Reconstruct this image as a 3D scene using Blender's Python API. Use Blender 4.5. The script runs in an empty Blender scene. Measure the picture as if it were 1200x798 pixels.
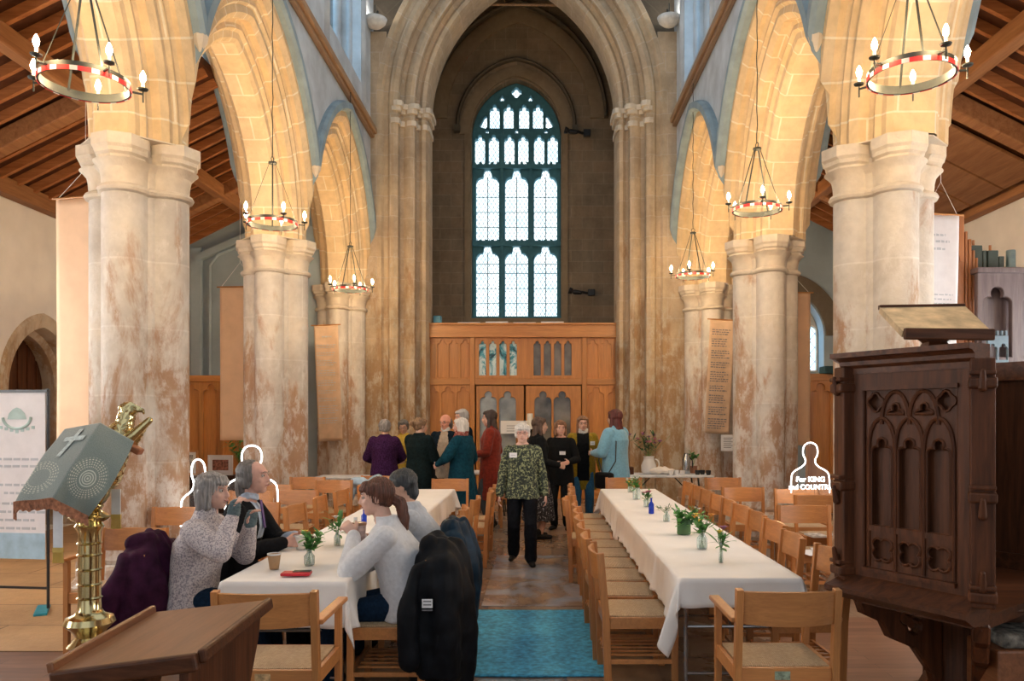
import bpy, bmesh, math, random
import numpy as np
from mathutils import Vector, Matrix, noise
random.seed(7)
PI = math.pi
F, CU, CV, H = 930.0, 631.0, 490.0, 1.65      # lens in pixels of the 1200x798 frame, vanishing point, eye height
scene = bpy.context.scene
COL = scene.collection
V = Vector

def at(u, v, Y):
    return V(((u - CU) * Y / F, Y, H - (v - CV) * Y / F))
def onz(u, v, z):
    Y = (H - z) * F / (v - CV)
    return V(((u - CU) * Y / F, Y, z))

# ------------------------------------------------------------------ mesh building
class MB:
    def __init__(s):
        s.v = []; s.f = []; s.uv = {}; s.mi = []; s.cur = 0
    def face(s, idx, uv=None):
        if uv: s.uv[len(s.f)] = uv
        s.f.append(tuple(idx)); s.mi.append(s.cur)
    def add(s, verts, faces):
        b = len(s.v); s.v += [V(p) for p in verts]
        for f in faces: s.face([b + i for i in f])
        return b
    def box(s, c, d, R=None, ch=0.0):
        c = V(c); hx, hy, hz = d[0]/2, d[1]/2, d[2]/2
        if ch <= 0:
            vs = [V((x*hx, y*hy, z*hz)) for z in (-1, 1) for x, y in ((-1,-1),(1,-1),(1,1),(-1,1))]
            fs = [(3,2,1,0),(4,5,6,7),(0,1,5,4),(1,2,6,5),(2,3,7,6),(3,0,4,7)]
            if R is not None: vs = [R @ p for p in vs]
            s.add([c + p for p in vs], fs); return
        bm = bmesh.new(); bmesh.ops.create_cube(bm, size=1)
        for p in bm.verts: p.co = V((p.co.x*d[0], p.co.y*d[1], p.co.z*d[2]))
        bmesh.ops.bevel(bm, geom=bm.edges[:], offset=ch, segments=2, affect='EDGES', profile=.5)
        bm.verts.index_update()
        vs = [(R @ p.co if R is not None else p.co) + c for p in bm.verts]
        fs = [[q.index for q in f.verts] for f in bm.faces]
        s.add(vs, fs); bm.free()
    def bx(s, x0, x1, y0, y1, z0, z1, ch=0.0):
        s.box(((x0+x1)/2, (y0+y1)/2, (z0+z1)/2), (abs(x1-x0), abs(y1-y0), abs(z1-z0)), None, ch)
    def bar(s, a, b, w, d, up=(0,0,1), ch=0.0):
        a = V(a); b = V(b); z = (b - a); L = z.length; z.normalize()
        x = V(up).cross(z)
        if x.length < 1e-4: x = V((1,0,0)).cross(z)
        if x.length < 1e-4: x = V((0,1,0))
        x.normalize(); y = z.cross(x)
        R = Matrix((x, y, z)).transposed()
        s.box((a + b)/2, (w, d, L), R, ch)
    def loft(s, rings, closed=True, cap=True, uvs=None):
        b = len(s.v); n = len(rings[0])
        for r in rings: s.v += [V(p) for p in r]
        for i in range(len(rings)-1):
            for j in range(n if closed else n-1):
                k = (j+1) % n
                q = (b+i*n+j, b+i*n+k, b+(i+1)*n+k, b+(i+1)*n+j)
                uv = None
                if uvs:
                    us, vs = uvs
                    uv = [(us[j], vs[i]), (us[j+1], vs[i]), (us[j+1], vs[i+1]), (us[j], vs[i+1])]
                s.face(q, uv)
        if cap and closed:
            s.face([b+j for j in range(n)][::-1]); m = b + (len(rings)-1)*n
            s.face([m+j for j in range(n)])
        return b
    def tube(s, pts, r, n=8, cap=True, flat=1.0):
        pts = [V(p) for p in pts]; rings = []
        rs = r if isinstance(r, (list, tuple)) else [r]*len(pts)
        t0 = (pts[1]-pts[0]).normalized()
        up = V((0,0,1)) if abs(t0.z) < .9 else V((1,0,0))
        x = up.cross(t0).normalized()
        for i, p in enumerate(pts):
            t = (pts[min(i+1, len(pts)-1)] - pts[max(i-1, 0)])
            t = t.normalized() if t.length > 1e-9 else t0
            x = (x - t*x.dot(t))
            x = x.normalized() if x.length > 1e-6 else up.cross(t).normalized()
            y = t.cross(x)
            rings.append([p + x*(rs[i]*math.cos(a)) + y*(rs[i]*flat*math.sin(a)) for a in [2*PI*k/n for k in range(n)]])
        s.loft(rings, True, cap)
    def capsule(s, a, b, ra, rb, n=14, sx=1.0, xd=None):
        a = V(a); b = V(b); t = (b-a); L = t.length
        t = t.normalized() if L > 1e-6 else V((0,0,1))
        x = V(xd) if xd is not None else (V((1,0,0)) if abs(t.x) < .8 else V((0,1,0)))
        x = (x - t*x.dot(t)).normalized(); y = t.cross(x); rings = []
        for k in range(5):
            th = -PI/2 + PI/2*k/4*.98 + .03
            rings.append((a + t*(ra*math.sin(th)), ra*math.cos(th)))
        rings.append((a.lerp(b, .33), ra + (rb-ra)*.33)); rings.append((a.lerp(b, .67), ra + (rb-ra)*.67))
        for k in range(5):
            th = PI/2*k/4*.98
            rings.append((b + t*(rb*math.sin(th)), max(rb*math.cos(th), 1e-4)))
        s.loft([[c + x*(r*sx*math.cos(q)) + y*(r*math.sin(q)) for q in [2*PI*k/n for k in range(n)]] for c, r in rings])
    def ball(s, c, r, R=None, n=16, m=10):
        c = V(c); r = (r, r, r) if not isinstance(r, (tuple, list)) else r; rings = []
        for i in range(m+1):
            th = -PI/2 + PI*(i+.0)/m
            th = max(min(th, PI/2-.03), -PI/2+.03)
            ring = []
            for k in range(n):
                a = 2*PI*k/n
                p = V((r[0]*math.cos(th)*math.cos(a), r[1]*math.cos(th)*math.sin(a), r[2]*math.sin(th)))
                ring.append(c + (R @ p if R is not None else p))
            rings.append(ring)
        s.loft(rings)
    def lathe(s, prof, c=(0,0,0), n=24, R=None, cap=True):
        c = V(c); rings = []
        for r, z in prof:
            ring = []
            for k in range(n):
                p = V((r*math.cos(2*PI*k/n), r*math.sin(2*PI*k/n), z))
                ring.append(c + (R @ p if R is not None else p))
            rings.append(ring)
        s.loft(rings, True, cap)
    def grid(s, fn, nu, nv, uv=True):
        b = len(s.v)
        for j in range(nv+1):
            for i in range(nu+1): s.v.append(V(fn(i/nu, j/nv)))
        for j in range(nv):
            for i in range(nu):
                a = b + j*(nu+1) + i
                s.face((a, a+1, a+nu+2, a+nu+1), [(i/nu, j/nv), ((i+1)/nu, j/nv), ((i+1)/nu, (j+1)/nv), (i/nu, (j+1)/nv)] if uv else None)
    def mesh(s, name, smooth=False, angle=None):
        me = bpy.data.meshes.new(name)
        me.from_pydata([tuple(p) for p in s.v], [], s.f)
        if s.uv:
            ul = me.uv_layers.new(name='UVMap')
            for p in me.polygons:
                u = s.uv.get(p.index)
                if u:
                    for k, li in enumerate(p.loop_indices): ul.data[li].uv = u[k]
        me.polygons.foreach_set('material_index', s.mi)
        me.validate()
        if smooth or angle is not None:
            me.polygons.foreach_set('use_smooth', [True]*len(me.polygons))
            if angle is not None: me.set_sharp_from_angle(angle=math.radians(angle))
        me.update()
        return me
    def build(s, name, mats, parent=None, smooth=False, angle=None, loc=None):
        me = s.mesh(name, smooth, angle)
        for m in (mats if isinstance(mats, (list, tuple)) else [mats]): me.materials.append(m)
        return link(name, me, parent, loc)

def link(name, me, parent=None, loc=None):
    o = bpy.data.objects.new(name, me); COL.objects.link(o)
    if parent is not None: o.parent = parent
    if loc is not None: o.location = loc
    return o
def empty(name, loc=(0,0,0), rz=0.0):
    o = bpy.data.objects.new(name, None); COL.objects.link(o)
    o.location = loc; o.rotation_euler = (0, 0, rz); o.empty_display_size = .1
    return o
def tag(o, label=None, cat=None, group=None, kind=None):
    if label: o['label'] = label
    if cat: o['category'] = cat
    if group: o['group'] = group
    if kind: o['kind'] = kind
    return o
def thing(name, label, cat, loc=(0,0,0), rz=0.0, group=None):
    return tag(empty(name, loc, rz), label, cat, group)
def struct(o): o['kind'] = 'structure'; return o
def copy_tree(o, parent=None):
    c = o.copy(); COL.objects.link(c)
    if parent is not None: c.parent = parent
    for ch in list(o.children): copy_tree(ch, c)
    return c

def plate(outer, holes, depth, frame, bevel=0.0):
    """flat piece with openings; frame = (origin, xdir, ydir); thickness goes both ways of the plane"""
    cu = bpy.data.curves.new('tmp', 'CURVE'); cu.dimensions = '2D'; cu.fill_mode = 'BOTH'
    for poly in [outer] + list(holes):
        sp = cu.splines.new('POLY'); sp.points.add(len(poly)-1); sp.use_cyclic_u = True
        for i, p in enumerate(poly): sp.points[i].co = (p[0], p[1], 0, 1)
    cu.extrude = max(depth/2 - bevel, 0.0005); cu.bevel_depth = bevel; cu.bevel_resolution = 0
    if bevel: cu.offset = -bevel
    ob = bpy.data.objects.new('tmp', cu); COL.objects.link(ob)
    dg = bpy.context.evaluated_depsgraph_get(); dg.update()
    me = bpy.data.meshes.new_from_object(ob.evaluated_get(dg))
    bpy.data.objects.remove(ob); bpy.data.curves.remove(cu)
    o, xd, yd = V(frame[0]), V(frame[1]), V(frame[2]); zd = xd.cross(yd)
    for vv in me.vertices: c = vv.co.copy(); vv.co = o + xd*c.x + yd*c.y + zd*c.z
    fs = [tuple(p.vertices) for p in me.polygons]; vs = [vv.co.copy() for vv in me.vertices]
    bpy.data.meshes.remove(me)
    return vs, fs
def add_plate(mb, outer, holes, depth, frame, bevel=0.0):
    vs, fs = plate(outer, holes, depth, frame, bevel)
    mb.add(vs, fs)
XZ = lambda y, x=0, z=0: (V((x, y, z)), V((1,0,0)), V((0,0,1)))
YZ = lambda x, y=0, z=0: (V((x, y, z)), V((0,1,0)), V((0,0,1)))

def remeshed(mb, name, mats, parent, voxel=.008, smooth=4, push=None, factor=.5):
    me = mb.mesh('tmp'); ob = bpy.data.objects.new('tmp', me); COL.objects.link(ob)
    m = ob.modifiers.new('r', 'REMESH'); m.mode = 'VOXEL'; m.voxel_size = voxel; m.adaptivity = 0
    if smooth:
        m = ob.modifiers.new('s', 'SMOOTH'); m.iterations = smooth; m.factor = factor
    dg = bpy.context.evaluated_depsgraph_get(); dg.update()
    out = bpy.data.meshes.new_from_object(ob.evaluated_get(dg)); out.name = name
    bpy.data.objects.remove(ob); bpy.data.meshes.remove(me)
    if push:
        ns = [vv.normal.copy() for vv in out.vertices]
        for vv, nn in zip(out.vertices, ns):
            d = push(vv.co, nn)
            vv.co = vv.co + (nn*d if isinstance(d, float) else d)
    out.polygons.foreach_set('use_smooth', [True]*len(out.polygons))
    out.materials.clear()
    for mm in (mats if isinstance(mats, (list, tuple)) else [mats]): out.materials.append(mm)
    return link(name, out, parent)

# ------------------------------------------------------------------ outlines
def lobes(shapes, n):
    """outline of a union of circles (cx,cy,r) and octagons (cx,cy,r,'o') seen from the origin"""
    out = []
    for k in range(n):
        a = 2*PI*k/n; d = (math.cos(a), math.sin(a)); best = 0
        for s in shapes:
            cx, cy, r = s[:3]
            if len(s) == 3:
                bq = d[0]*cx + d[1]*cy; cq = cx*cx + cy*cy - r*r; dq = bq*bq - cq
                if dq > 0: best = max(best, bq + math.sqrt(dq))
            else:
                t = 1e9; lo = 0; ok = True
                for q in range(8):
                    qa = PI/8 + q*PI/4; nx, ny = math.cos(qa), math.sin(qa)
                    dist = r - (-(cx*nx + cy*ny)) if False else r + cx*nx + cy*ny
                    den = d[0]*nx + d[1]*ny
                    if den > 1e-9: t = min(t, dist/den)
                    elif dist < 0 and abs(den) < 1e-9: ok = False
                    elif den < -1e-9: lo = max(lo, dist/den)
                if ok and t < 1e8 and t > lo: best = max(best, t)
        out.append((best*d[0], best*d[1]))
    return out
def cusped(cx, z0, zs, w, kind='tre', n=22):
    """a light with a trefoiled head: straight sides to zs, three lobes above"""
    pts = [(cx - w/2, z0), (cx + w/2, z0)]
    if kind == 'tre': cs = [(-w*.27, 0, w*.23), (w*.27, 0, w*.23), (0, w*.36, w*.22), (0, .12*w, w*.2)]
    elif kind == 'ogee': cs = [(-w*.2, 0, w*.3), (w*.2, 0, w*.3), (0, w*.5, w*.16), (0, .3*w, w*.2)]
    for k in range(n+1):
        a = PI*k/n; d = (math.cos(a), math.sin(a)); best = 0
        for x, y, r in cs:
            bq = d[0]*x + d[1]*y; dq = bq*bq - (x*x + y*y - r*r)
            if dq > 0: best = max(best, bq + math.sqrt(dq))
        pts.append((cx + best*d[0], zs + best*d[1]))
    return pts
def quatre(cx, cz, r, n=28, k4=4, ph=0.0):
    pts = []
    for k in range(n):
        a = 2*PI*k/n; best = 0
        for q in range(k4):
            qa = ph + q*2*PI/k4
            x, y, rr = r*.5*math.cos(qa), r*.5*math.sin(qa), r*.46
            bq = math.cos(a)*x + math.sin(a)*y; dq = bq*bq - (x*x + y*y - rr*rr)
            if dq > 0: best = max(best, bq + math.sqrt(dq))
        best = max(best, r*.3)
        pts.append((cx + best*math.cos(a), cz + best*math.sin(a)))
    return pts
def pointed(cx, z0, zs, half, rise, n=10):
    """pointed arch outline from the sill up and over, anticlockwise"""
    R = (half*half + rise*rise)/(2*half); c = R - half
    pts = [(cx - half, z0), (cx + half, z0)]
    amax = math.atan2(rise, c)
    for k in range(n+1):
        a = amax*k/n; pts.append((cx - c + R*math.cos(a), zs + R*math.sin(a)))
    for k in range(n-1, -1, -1):
        a = amax*k/n; pts.append((cx + c - R*math.cos(a), zs + R*math.sin(a)))
    return pts

# ------------------------------------------------------------------ materials
def new_mat(name):
    m = bpy.data.materials.new(name); m.use_nodes = True; nt = m.node_tree
    b = nt.nodes['Principled BSDF']; return m, nt, b
def nd(nt, t, **kw):
    n = nt.nodes.new(t)
    for k, v in kw.items():
        if k in n.inputs: n.inputs[k].default_value = v
        else: setattr(n, k, v)
    return n
def rgb(c): return (c[0], c[1], c[2], 1)
def ramp(nt, src, stops):
    r = nt.nodes.new('ShaderNodeValToRGB'); el = r.color_ramp.elements
    while len(el) < len(stops): el.new(.5)
    for e, (p, c) in zip(el, stops): e.position = p; e.color = rgb(c) if isinstance(c, tuple) else (c, c, c, 1)
    nt.links.new(src, r.inputs[0]); return r
def mix(nt, fac, a, b, mode='MIX'):
    m = nt.nodes.new('ShaderNodeMix'); m.data_type = 'RGBA'; m.blend_type = mode
    for i, s in ((0, fac), (6, a), (7, b)):
        if hasattr(s, 'is_output') or hasattr(s, 'links'): nt.links.new(s, m.inputs[i])
        else: m.inputs[i].default_value = rgb(s) if isinstance(s, tuple) else s
    return m.outputs[2]
def coords(nt, kind='Object', scale=(1,1,1)):
    tc = nt.nodes.new('ShaderNodeTexCoord'); mp = nt.nodes.new('ShaderNodeMapping'); mp.inputs['Scale'].default_value = scale
    if kind == 'Position':
        g = nt.nodes.new('ShaderNodeNewGeometry'); nt.links.new(g.outputs['Position'], mp.inputs[0])
    else: nt.links.new(tc.outputs[kind], mp.inputs[0])
    return mp.outputs[0]
def noise_n(nt, vec, scale, detail=4, rough=.55, dist=0.0):
    n = nd(nt, 'ShaderNodeTexNoise', Scale=scale, Detail=detail, Roughness=rough, Distortion=dist)
    nt.links.new(vec, n.inputs['Vector']); return n.outputs['Fac']
def bump(nt, b, h, strength=.3, dist=.01):
    n = nd(nt, 'ShaderNodeBump', Strength=strength, Distance=dist); nt.links.new(h, n.inputs['Height'])
    nt.links.new(n.outputs[0], b.inputs['Normal'])
def simple(name, c, rough=.6, metal=0.0, var=.12, scale=8, bmp=0.0, coord='Object', spec=.5, sheen=0.0, stretch=(1,1,1), coat=0.0):
    m, nt, b = new_mat(name); vec = coords(nt, coord, stretch)
    f = noise_n(nt, vec, scale)
    lo = tuple(max(0, x*(1-var*1.6)) for x in c); hi = tuple(min(1, x*(1+var*1.6)) for x in c)
    r = ramp(nt, f, [(.3, lo), (.7, hi)]); nt.links.new(r.outputs[0], b.inputs['Base Color'])
    b.inputs['Roughness'].default_value = rough; b.inputs['Metallic'].default_value = metal
    b.inputs['Specular IOR Level'].default_value = spec
    if sheen: b.inputs['Sheen Weight'].default_value = sheen
    if coat: b.inputs['Coat Weight'].default_value = coat; b.inputs['Coat Roughness'].default_value = .15
    if bmp: bump(nt, b, noise_n(nt, vec, scale*3), bmp)
    return m
def wood(name, c, dark, rough=.4, scale=1.0, axis='z', contrast=1.0, coat=.2):
    m, nt, b = new_mat(name)
    st = {'z': (9, 9, .7), 'x': (.7, 9, 9), 'y': (9, .7, 9)}[axis]
    vec = coords(nt, 'Object', tuple(s*scale for s in st))
    f = noise_n(nt, vec, 3.0, 5, .6, .6); g = noise_n(nt, vec, 14.0, 2)
    r = ramp(nt, f, [(.5-.22/contrast, dark), (.5+.2/contrast, c)])
    oi = nt.nodes.new('ShaderNodeObjectInfo')
    r2 = ramp(nt, oi.outputs['Random'], [(0, (.82,.82,.82)), (1, (1.12,1.08,1.04))])
    o = mix(nt, 1.0, r.outputs[0], r2.outputs[0], 'MULTIPLY')
    o2 = mix(nt, .25, o, ramp(nt, g, [(.35, (.5,.5,.5)), (.65, (1,1,1))]).outputs[0], 'MULTIPLY')
    nt.links.new(o2, b.inputs['Base Color']); b.inputs['Roughness'].default_value = rough
    b.inputs['Coat Weight'].default_value = coat; b.inputs['Coat Roughness'].default_value = .25
    bump(nt, b, g, .08)
    return m
def stone(name, c1, c2, mortar, bw=.62, bh=.31, stains=0.0, top=3.6, stainc=(.33,.13,.07), damp=(.55,.52,.47), uv=True, msize=.010, grime=0.0, rough=.85):
    m, nt, b = new_mat(name); L = nt.links.new
    pos = coords(nt, 'Position')
    bv = coords(nt, 'UV') if uv else pos
    br = nd(nt, 'ShaderNodeTexBrick', Scale=1.0)
    br.inputs['Brick Width'].default_value = bw; br.inputs['Row Height'].default_value = bh
    br.inputs['Mortar Size'].default_value = msize; br.inputs['Mortar Smooth'].default_value = .3
    br.inputs['Bias'].default_value = 0
    br.inputs['Color1'].default_value = rgb(c1); br.inputs['Color2'].default_value = rgb(c2); br.inputs['Mortar'].default_value = rgb(mortar)
    L(bv, br.inputs['Vector'])
    n1 = noise_n(nt, pos, 1.3, 5, .6, .3); n2 = noise_n(nt, pos, 9, 4, .6); n3 = noise_n(nt, pos, 34, 3, .6)
    col = mix(nt, .55, br.outputs['Color'], ramp(nt, n1, [(.3, (.62,.58,.55)), (.55, (1,1,1)), (.75, (1.1,1.0,.85))]).outputs[0], 'MULTIPLY')
    col = mix(nt, .35, col, ramp(nt, n2, [(.3, (.7,.68,.66)), (.65, (1.1,1.1,1.1))]).outputs[0], 'MULTIPLY')
    if stains:
        sep = nt.nodes.new('ShaderNodeSeparateXYZ'); L(pos, sep.inputs[0])
        hm = nd(nt, 'ShaderNodeMapRange'); hm.inputs[1].default_value = top; hm.inputs[2].default_value = top*.25
        L(sep.outputs[2], hm.inputs[0])
        ps = coords(nt, 'Position', (1.6, 1.6, .55))
        s1 = noise_n(nt, ps, 1.5, 6, .68, .4)
        ad = nd(nt, 'ShaderNodeMath', operation='ADD'); ml = nd(nt, 'ShaderNodeMath', operation='MULTIPLY'); ml.inputs[1].default_value = .26
        L(hm.outputs[0], ml.inputs[0]); L(ml.outputs[0], ad.inputs[0]); L(s1, ad.inputs[1])
        sm = ramp(nt, ad.outputs[0], [(.62, 0.0), (.74, 1.0)])
        fm = nd(nt, 'ShaderNodeMath', operation='MULTIPLY'); fm.inputs[1].default_value = stains; L(sm.outputs[0], fm.inputs[0])
        sc = mix(nt, noise_n(nt, pos, 3.1, 3), stainc, (.42,.26,.11))
        col = mix(nt, fm.outputs[0], col, sc)
        # pale salts and lime bloom over the stains
        s2 = noise_n(nt, coords(nt, 'Position', (1, 1, .5)), 6.5, 6, .75)
        ad2 = nd(nt, 'ShaderNodeMath', operation='ADD'); ml2 = nd(nt, 'ShaderNodeMath', operation='MULTIPLY'); ml2.inputs[1].default_value = .12
        L(hm.outputs[0], ml2.inputs[0]); L(ml2.outputs[0], ad2.inputs[0]); L(s2, ad2.inputs[1])
        f2 = ramp(nt, ad2.outputs[0], [(.58, 0.0), (.7, .8)])
        col = mix(nt, f2.outputs[0], col, damp)
    if grime:
        g = noise_n(nt, coords(nt, 'Position', (1, 1, .35)), 2.2, 6, .7, .3)
        gm = ramp(nt, g, [(.42, 0.0), (.66, grime)])
        col = mix(nt, gm.outputs[0], col, (.10,.085,.06))
    L(col, b.inputs['Base Color']); b.inputs['Roughness'].default_value = rough
    b.inputs['Specular IOR Level'].default_value = .25
    hh = nd(nt, 'ShaderNodeMath', operation='SUBTRACT'); L(n3, hh.inputs[0]); L(br.outputs['Fac'], hh.inputs[1])
    bump(nt, b, hh.outputs[0], .35, .012)
    return m
def emis(name, c, s, black=False):
    m, nt, b = new_mat(name)
    b.inputs['Base Color'].default_value = rgb((0.02,.02,.02) if black else c); b.inputs['Emission Color'].default_value = rgb(c)
    b.inputs['Emission Strength'].default_value = s
    return m
def glass(name, c=(1,1,1), rough=.02, alpha=.35):
    m, nt, b = new_mat(name)
    tr = nt.nodes.new('ShaderNodeBsdfTransparent'); tr.inputs[0].default_value = rgb(c)
    mx = nt.nodes.new('ShaderNodeMixShader')
    fr = nd(nt, 'ShaderNodeFresnel', IOR=1.45)
    ad = nd(nt, 'ShaderNodeMath', operation='ADD'); ad.inputs[1].default_value = alpha; ad.use_clamp = True
    nt.links.new(fr.outputs[0], ad.inputs[0]); nt.links.new(ad.outputs[0], mx.inputs[0])
    nt.links.new(tr.outputs[0], mx.inputs[1]); nt.links.new(b.outputs[0], mx.inputs[2])
    b.inputs['Base Color'].default_value = rgb(c); b.inputs['Roughness'].default_value = rough
    nt.links.new(mx.outputs[0], nt.nodes['Material Output'].inputs[0])
    return m
def leaded(name, c, strength, sx=7.0, sy=5.0, sky=(.7,.9,1), line=.07):
    """leaded quarries: a diamond lattice of lead over bright daylight glass, in UV metres"""
    m, nt, b = new_mat(name); L = nt.links.new
    uvn = coords(nt, 'UV', (sx, sy, 1)); sep = nt.nodes.new('ShaderNodeSeparateXYZ'); L(uvn, sep.inputs[0])
    outs = []
    for op in ('ADD', 'SUBTRACT'):
        a = nd(nt, 'ShaderNodeMath', operation=op); L(sep.outputs[0], a.inputs[0]); L(sep.outputs[1], a.inputs[1])
        f = nd(nt, 'ShaderNodeMath', operation='FRACT'); L(a.outputs[0], f.inputs[0])
        s = nd(nt, 'ShaderNodeMath', operation='SUBTRACT'); s.inputs[1].default_value = .5; L(f.outputs[0], s.inputs[0])
        q = nd(nt, 'ShaderNodeMath', operation='ABSOLUTE'); L(s.outputs[0], q.inputs[0])
        g = nd(nt, 'ShaderNodeMath', operation='LESS_THAN'); g.inputs[1].default_value = line; L(q.outputs[0], g.inputs[0])
        outs.append(g.outputs[0])
    mx = nd(nt, 'ShaderNodeMath', operation='MAXIMUM'); L(outs[0], mx.inputs[0]); L(outs[1], mx.inputs[1])
    n = noise_n(nt, coords(nt, 'Position'), 3.0, 2)
    sk = ramp(nt, n, [(.35, sky), (.65, c)])
    col = mix(nt, mx.outputs[0], sk.outputs[0], tuple(x*.12 for x in c))
    L(col, b.inputs['Emission Color']); b.inputs['Emission Strength'].default_value = strength
    b.inputs['Base Color'].default_value = (.03,.04,.05,1); b.inputs['Roughness'].default_value = .3
    return m
M = {}
M['arch'] = stone('arcade_limestone', (.76,.57,.33), (.72,.56,.36), (.84,.74,.56), .7, .36, msize=.012)
M['pier'] = stone('pier_limestone', (.66,.61,.54), (.61,.57,.52), (.72,.68,.62), 3.0, .62, stains=.8, top=3.9, stainc=(.36,.15,.085), damp=(.70,.66,.61))
M['cap'] = stone('capital_limestone', (.70,.62,.50), (.68,.60,.49), (.68,.60,.49), 9, 9)
M['plaster'] = simple('grey_lime_plaster', (.50,.54,.57), .9, var=.13, scale=2.2, bmp=.2, coord='Position')
M['white_plaster'] = simple('white_lime_plaster', (.80,.76,.71), .9, var=.05, scale=1.6, bmp=.12, coord='Position')
M['aisle_blue'] = simple('blue_grey_limewash', (.34,.42,.47), .9, var=.10, scale=1.2, bmp=.12, coord='Position')
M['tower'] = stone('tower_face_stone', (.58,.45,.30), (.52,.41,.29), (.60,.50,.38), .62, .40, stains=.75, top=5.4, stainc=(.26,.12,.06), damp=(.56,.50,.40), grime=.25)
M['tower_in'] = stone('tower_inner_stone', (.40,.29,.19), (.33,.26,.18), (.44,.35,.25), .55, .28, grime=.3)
M['tower_rib'] = stone('tower_hood_stone', (.50,.37,.24), (.46,.34,.22), (.38,.29,.19), .5, .3)
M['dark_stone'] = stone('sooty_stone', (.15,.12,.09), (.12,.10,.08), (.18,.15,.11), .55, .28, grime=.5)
M['tracery'] = simple('window_tracery_stone', (.07,.24,.31), .7, var=.1, scale=10)  # grey stone with the teal daylight glare put into its colour
M['rail_wood'] = wood('old_string_course_oak', (.42,.26,.14), (.25,.14,.07), .6, 1, 'y')
M['roof_board'] = wood('dark_roof_boards', (.11,.038,.016), (.05,.017,.008), .6, .5, 'x', coat=.0)
M['joist'] = wood('roof_rafter_oak', (.46,.19,.07), (.28,.10,.035), .6, .8, 'x', coat=.0)
M['beam'] = wood('roof_beam_oak', (.42,.20,.085), (.26,.11,.045), .6, .5, 'y', coat=.0)
M['oak'] = wood('light_oak_panelling', (.64,.28,.07), (.46,.18,.04), .38, .6, 'z')
M['oak_x'] = wood('light_oak_rail', (.66,.30,.08), (.48,.19,.045), .38, .6, 'x')
M['chair'] = wood('beech_chair_wood', (.62,.27,.085), (.46,.185,.055), .38, 1.0, 'z', .9)
M['chair_x'] = wood('beech_chair_back', (.64,.28,.09), (.48,.195,.06), .36, 1.0, 'x', .9)
M['darkwood'] = wood('dark_carved_oak', (.135,.046,.018), (.042,.015,.007), .48, 1.0, 'z', coat=.0)
M['darkwood_x'] = wood('dark_carved_oak_rail', (.135,.046,.018), (.042,.015,.007), .44, 1.0, 'x', coat=.04)
M['desk'] = wood('polished_desk_oak', (.30,.115,.045), (.17,.06,.022), .36, 1.2, 'y', coat=.15)
M['iron'] = simple('black_iron', (.05,.055,.05), .5, .7, .2)
M['steel'] = simple('chrome_table_leg', (.5,.52,.55), .25, 1.0, .05)
M['brass'] = simple('polished_brass', (.62,.50,.25), .16, 1.0, .08, 5)
M['white_cloth'] = simple('white_table_linen', (.86,.82,.78), .85, var=.02, scale=5, bmp=.05, sheen=.2)
M['candle'] = simple('candle_sleeve', (.8,.78,.7), .5, var=.03)
M['bulb'] = emis('lit_candle_bulb', (1.0,.80,.52), 55)
M['black'] = simple('black_plastic', (.02,.02,.022), .4, var=.2)
M['paper'] = simple('white_paper', (.85,.86,.88), .7, var=.02)
M['ink'] = simple('grey_ink', (.18,.18,.2), .7, var=.05)
M['palink'] = simple('faint_grey_ink', (.50,.52,.56), .7, var=.05)
def rush():
    m, nt, b = new_mat('woven_rush_seat'); L = nt.links.new
    v = coords(nt, 'Object'); sep = nt.nodes.new('ShaderNodeSeparateXYZ'); L(v, sep.inputs[0])
    ax = nd(nt, 'ShaderNodeMath', operation='ABSOLUTE'); L(sep.outputs[0], ax.inputs[0])
    ay = nd(nt, 'ShaderNodeMath', operation='ABSOLUTE'); L(sep.outputs[1], ay.inputs[0])
    gt = nd(nt, 'ShaderNodeMath', operation='GREATER_THAN'); L(ax.outputs[0], gt.inputs[0]); L(ay.outputs[0], gt.inputs[1])
    mxx = nt.nodes.new('ShaderNodeMix'); L(gt.outputs[0], mxx.inputs[0]); L(sep.outputs[0], mxx.inputs[2]); L(sep.outputs[1], mxx.inputs[3])
    ad = nd(nt, 'ShaderNodeMath', operation='MULTIPLY'); ad.inputs[1].default_value = 620; L(mxx.outputs[0], ad.inputs[0])
    si = nd(nt, 'ShaderNodeMath', operation='SINE'); L(ad.outputs[0], si.inputs[0])
    n = noise_n(nt, v, 60, 3)
    c = mix(nt, n, (.36,.22,.11), (.68,.50,.30))
    c = mix(nt, .35, c, ramp(nt, si.outputs[0], [(0, (.55,.55,.55)), (.6, (1,1,1))]).outputs[0], 'MULTIPLY')
    L(c, b.inputs['Base Color']); b.inputs['Roughness'].default_value = .7; bump(nt, b, si.outputs[0], .4, .004)
    return m
M['rush'] = rush()
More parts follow.
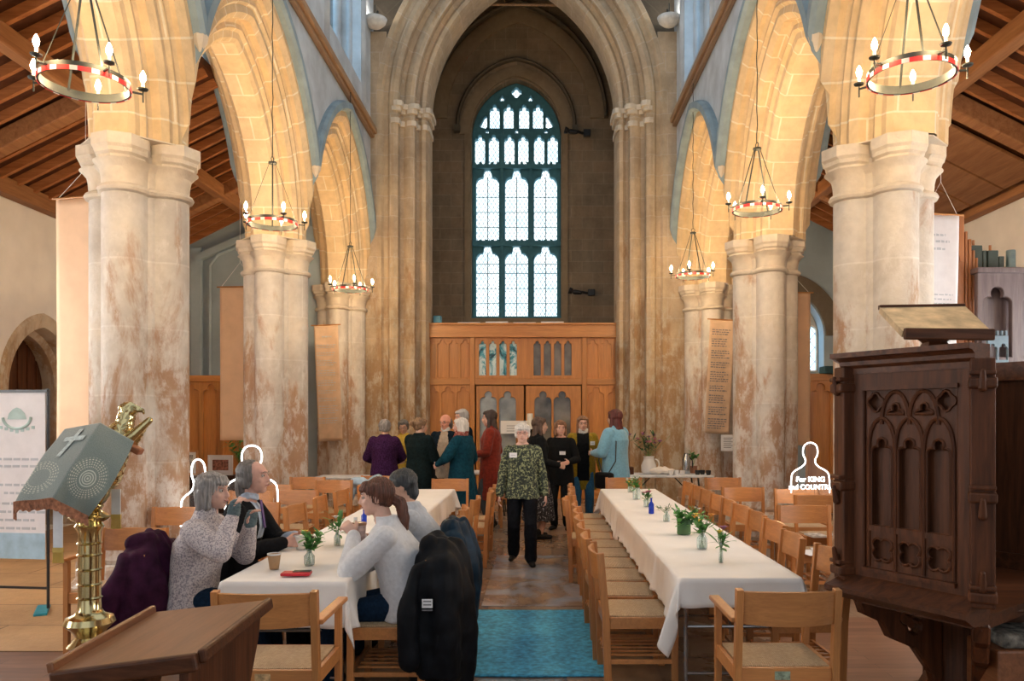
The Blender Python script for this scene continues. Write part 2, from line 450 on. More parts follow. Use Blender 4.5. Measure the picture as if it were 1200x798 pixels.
def floor_mat():
    m, nt, b = new_mat('worn_flagstones'); L = nt.links.new
    pos = coords(nt, 'Position'); br = nd(nt, 'ShaderNodeTexBrick', Scale=1.0)
    br.inputs['Brick Width'].default_value = 1.15; br.inputs['Row Height'].default_value = .62; br.inputs['Mortar Size'].default_value = .012
    br.inputs['Color1'].default_value = (.28,.17,.10,1); br.inputs['Color2'].default_value = (.15,.10,.07,1); br.inputs['Mortar'].default_value = (.09,.06,.045,1)
    mp = nt.nodes.new('ShaderNodeMapping'); mp.inputs['Rotation'].default_value = (0, 0, PI/2); mp.inputs['Location'].default_value = (.3, .45, 0); L(pos, mp.inputs[0]); L(mp.outputs[0], br.inputs['Vector'])
    n1 = noise_n(nt, pos, 1.1, 6, .65, .5); n2 = noise_n(nt, pos, 8, 5, .65)
    c = mix(nt, ramp(nt, n1, [(.42, 0.0), (.62, .8)]).outputs[0], br.outputs['Color'], (.34,.23,.15))
    c = mix(nt, .5, c, ramp(nt, n2, [(.3, (.6,.58,.56)), (.7, (1.15,1.12,1.1))]).outputs[0], 'MULTIPLY')
    L(c, b.inputs['Base Color'])
    r = ramp(nt, n1, [(.3, .16), (.7, .42)]); L(r.outputs[0], b.inputs['Roughness'])
    hh = nd(nt, 'ShaderNodeMath', operation='SUBTRACT'); L(n2, hh.inputs[0]); L(br.outputs['Fac'], hh.inputs[1])
    bump(nt, b, hh.outputs[0], .25, .01)
    return m
M['floor'] = floor_mat()
def blocks_mat():
    m, nt, b = new_mat('woodblock_floor'); L = nt.links.new
    pos = coords(nt, 'Position'); br = nd(nt, 'ShaderNodeTexBrick', Scale=1.0)
    br.inputs['Brick Width'].default_value = .9; br.inputs['Row Height'].default_value = .09; br.inputs['Mortar Size'].default_value = .002
    br.inputs['Color1'].default_value = (.26,.13,.075,1); br.inputs['Color2'].default_value = (.17,.08,.05,1); br.inputs['Mortar'].default_value = (.06,.03,.02,1)
    L(pos, br.inputs['Vector']); n2 = noise_n(nt, coords(nt, 'Position', (1, 8, 1)), 5, 4)
    c = mix(nt, .5, br.outputs['Color'], ramp(nt, n2, [(.3, (.6,.6,.6)), (.7, (1.3,1.25,1.2))]).outputs[0], 'MULTIPLY')
    L(c, b.inputs['Base Color']); b.inputs['Roughness'].default_value = .32
    return m
M['blocks'] = blocks_mat()
M['warmfloor'] = stone('flags_painted_lamplight', (.55,.34,.17), (.47,.29,.15), (.22,.13,.07), 1.2, .7, uv=False, rough=.4)  # warm orange light on the left aisle floor, put into the flag colour

def slab_mat():
    m, nt, b = new_mat('worn_blue_grey_ledger'); pos = coords(nt, 'Position')
    n1 = noise_n(nt, pos, 1.7, 6, .62, .8); n2 = noise_n(nt, pos, 11, 4, .6)
    c = ramp(nt, n1, [(.36, (.34,.38,.44)), (.48, (.36,.33,.33)), (.56, (.27,.17,.11)), (.68, (.42,.30,.20))]).outputs[0]
    c = mix(nt, .5, c, ramp(nt, n2, [(.3, (.65,.63,.6)), (.7, (1.15,1.12,1.1))]).outputs[0], 'MULTIPLY')
    nt.links.new(c, b.inputs['Base Color']); r = ramp(nt, n1, [(.3, .14), (.7, .35)]); nt.links.new(r.outputs[0], b.inputs['Roughness']); bump(nt, b, n2, .2, .008)
    return m
M['slab'] = slab_mat()

M['hoodm'] = simple('slate_blue_hood_mould', (.26,.34,.38), .85, var=.12, scale=4, coord='Position')

for k_ in ('darkwood', 'darkwood_x', 'roof_board', 'joist', 'beam'): M[k_].node_tree.nodes['Principled BSDF'].inputs['Specular IOR Level'].default_value = .22
PY = [-.30, 3.65, 7.60, 11.55, 15.50]        # pier centres along the nave
SPZ, RC, RO, RI = 4.2, .58, 2.81, 2.055
XL, XR, HL, HR = -3.82, 3.36, .54, .66

# ---- floor
mb = MB(); mb.bx(-9, 9, -4, 24, -.3, 0); struct(mb.build('floor', M['floor']))
mb = MB(); mb.bx(-7.2, -3.3, 5.6, 15.4, -.05, .006); struct(mb.build('floor', M['warmfloor']))
mb = MB(); mb.bx(1.75, 6.6, 2.0, 6.55, -.05, .006); struct(mb.build('floor', M['blocks']))

mb = MB(); mb.bx(-7.2, -2.0, 2.0, 5.58, -.05, .006); struct(mb.build('floor', M['blocks']))
# ---- arcades
RP = [(2.055,0),(2.055,.15),(2.10,.19),(2.17,.20),(2.20,.24),(2.26,.23),(2.30,.25),(2.30,.33),(2.36,.38),(2.44,.37),(2.47,.41),(2.53,.40),(2.56,.43),(2.56,.48),(2.64,.54),(2.72,.54),(2.725,.61),(2.76,.65),(2.86,.65),(2.88,.60),(2.88,.54)]
def arcade(name, xc, hw, sgn, mats):
    k = hw/.54; mb = MB()
    prof = [(r, -x*k) for r, x in RP[::-1]] + [(r, x*k) for r, x in RP[1:]]
    cum = [0]
    for a, b in zip(prof, prof[1:]): cum.append(cum[-1] + math.hypot(a[0]-b[0], a[1]-b[1]))
    n = 26
    mb.cur = 0
    for i in range(4):
        yc = (PY[i] + PY[i+1])/2
        for sd in (-1, 1):
            rings = []; vs = []
            for t in range(n+1):
                ring = []; raw = []
                for r, x in prof:
                    a = math.acos(RC/r)*t/n
                    raw.append((x, r*math.cos(a) - RC, SPZ + r*math.sin(a)))
                free = [p[0] for p in raw if p[1] <= 1.975]
                lim = max(free) if free else .2
                for x, dy, z in raw:
                    if dy > 1.975: x = max(-lim, min(lim, x)); dy = 1.975
                    ring.append((xc + x, yc + sd*dy, z))
                rings.append(ring); vs.append(2.4*t/n*1.33 + i*.13)
            b = len(mb.v); m = len(prof)
            for ring in rings: mb.v += [V(p) for p in ring]
            for t in range(n):
                for j in range(m-1):
                    q = (b+t*m+j, b+t*m+j+1, b+(t+1)*m+j+1, b+(t+1)*m+j)
                    uv = [(cum[j], vs[t]), (cum[j+1], vs[t]), (cum[j+1], vs[t+1]), (cum[j], vs[t+1])]
                    if sd > 0: q = q[::-1]; uv = uv[::-1]
                    mb.cur = 2 if min(prof[j][0], prof[j+1][0]) >= 2.72 else 0
                    mb.face(q, uv)
    mb.cur = 1
    # spandrel walls up to the string course
    for i in range(4):
        yc = (PY[i] + PY[i+1])/2; ys = [-1.975 + 3.95*j/40 for j in range(41)]
        for fx in (xc - hw, xc + hw):
            for y0, y1 in zip(ys, ys[1:]):
                z0 = SPZ + math.sqrt(RO**2 - (abs(y0)+RC)**2); z1 = SPZ + math.sqrt(RO**2 - (abs(y1)+RC)**2)
                q = [(fx, yc+y0, z0), (fx, yc+y1, z1), (fx, yc+y1, 7.3), (fx, yc+y0, 7.3)]
                mb.add(q if fx > xc else q[::-1], [(0,1,2,3)])
    holes = [pointed((PY[i]+PY[i+1])/2, 7.85, 9.6, 1.15, 1.4) for i in range(4)]
    vs, fs = plate([(PY[0], 7.3), (16.4, 7.3), (16.4, 12.6), (PY[0], 12.6)], holes, 2*hw, YZ(xc))
    mb.add(vs, fs)
    mb.bx(xc-hw, xc+hw, PY[0]-4, PY[0], 0, 12.6)
    return struct(mb.build(name, mats))
arcade('wall_left', XL, HL, -1, [M['arch'], M['plaster'], M['hoodm']])
arcade('wall_right', XR, HR, 1, [M['arch'], M['plaster'], M['hoodm']])
M['day'] = leaded('clerestory_quarries', (.50,.78,1.0), 1.5, 5, 3.6, (.38,.66,.95), .05)
M['aisle_fill'] = leaded('added_aisle_fill_quarries', (1.0,.95,.88), 10.0, 5, 3.6, (.92,.95,1.0), .05)  # glowing glass for out-of-view windows added to brighten the aisles
def window_unit(n, org, xd, outline, holes, tdepth, glass_mat, mat, gback, bars=()):
    """stone tracery with its leaded glass and bars"""
    mb = MB(); add_plate(mb, outline, holes, tdepth, (org, xd, V((0,0,1))), .02)
    o = struct(mb.build('window_%d' % n, mat, angle=30))
    zd = xd.cross(V((0,0,1)))
    g = MB(); b = len(g.v)
    og = V(org) + zd*gback
    x0 = min(p[0] for p in outline); x1 = max(p[0] for p in outline); z0 = min(p[1] for p in outline); z1 = max(p[1] for p in outline)
    for p in ((x0,z0),(x1,z0),(x1,z1),(x0,z1)): g.v.append(og + xd*p[0] + V((0,0,p[1])))
    for p in ((x0,z0),(x1,z0),(x1,z1),(x0,z1)): g.v.append(og + zd*(.012 if gback > 0 else -.012) + xd*p[0] + V((0,0,p[1])))
    g.face((0,1,2,3), [(x0,z0),(x1,z0),(x1,z1),(x0,z1)]); g.face((7,6,5,4), [(x0,z0),(x1,z0),(x1,z1),(x0,z1)])
    g.build('leaded_glass', glass_mat, o)
    if bars:
        s = MB()
        for (a, c, w) in bars: s.bar(V(org) + xd*a[0] + V((0,0,a[1])) + zd*gback*.6, V(org) + xd*c[0] + V((0,0,c[1])) + zd*gback*.6, w, w)
        s.build('glazing_bar', M['iron'], o)
    return o
nwin = 1
for xc, hw, sg in ((XL, HL, -1), (XR, HR, 1)):
    for i in range(4):
        yc = (PY[i]+PY[i+1])/2
        hs = [cusped(yc-.70, 7.95, 9.7, .54), cusped(yc, 7.95, 10.0, .60), cusped(yc+.70, 7.95, 9.7, .54)]
        window_unit(nwin, (xc + sg*(hw-.25), 0, 0), V((0,1,0)), pointed(yc, 7.85, 9.6, 1.15, 1.4), hs, .16, M['day'], M['tracery'] if False else M['cap'], sg*.1)
        nwin += 1
for nm, xc, hw, sg in (('trim_13', XL, HL, 1), ('trim_14', XR, HR, -1)):
    mb = MB()
    for i in range(4):
        yc = (PY[i]+PY[i+1])/2
        for sd in (-1, 1):
            for k, (dx, dy, r) in enumerate(((.0, .16, .085), (.20, .06, .07), (.42, .0, .08), (.62, -.02, .06))):
                x = xc + sg*(hw-dx-.02); y = yc + sd*(1.15+dy-.02); mb.tube([(x, y, 7.4), (x, y, 9.6)] + [(x, yc + sd*((1.15+dy)*math.cos(a)), 9.6 + (1.4+dy)*math.sin(a)) for a in [PI/2*q/8 for q in range(1, 9)]], r, 8)
    struct(mb.build(nm, M['plaster'], smooth=True))
# carved stops where neighbouring hood moulds meet
mb = MB()
for xf, sg in ((XL+HL, 1), (XR-HR, -1)):
    for y in PY[1:4]: mb.lathe([(.01,-.12),(.04,-.07),(.07,-.02),(.08,.03),(.04,.08)], (xf+sg*.04, y, 5.27), 8)
for xc, hw in ((XL, HL), (XR, HR)):
    for y in PY: mb.lathe([(.50, 4.188), (.50, 4.2)], (xc, y, 0), 8, Matrix.Rotation(PI/8, 3, 'Z'))
struct(mb.build('trim_15', M['cap'], angle=30))
# string course rail
for nm, x, z, sg in (('trim_1', XL+HL, 7.24, 1), ('trim_2', XR-HR, 7.46, -1)):
    mb = MB(); mb.bx(x, x+sg*.13, -.3, 15.5, z-.05, z+.07, .02); mb.bx(x, x+sg*.08, -.3, 15.5, z-.12, z-.05, .015)
    struct(mb.build(nm, M['rail_wood']))

# ---- piers
def pier(x, y, label, k=1.0):
    t = thing('pillar', label, 'pillar', (x, y, 0)); t['kind'] = 'structure'
    n = 128; ang = [2*PI*i/n for i in range(n+1)]; us = [a*.5 for a in ang]
    circ = [(.28,0,.205),(-.28,0,.205),(0,.28,.205),(0,-.28,.205),(.185,.185,.075),(-.185,.185,.075),(-.185,-.185,.075),(.185,-.185,.075)]
    def ring(sh, z, s=1.0): return [(p[0]*s*k, p[1]*s*k, z) for p in lobes(sh, n)]
    def grow(e): return [(c[0]*(1+e*.6), c[1]*(1+e*.6), c[2]+e*.5) for c in circ]
    mb = MB(); zs = [.5, 1.2, 2.0, 2.8, 3.72]
    mb.loft([ring(circ, z) for z in zs], True, False, (us, zs)); mb.build('shaft', M['pier'], t, angle=35)
    oc = lambda e: [(.335+e*.3, 0, .160+e, 'o'), (-.335-e*.3, 0, .160+e, 'o'), (0, .335+e*.3, .160+e, 'o'), (0, -.335-e*.3, .160+e, 'o'), (0,0,.29+e*.5)]
    mb = MB()
    seq = [(circ, 3.70), (grow(.05), 3.715), (grow(.07), 3.74), (grow(.05), 3.765), (grow(.0), 3.78), (grow(.01), 3.86), (grow(.03), 3.92), (grow(.09), 3.965), (grow(.13), 3.985)]
    mb.loft([ring(s, z) for s, z in seq])
    sq = [(oc(.045), 3.975), (oc(.06), 4.0), (oc(.06), 4.02), (oc(.085), 4.04), (oc(.09), 4.075), (oc(.11), 4.10), (oc(.11), 4.20)]
    mb.loft([ring(s, z, .93) for s, z in sq])
    mb.build('capital', M['cap'], t, angle=28)
    mb = MB()
    sq = [([(0,0,.60,'o')], 0), ([(0,0,.60,'o')], .12), ([(0,0,.575,'o')], .14), (oc(.08), .15), (oc(.08), .30), (oc(.06), .33), (grow(.08), .34), (grow(.10), .38), (grow(.05), .43), (grow(.04), .46), (circ, .52)]
    mb.loft([ring(s, z) for s, z in sq]); mb.build('base', M['pier'], t, angle=28)
    return t
for i in range(1, 5):
    nth = ['', 'standing level with the front of the room', 'with the big brass lectern in front' , 'rising behind the seated pair', 'at the tower wall']
    wl = {1: 'pale stone clustered pier beside the camera, on the lectern side', 2: 'large pale stone clustered pier behind the brass eagle lectern', 3: 'clustered stone pier behind the seated couple, with the peach banner beside it', 4: 'clustered stone respond behind the printed brown scroll on the lectern side'}[i]
    wr = {1: 'pale stone clustered pier beside the camera, on the pulpit side', 2: 'large pale stone clustered pier rising behind the carved pulpit', 3: 'red-stained stone pier behind the lit silhouette', 4: 'clustered stone respond behind the scroll with the small notice'}[i]
    pier(XL, PY[i] - (.12 if i == 4 else 0), wl, .95); pier(XR-.06, PY[i] - (.12 if i == 4 else 0), wr, .96)

# ---- tower wall with its arch
TX, TZ, TC, TRI = -.32, 7.8, 1.24, 3.14
TP = [(4.09, 15.5), (3.99, 15.5), (3.95, 15.56), (3.87, 15.56), (3.83, 15.5), (3.75, 15.48), (3.67, 15.52), (3.65, 15.62), (3.69, 15.7), (3.59, 15.74), (3.53, 15.68), (3.45, 15.66), (3.37, 15.7), (3.35, 15.8), (3.39, 15.88), (3.31, 15.94), (3.25, 15.88), (3.18, 15.9), (3.14, 15.98), (3.14, 16.6)]
mb = MB(); mb.cur = 0
holes = []
xo = 4.09 - TC
def archpts(r, z0, n=20):
    pts = [(TX-(r-TC), z0), (TX+(r-TC), z0)]
    am = math.acos(TC/r)
    for t in range(n+1): a = am*t/n; pts.append((TX-TC+r*math.cos(a), TZ+r*math.sin(a)))
    for t in range(n-1, -1, -1): a = am*t/n; pts.append((TX+TC-r*math.cos(a), TZ+r*math.sin(a)))
    return pts
def wallpoly(xl, xr, z0, z1, r, ar=0):
    """wall either side of and over the arch as one outline, open at the foot"""
    full = archpts(r, z0)
    a = full[1:]           # right foot, up and over to left
    a = [p for p in a if p[1] <= z1 - .001]
    return a
ap = archpts(4.09, 0)[1:]
low_r = [p for p in ap if p[0] > TX and p[1] <= 9.2]; low_l = [p for p in ap if p[0] < TX and p[1] <= 9.2] + [(TX-(4.09-TC), 0)]
for pts, xe in ((low_r, 2.9), (low_l[::-1], -3.5)):
    poly = [pts[0]] + pts[1:] + [(pts[-1][0], 9.2), (xe, 9.2), (xe, 0)]
    vs, fs = plate(poly, [], 1.0, (V((0,16.0,0)), V((1,0,0)), V((0,0,1)))); b = mb.add(vs, fs)
    n0 = len(mb.f) - len(fs)
    for q in range(n0, len(mb.f)): mb.uv[q] = [(mb.v[i].x, mb.v[i].z) for i in mb.f[q]]
cum = [0]
for a, b in zip(TP, TP[1:]): cum.append(cum[-1] + math.hypot(a[0]-b[0], a[1]-b[1]))
for sd in (-1, 1):
    rings = []; vs = []
    for z in (0, 1.3, 2.6, 3.9, 5.2, 6.5, 7.8):
        rings.append([(TX + sd*(r-TC), y, z) for r, y in TP]); vs.append(z)
    for t in range(1, 25):
        rings.append([(TX + sd*(-TC + r*math.cos(math.acos(TC/r)*t/24)), y, TZ + r*math.sin(math.acos(TC/r)*t/24)) for r, y in TP]); vs.append(7.8 + 3.9*t/24)
    b = len(mb.v); m = len(TP)
    for ring in rings: mb.v += [V(p) for p in ring]
    for t in range(len(rings)-1):
        for j in range(m-1):
            q = (b+t*m+j, b+t*m+j+1, b+(t+1)*m+j+1, b+(t+1)*m+j)
            uv = [(cum[j]*.9, vs[t]), (cum[j+1]*.9, vs[t]), (cum[j+1]*.9, vs[t+1]), (cum[j]*.9, vs[t+1])]
            if sd < 0: q = q[::-1]; uv = uv[::-1]
            mb.face(q, uv)
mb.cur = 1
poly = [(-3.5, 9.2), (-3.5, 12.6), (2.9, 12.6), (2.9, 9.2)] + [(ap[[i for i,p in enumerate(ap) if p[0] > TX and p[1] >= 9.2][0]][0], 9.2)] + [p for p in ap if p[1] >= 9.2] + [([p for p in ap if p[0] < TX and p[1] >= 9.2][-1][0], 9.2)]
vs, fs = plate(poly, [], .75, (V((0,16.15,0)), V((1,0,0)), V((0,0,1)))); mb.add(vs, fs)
mb.cur = 2
for sd in (-1, 1):                                   # impost mouldings at the springing
    for (dz0, dz1, e) in ((7.42, 7.52, .03), (7.52, 7.66, .0), (7.66, 7.74, .05), (7.74, 7.84, .09)):
        if e == 0: continue
        ring = lambda z: [(TX + sd*(r-TC-e), y-e*.8, z) for r, y in TP if r < 3.85] + [(TX+sd*(3.14-TC+.5), 16.6, z), (TX+sd*(3.75-TC), 16.2, z)]
        rr = [ring(dz0), ring(dz1)]
        mb.loft(rr if sd > 0 else [q[::-1] for q in rr])
struct(mb.build('wall_tower', [M['tower'], M['dark_stone'], M['cap']], angle=40))

# ---- tower interior
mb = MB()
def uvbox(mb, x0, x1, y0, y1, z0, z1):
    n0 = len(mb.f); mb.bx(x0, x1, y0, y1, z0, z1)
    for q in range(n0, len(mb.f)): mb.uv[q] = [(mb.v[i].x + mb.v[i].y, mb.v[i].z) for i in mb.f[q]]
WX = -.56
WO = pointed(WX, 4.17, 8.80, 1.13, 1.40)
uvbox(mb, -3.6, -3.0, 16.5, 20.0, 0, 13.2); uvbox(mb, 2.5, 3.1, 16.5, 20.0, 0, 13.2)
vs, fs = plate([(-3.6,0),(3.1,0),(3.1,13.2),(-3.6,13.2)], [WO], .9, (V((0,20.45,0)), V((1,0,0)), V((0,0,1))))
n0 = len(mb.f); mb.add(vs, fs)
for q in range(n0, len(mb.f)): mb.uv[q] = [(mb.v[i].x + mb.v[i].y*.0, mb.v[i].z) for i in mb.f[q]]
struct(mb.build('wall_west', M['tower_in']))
mb = MB(); mb.bx(-3.6, 3.1, 15.9, 20.9, 12.6, 12.9); struct(mb.build('ceiling', M['roof_board']))
def hood(nm, cx, zs, half, rise, w, proj, mat, y=20.0, foot=0):
    R = (half*half + rise*rise)/(2*half); c = R-half
    mb = MB()
    for sd in (-1, 1):
        rr = []
        for t in range(21):
            ring = []
            for (e, yy) in ((0, 0), (0, -proj), (w*.5, -proj*1.2), (w, -proj*.7), (w, 0)):
                r = R+e; a = math.acos(c/r)*t/20
                ring.append((cx + sd*(-c + r*math.cos(a)), y+yy, zs + r*math.sin(a)))
            rr.append(ring if sd < 0 else ring[::-1])
        mb.loft(rr)
        if foot: mb.box((cx+sd*(half+w/2), y-proj*.6, zs-.05), (w*1.8, proj*1.6, .16))
    return struct(mb.build(nm, mat, angle=40))
hood('trim_3', -.5, 9.2, 2.15, 2.85, .09, .16, M['dark_stone'])
hood('trim_12', -.5, 9.2, 1.80, 2.40, .35, .07, M['tower_rib'])
hood('trim_4', WX, 8.96, 1.44, 1.68, .08, .13, M['dark_stone'], foot=1)
hood('trim_5', WX, 8.80, 1.16, 1.46, .27, .06, M['tower_rib'])
mb = MB(); mb.bx(WX-1.3, WX-1.16, 19.94, 20.0, 4.0, 8.96); mb.bx(WX+1.16, WX+1.3, 19.94, 20.0, 4.0, 8.96); mb.bx(WX-1.3, WX+1.3, 19.9, 20.1, 4.0, 4.16)
struct(mb.build('trim_6', M['tower_rib']))
def wu(u): return (u-605)/46.5 + WX
def wz(v): return 1.65 + (490-v)/46.5
holes = [cusped(wu(u), wz(369), wz(302), .585, 'ogee') for u in (570.5, 605, 639.5)]
holes += [cusped(wu(u), wz(279), wz(212), .585, 'ogee') for u in (570.5, 605, 639.5)]
holes += [cusped(wu(u), wz(189), wz(161), .26) for u in (561.5, 578, 596.5, 613, 632, 648)]
holes += [cusped(wu(u), wz(146), wz(125), .255) for u in (579, 595.5, 614, 630.5)]
holes += [quatre(wu(605), wz(103.5), .14), quatre(wu(588), wz(111), .085, 20, 3, PI/2), quatre(wu(621.5), wz(111), .085, 20, 3, PI/2)]
holes += [quatre(wu(u), wz(149.5), .07, 18, 3, PI/2) for u in (570, 605, 640)]
holes += [[(wu(u-5*s), wz(144)), (wu(u+4*s), wz(147)), (wu(u+4*s), wz(130)), (wu(u+1*s), wz(132))][::s] for u, s in ((566, 1), (644, -1))]
bars = [((wu(u), wz(a)), (wu(u), wz(c)), .022) for u in (570.5, 605, 639.5) for a, c in ((369, 292), (279, 202))]
bars += [((wu(u)-.29, wz(v)), (wu(u)+.29, wz(v)), .016) for u in (570.5, 605, 639.5) for v in (353,335,317,306,262,244,226)]
M['west_glass'] = leaded('west_window_quarries', (.80,.95,1.0), 1.05, 9.5, 6.0, (.55,.82,.95), .085)
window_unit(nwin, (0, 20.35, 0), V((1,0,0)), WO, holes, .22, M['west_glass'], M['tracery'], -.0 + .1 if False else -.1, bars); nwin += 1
# battlemented transom and moulded mullions standing proud of the tracery
mb = MB()
for zc in (wz(284.5), wz(193)):
    mb.bx(WX-1.12, WX+1.12, 20.1, 20.3, zc-.05, zc+.05)
    for k in range(15): mb.bx(WX-1.1+k*.15, WX-1.03+k*.15, 20.12, 20.26, zc+.05, zc+.11)
for u in (587.8, 622.2): mb.bx(wu(u)-.035, wu(u)+.035, 20.12, 20.3, 4.2, wz(150))
mb.bx(WX-1.13, WX+1.13, 20.0, 20.34, 4.10, 4.2)
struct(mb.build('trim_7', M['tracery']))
mb = MB(); mb.tube([(-2.95, 17.6, wz(30)-.7), (2.45, 17.6, wz(30)-.75)], .03); mb.tube([(-.75, 17.6, wz(30)-.7), (-.75, 17.6, 12.6)], .012)
tag(mb.build('tie_bar', M['rail_wood']), 'thin horizontal tie bar crossing the tower high above the west window', 'tie bar')

# ---- aisles
def roof(name, xw, zw, xa, slope, sg):
    """lean-to roof: boards over rafters, with a purlin and beams"""
    L = abs(xw - xa); zz = lambda d: zw + slope*d
    mb = MB()
    q = [(xw - sg*.0, -1, zw), (xa, -1, zz(L)), (xa, 15.6, zz(L)), (xw, 15.6, zw)]
    up = [(p[0], p[1], p[2]+.1) for p in q]
    mb.add(q + up, [(0,1,2,3) if sg < 0 else (3,2,1,0), (4,5,6,7), (0,1,5,4), (1,2,6,5), (2,3,7,6), (3,0,4,7)])
    o = struct(mb.build(name, M['roof_board']))
    d = V((-sg, 0, slope)).normalized()
    r = MB(); y = -.5
    while y < 15.5:
        a = V((xw, y, zw)) + V((0,0,-.055)); b = V((xa, y, zz(L))) + V((0,0,-.055))
        r.bar(a, b, .12, .075, (0,1,0)) if False else r.bar(a, b, .055, .12, (0,0,1)); y += .34
    r.build('rafter', M['joist'], o)['kind'] = 'stuff'
    c = MB(); xm = xw - sg*1.78; zm = zz(1.78) - .2
    c.bx(xm-.09, xm+.09, -.5, 15.5, zm-.12, zm+.1, .02); c.build('purlin', M['beam'], o)
    for yb in (1.7, 5.65, 9.6, 13.55):
        c = MB(); c.bar(V((xw, yb, zw-.2)), V((xa, yb, zz(L)-.2)), .2, .22, (0,0,1), .02); c.build('principal_beam', M['beam'], o)
    c = MB(); c.bx(xw, xw-sg*.18, -.5, 15.5, zw-.2, zw+.02, .01); c.build('wall_plate', M['beam'], o)
    return o
roof('ceiling', -7.2, 4.82, XL-HL, .50, -1)
roof('ceiling', 6.6, 4.85, XR+HR, .50, 1)
# left aisle wall with the arched doorway, and unseen windows added nearer the camera for light
mb = MB()
dl = pointed(11.55, 0, 2.05, .78, .92)
hs = [pointed(y, 1.6, 3.1, .8, .9) for y in (1.5, 4.4, 7.6)] + [dl]
vs, fs = plate([(-1,0),(16,0),(16,4.9),(-1,4.9)], [[(p[0], max(p[1], .01)) for p in h] for h in hs], .6, YZ(-7.5)); mb.add(vs, fs)
struct(mb.build('wall_far_left', M['white_plaster']))
mb = MB()
vs, fs = plate([(-1,0),(16,0),(16,4.93),(-1,4.93)], [pointed(y, 1.6, 3.1, .8, .9) for y in (1.5, 4.4, 7.2)], .6, YZ(6.9)); mb.add(vs, fs)
struct(mb.build('wall_far_right', M['white_plaster']))
for x, ys in ((-7.5, (1.5, 4.4, 7.6)), (6.9, (1.5, 4.4, 7.2))):
    for y in ys:
        window_unit(nwin, (x, 0, 0), V((0,1,0)), pointed(y, 1.6, 3.1, .8, .9), [cusped(y-.37, 1.7, 3.0, .6), cusped(y+.37, 1.7, 3.0, .6)], .14, M['aisle_fill'], M['cap'], .1 if x > 0 else -.1); nwin += 1
# doorway: stone arch lining and the dark door
mb = MB()
for sd in (-1, 1):
    rr = []
    for z, a in [(0.0, 0), (1.0, 0), (2.05, 0)] + [(2.05, t/12) for t in range(1, 13)]:
        ring = []
        for (e, x) in ((.0,-7.19),(.16,-7.17),(.22,-7.21),(.22,-7.79),(-.02,-7.79),(-.10,-7.6),(-.10,-7.45),(-.03,-7.38),(-.03,-7.28)):
            half = .78+e; R0 = (.78**2+.92**2)/(2*.78); c = R0-.78; r = R0+e
            th = math.acos(c/r)*a
            ring.append((x, 11.55 + sd*(-c + r*math.cos(th)), z + r*math.sin(th)))
        rr.append(ring)
    mb.loft(rr if sd > 0 else [q[::-1] for q in rr])
struct(mb.build('trim_8', M['tower'], angle=40))
mb = MB(); mb.bx(-7.74, -7.68, 10.75, 12.35, 0, 3.0)
for k in range(7): mb.bx(-7.68, -7.66, 10.8+k*.22, 10.98+k*.22, 0.02, 3.0)
struct(mb.build('door_1', M['darkwood']))
# aisle end walls
mb = MB(); mb.bx(-7.3, -4.2, 15.4, 15.9, 0, 6.2); 
struct(mb.build('wall_end_left', M['aisle_blue']))
mb = MB(); mb.bx(-6.72, -6.5, 15.3, 15.4, 0, 4.95, .02); mb.bar((-6.6, 15.35, 4.72), (-4.4, 15.35, 5.70), .12, .22, (0,1,0)); mb.tube([(-6.35,15.33,.0),(-6.35,15.33,4.6),(-6.2,15.33,4.8),(-4.4,15.33,5.55)], .03)
struct(mb.build('trim_9', M['aisle_blue']))
RW = pointed(5.02, 2.55, 3.25, .52, .78)
mb = MB(); vs, fs = plate([(4.0,0),(6.7,0),(6.7,6.3),(4.0,6.3)], [RW], .5, XZ(15.65)); mb.add(vs, fs); struct(mb.build('wall_end_right', M['aisle_blue']))
window_unit(nwin, (0, 15.75, 0), V((1,0,0)), RW, [cusped(4.77, 2.6, 3.35, .46), cusped(5.27, 2.6, 3.35, .46)], .1, M['day'], M['cap'], -.06 if False else -.06); nwin += 1
hood('trim_10', 5.02, 3.25, .54, .82, .34, .05, M['dark_stone'], y=15.4)
# ceiling over the choir side panel bay of the right roof
mb = MB()
R = Matrix.Rotation(math.atan(.50), 3, 'Y')
for k in range(3):
    mb.box((5.35, 10.3+k*.82, 5.22), (2.1, .78, .04), R, .008)
struct(mb.build('trim_11', M['beam']))

# ---- lights of the room
def point(name, loc, e, c, r=.05):
    l = bpy.data.lights.new(name, 'POINT'); l.energy = e; l.color = c; l.shadow_soft_size = r
    o = bpy.data.objects.new(name, l); COL.objects.link(o); o.location = loc; return o
def area(name, loc, to, sx, sy, e, c, spread=None):
    l = bpy.data.lights.new(name, 'AREA'); l.shape = 'RECTANGLE'; l.size = sx; l.size_y = sy; l.energy = e; l.color = c
    if spread: l.spread = spread
    o = bpy.data.objects.new(name, l); COL.objects.link(o); o.location = loc
    o.rotation_euler = (V(to)-V(loc)).to_track_quat('-Z', 'Y').to_euler(); return o
w = bpy.data.worlds.new('daylight'); scene.world = w; w.use_nodes = True
w.node_tree.nodes['Background'].inputs[0].default_value = (.86,.93,1.0,1); w.node_tree.nodes['Background'].inputs[1].default_value = .36
cam = bpy.data.cameras.new('camera'); co = bpy.data.objects.new('camera', cam); COL.objects.link(co); scene.camera = co
co.location = (0, 0, H); co.rotation_euler = (PI/2, 0, 0); cam.sensor_width = 36; cam.lens = 36*F/1200
cam.shift_x = -(CU-600)/1200; cam.shift_y = (CV-399)/1200; cam.clip_start = .05
vs_ = scene.view_settings; vs_.view_transform = 'Standard'; vs_.look = 'None'; vs_.gamma = 1; vs_.exposure = 1.25; vs_.use_curve_mapping = False
M['ribbon'] = None
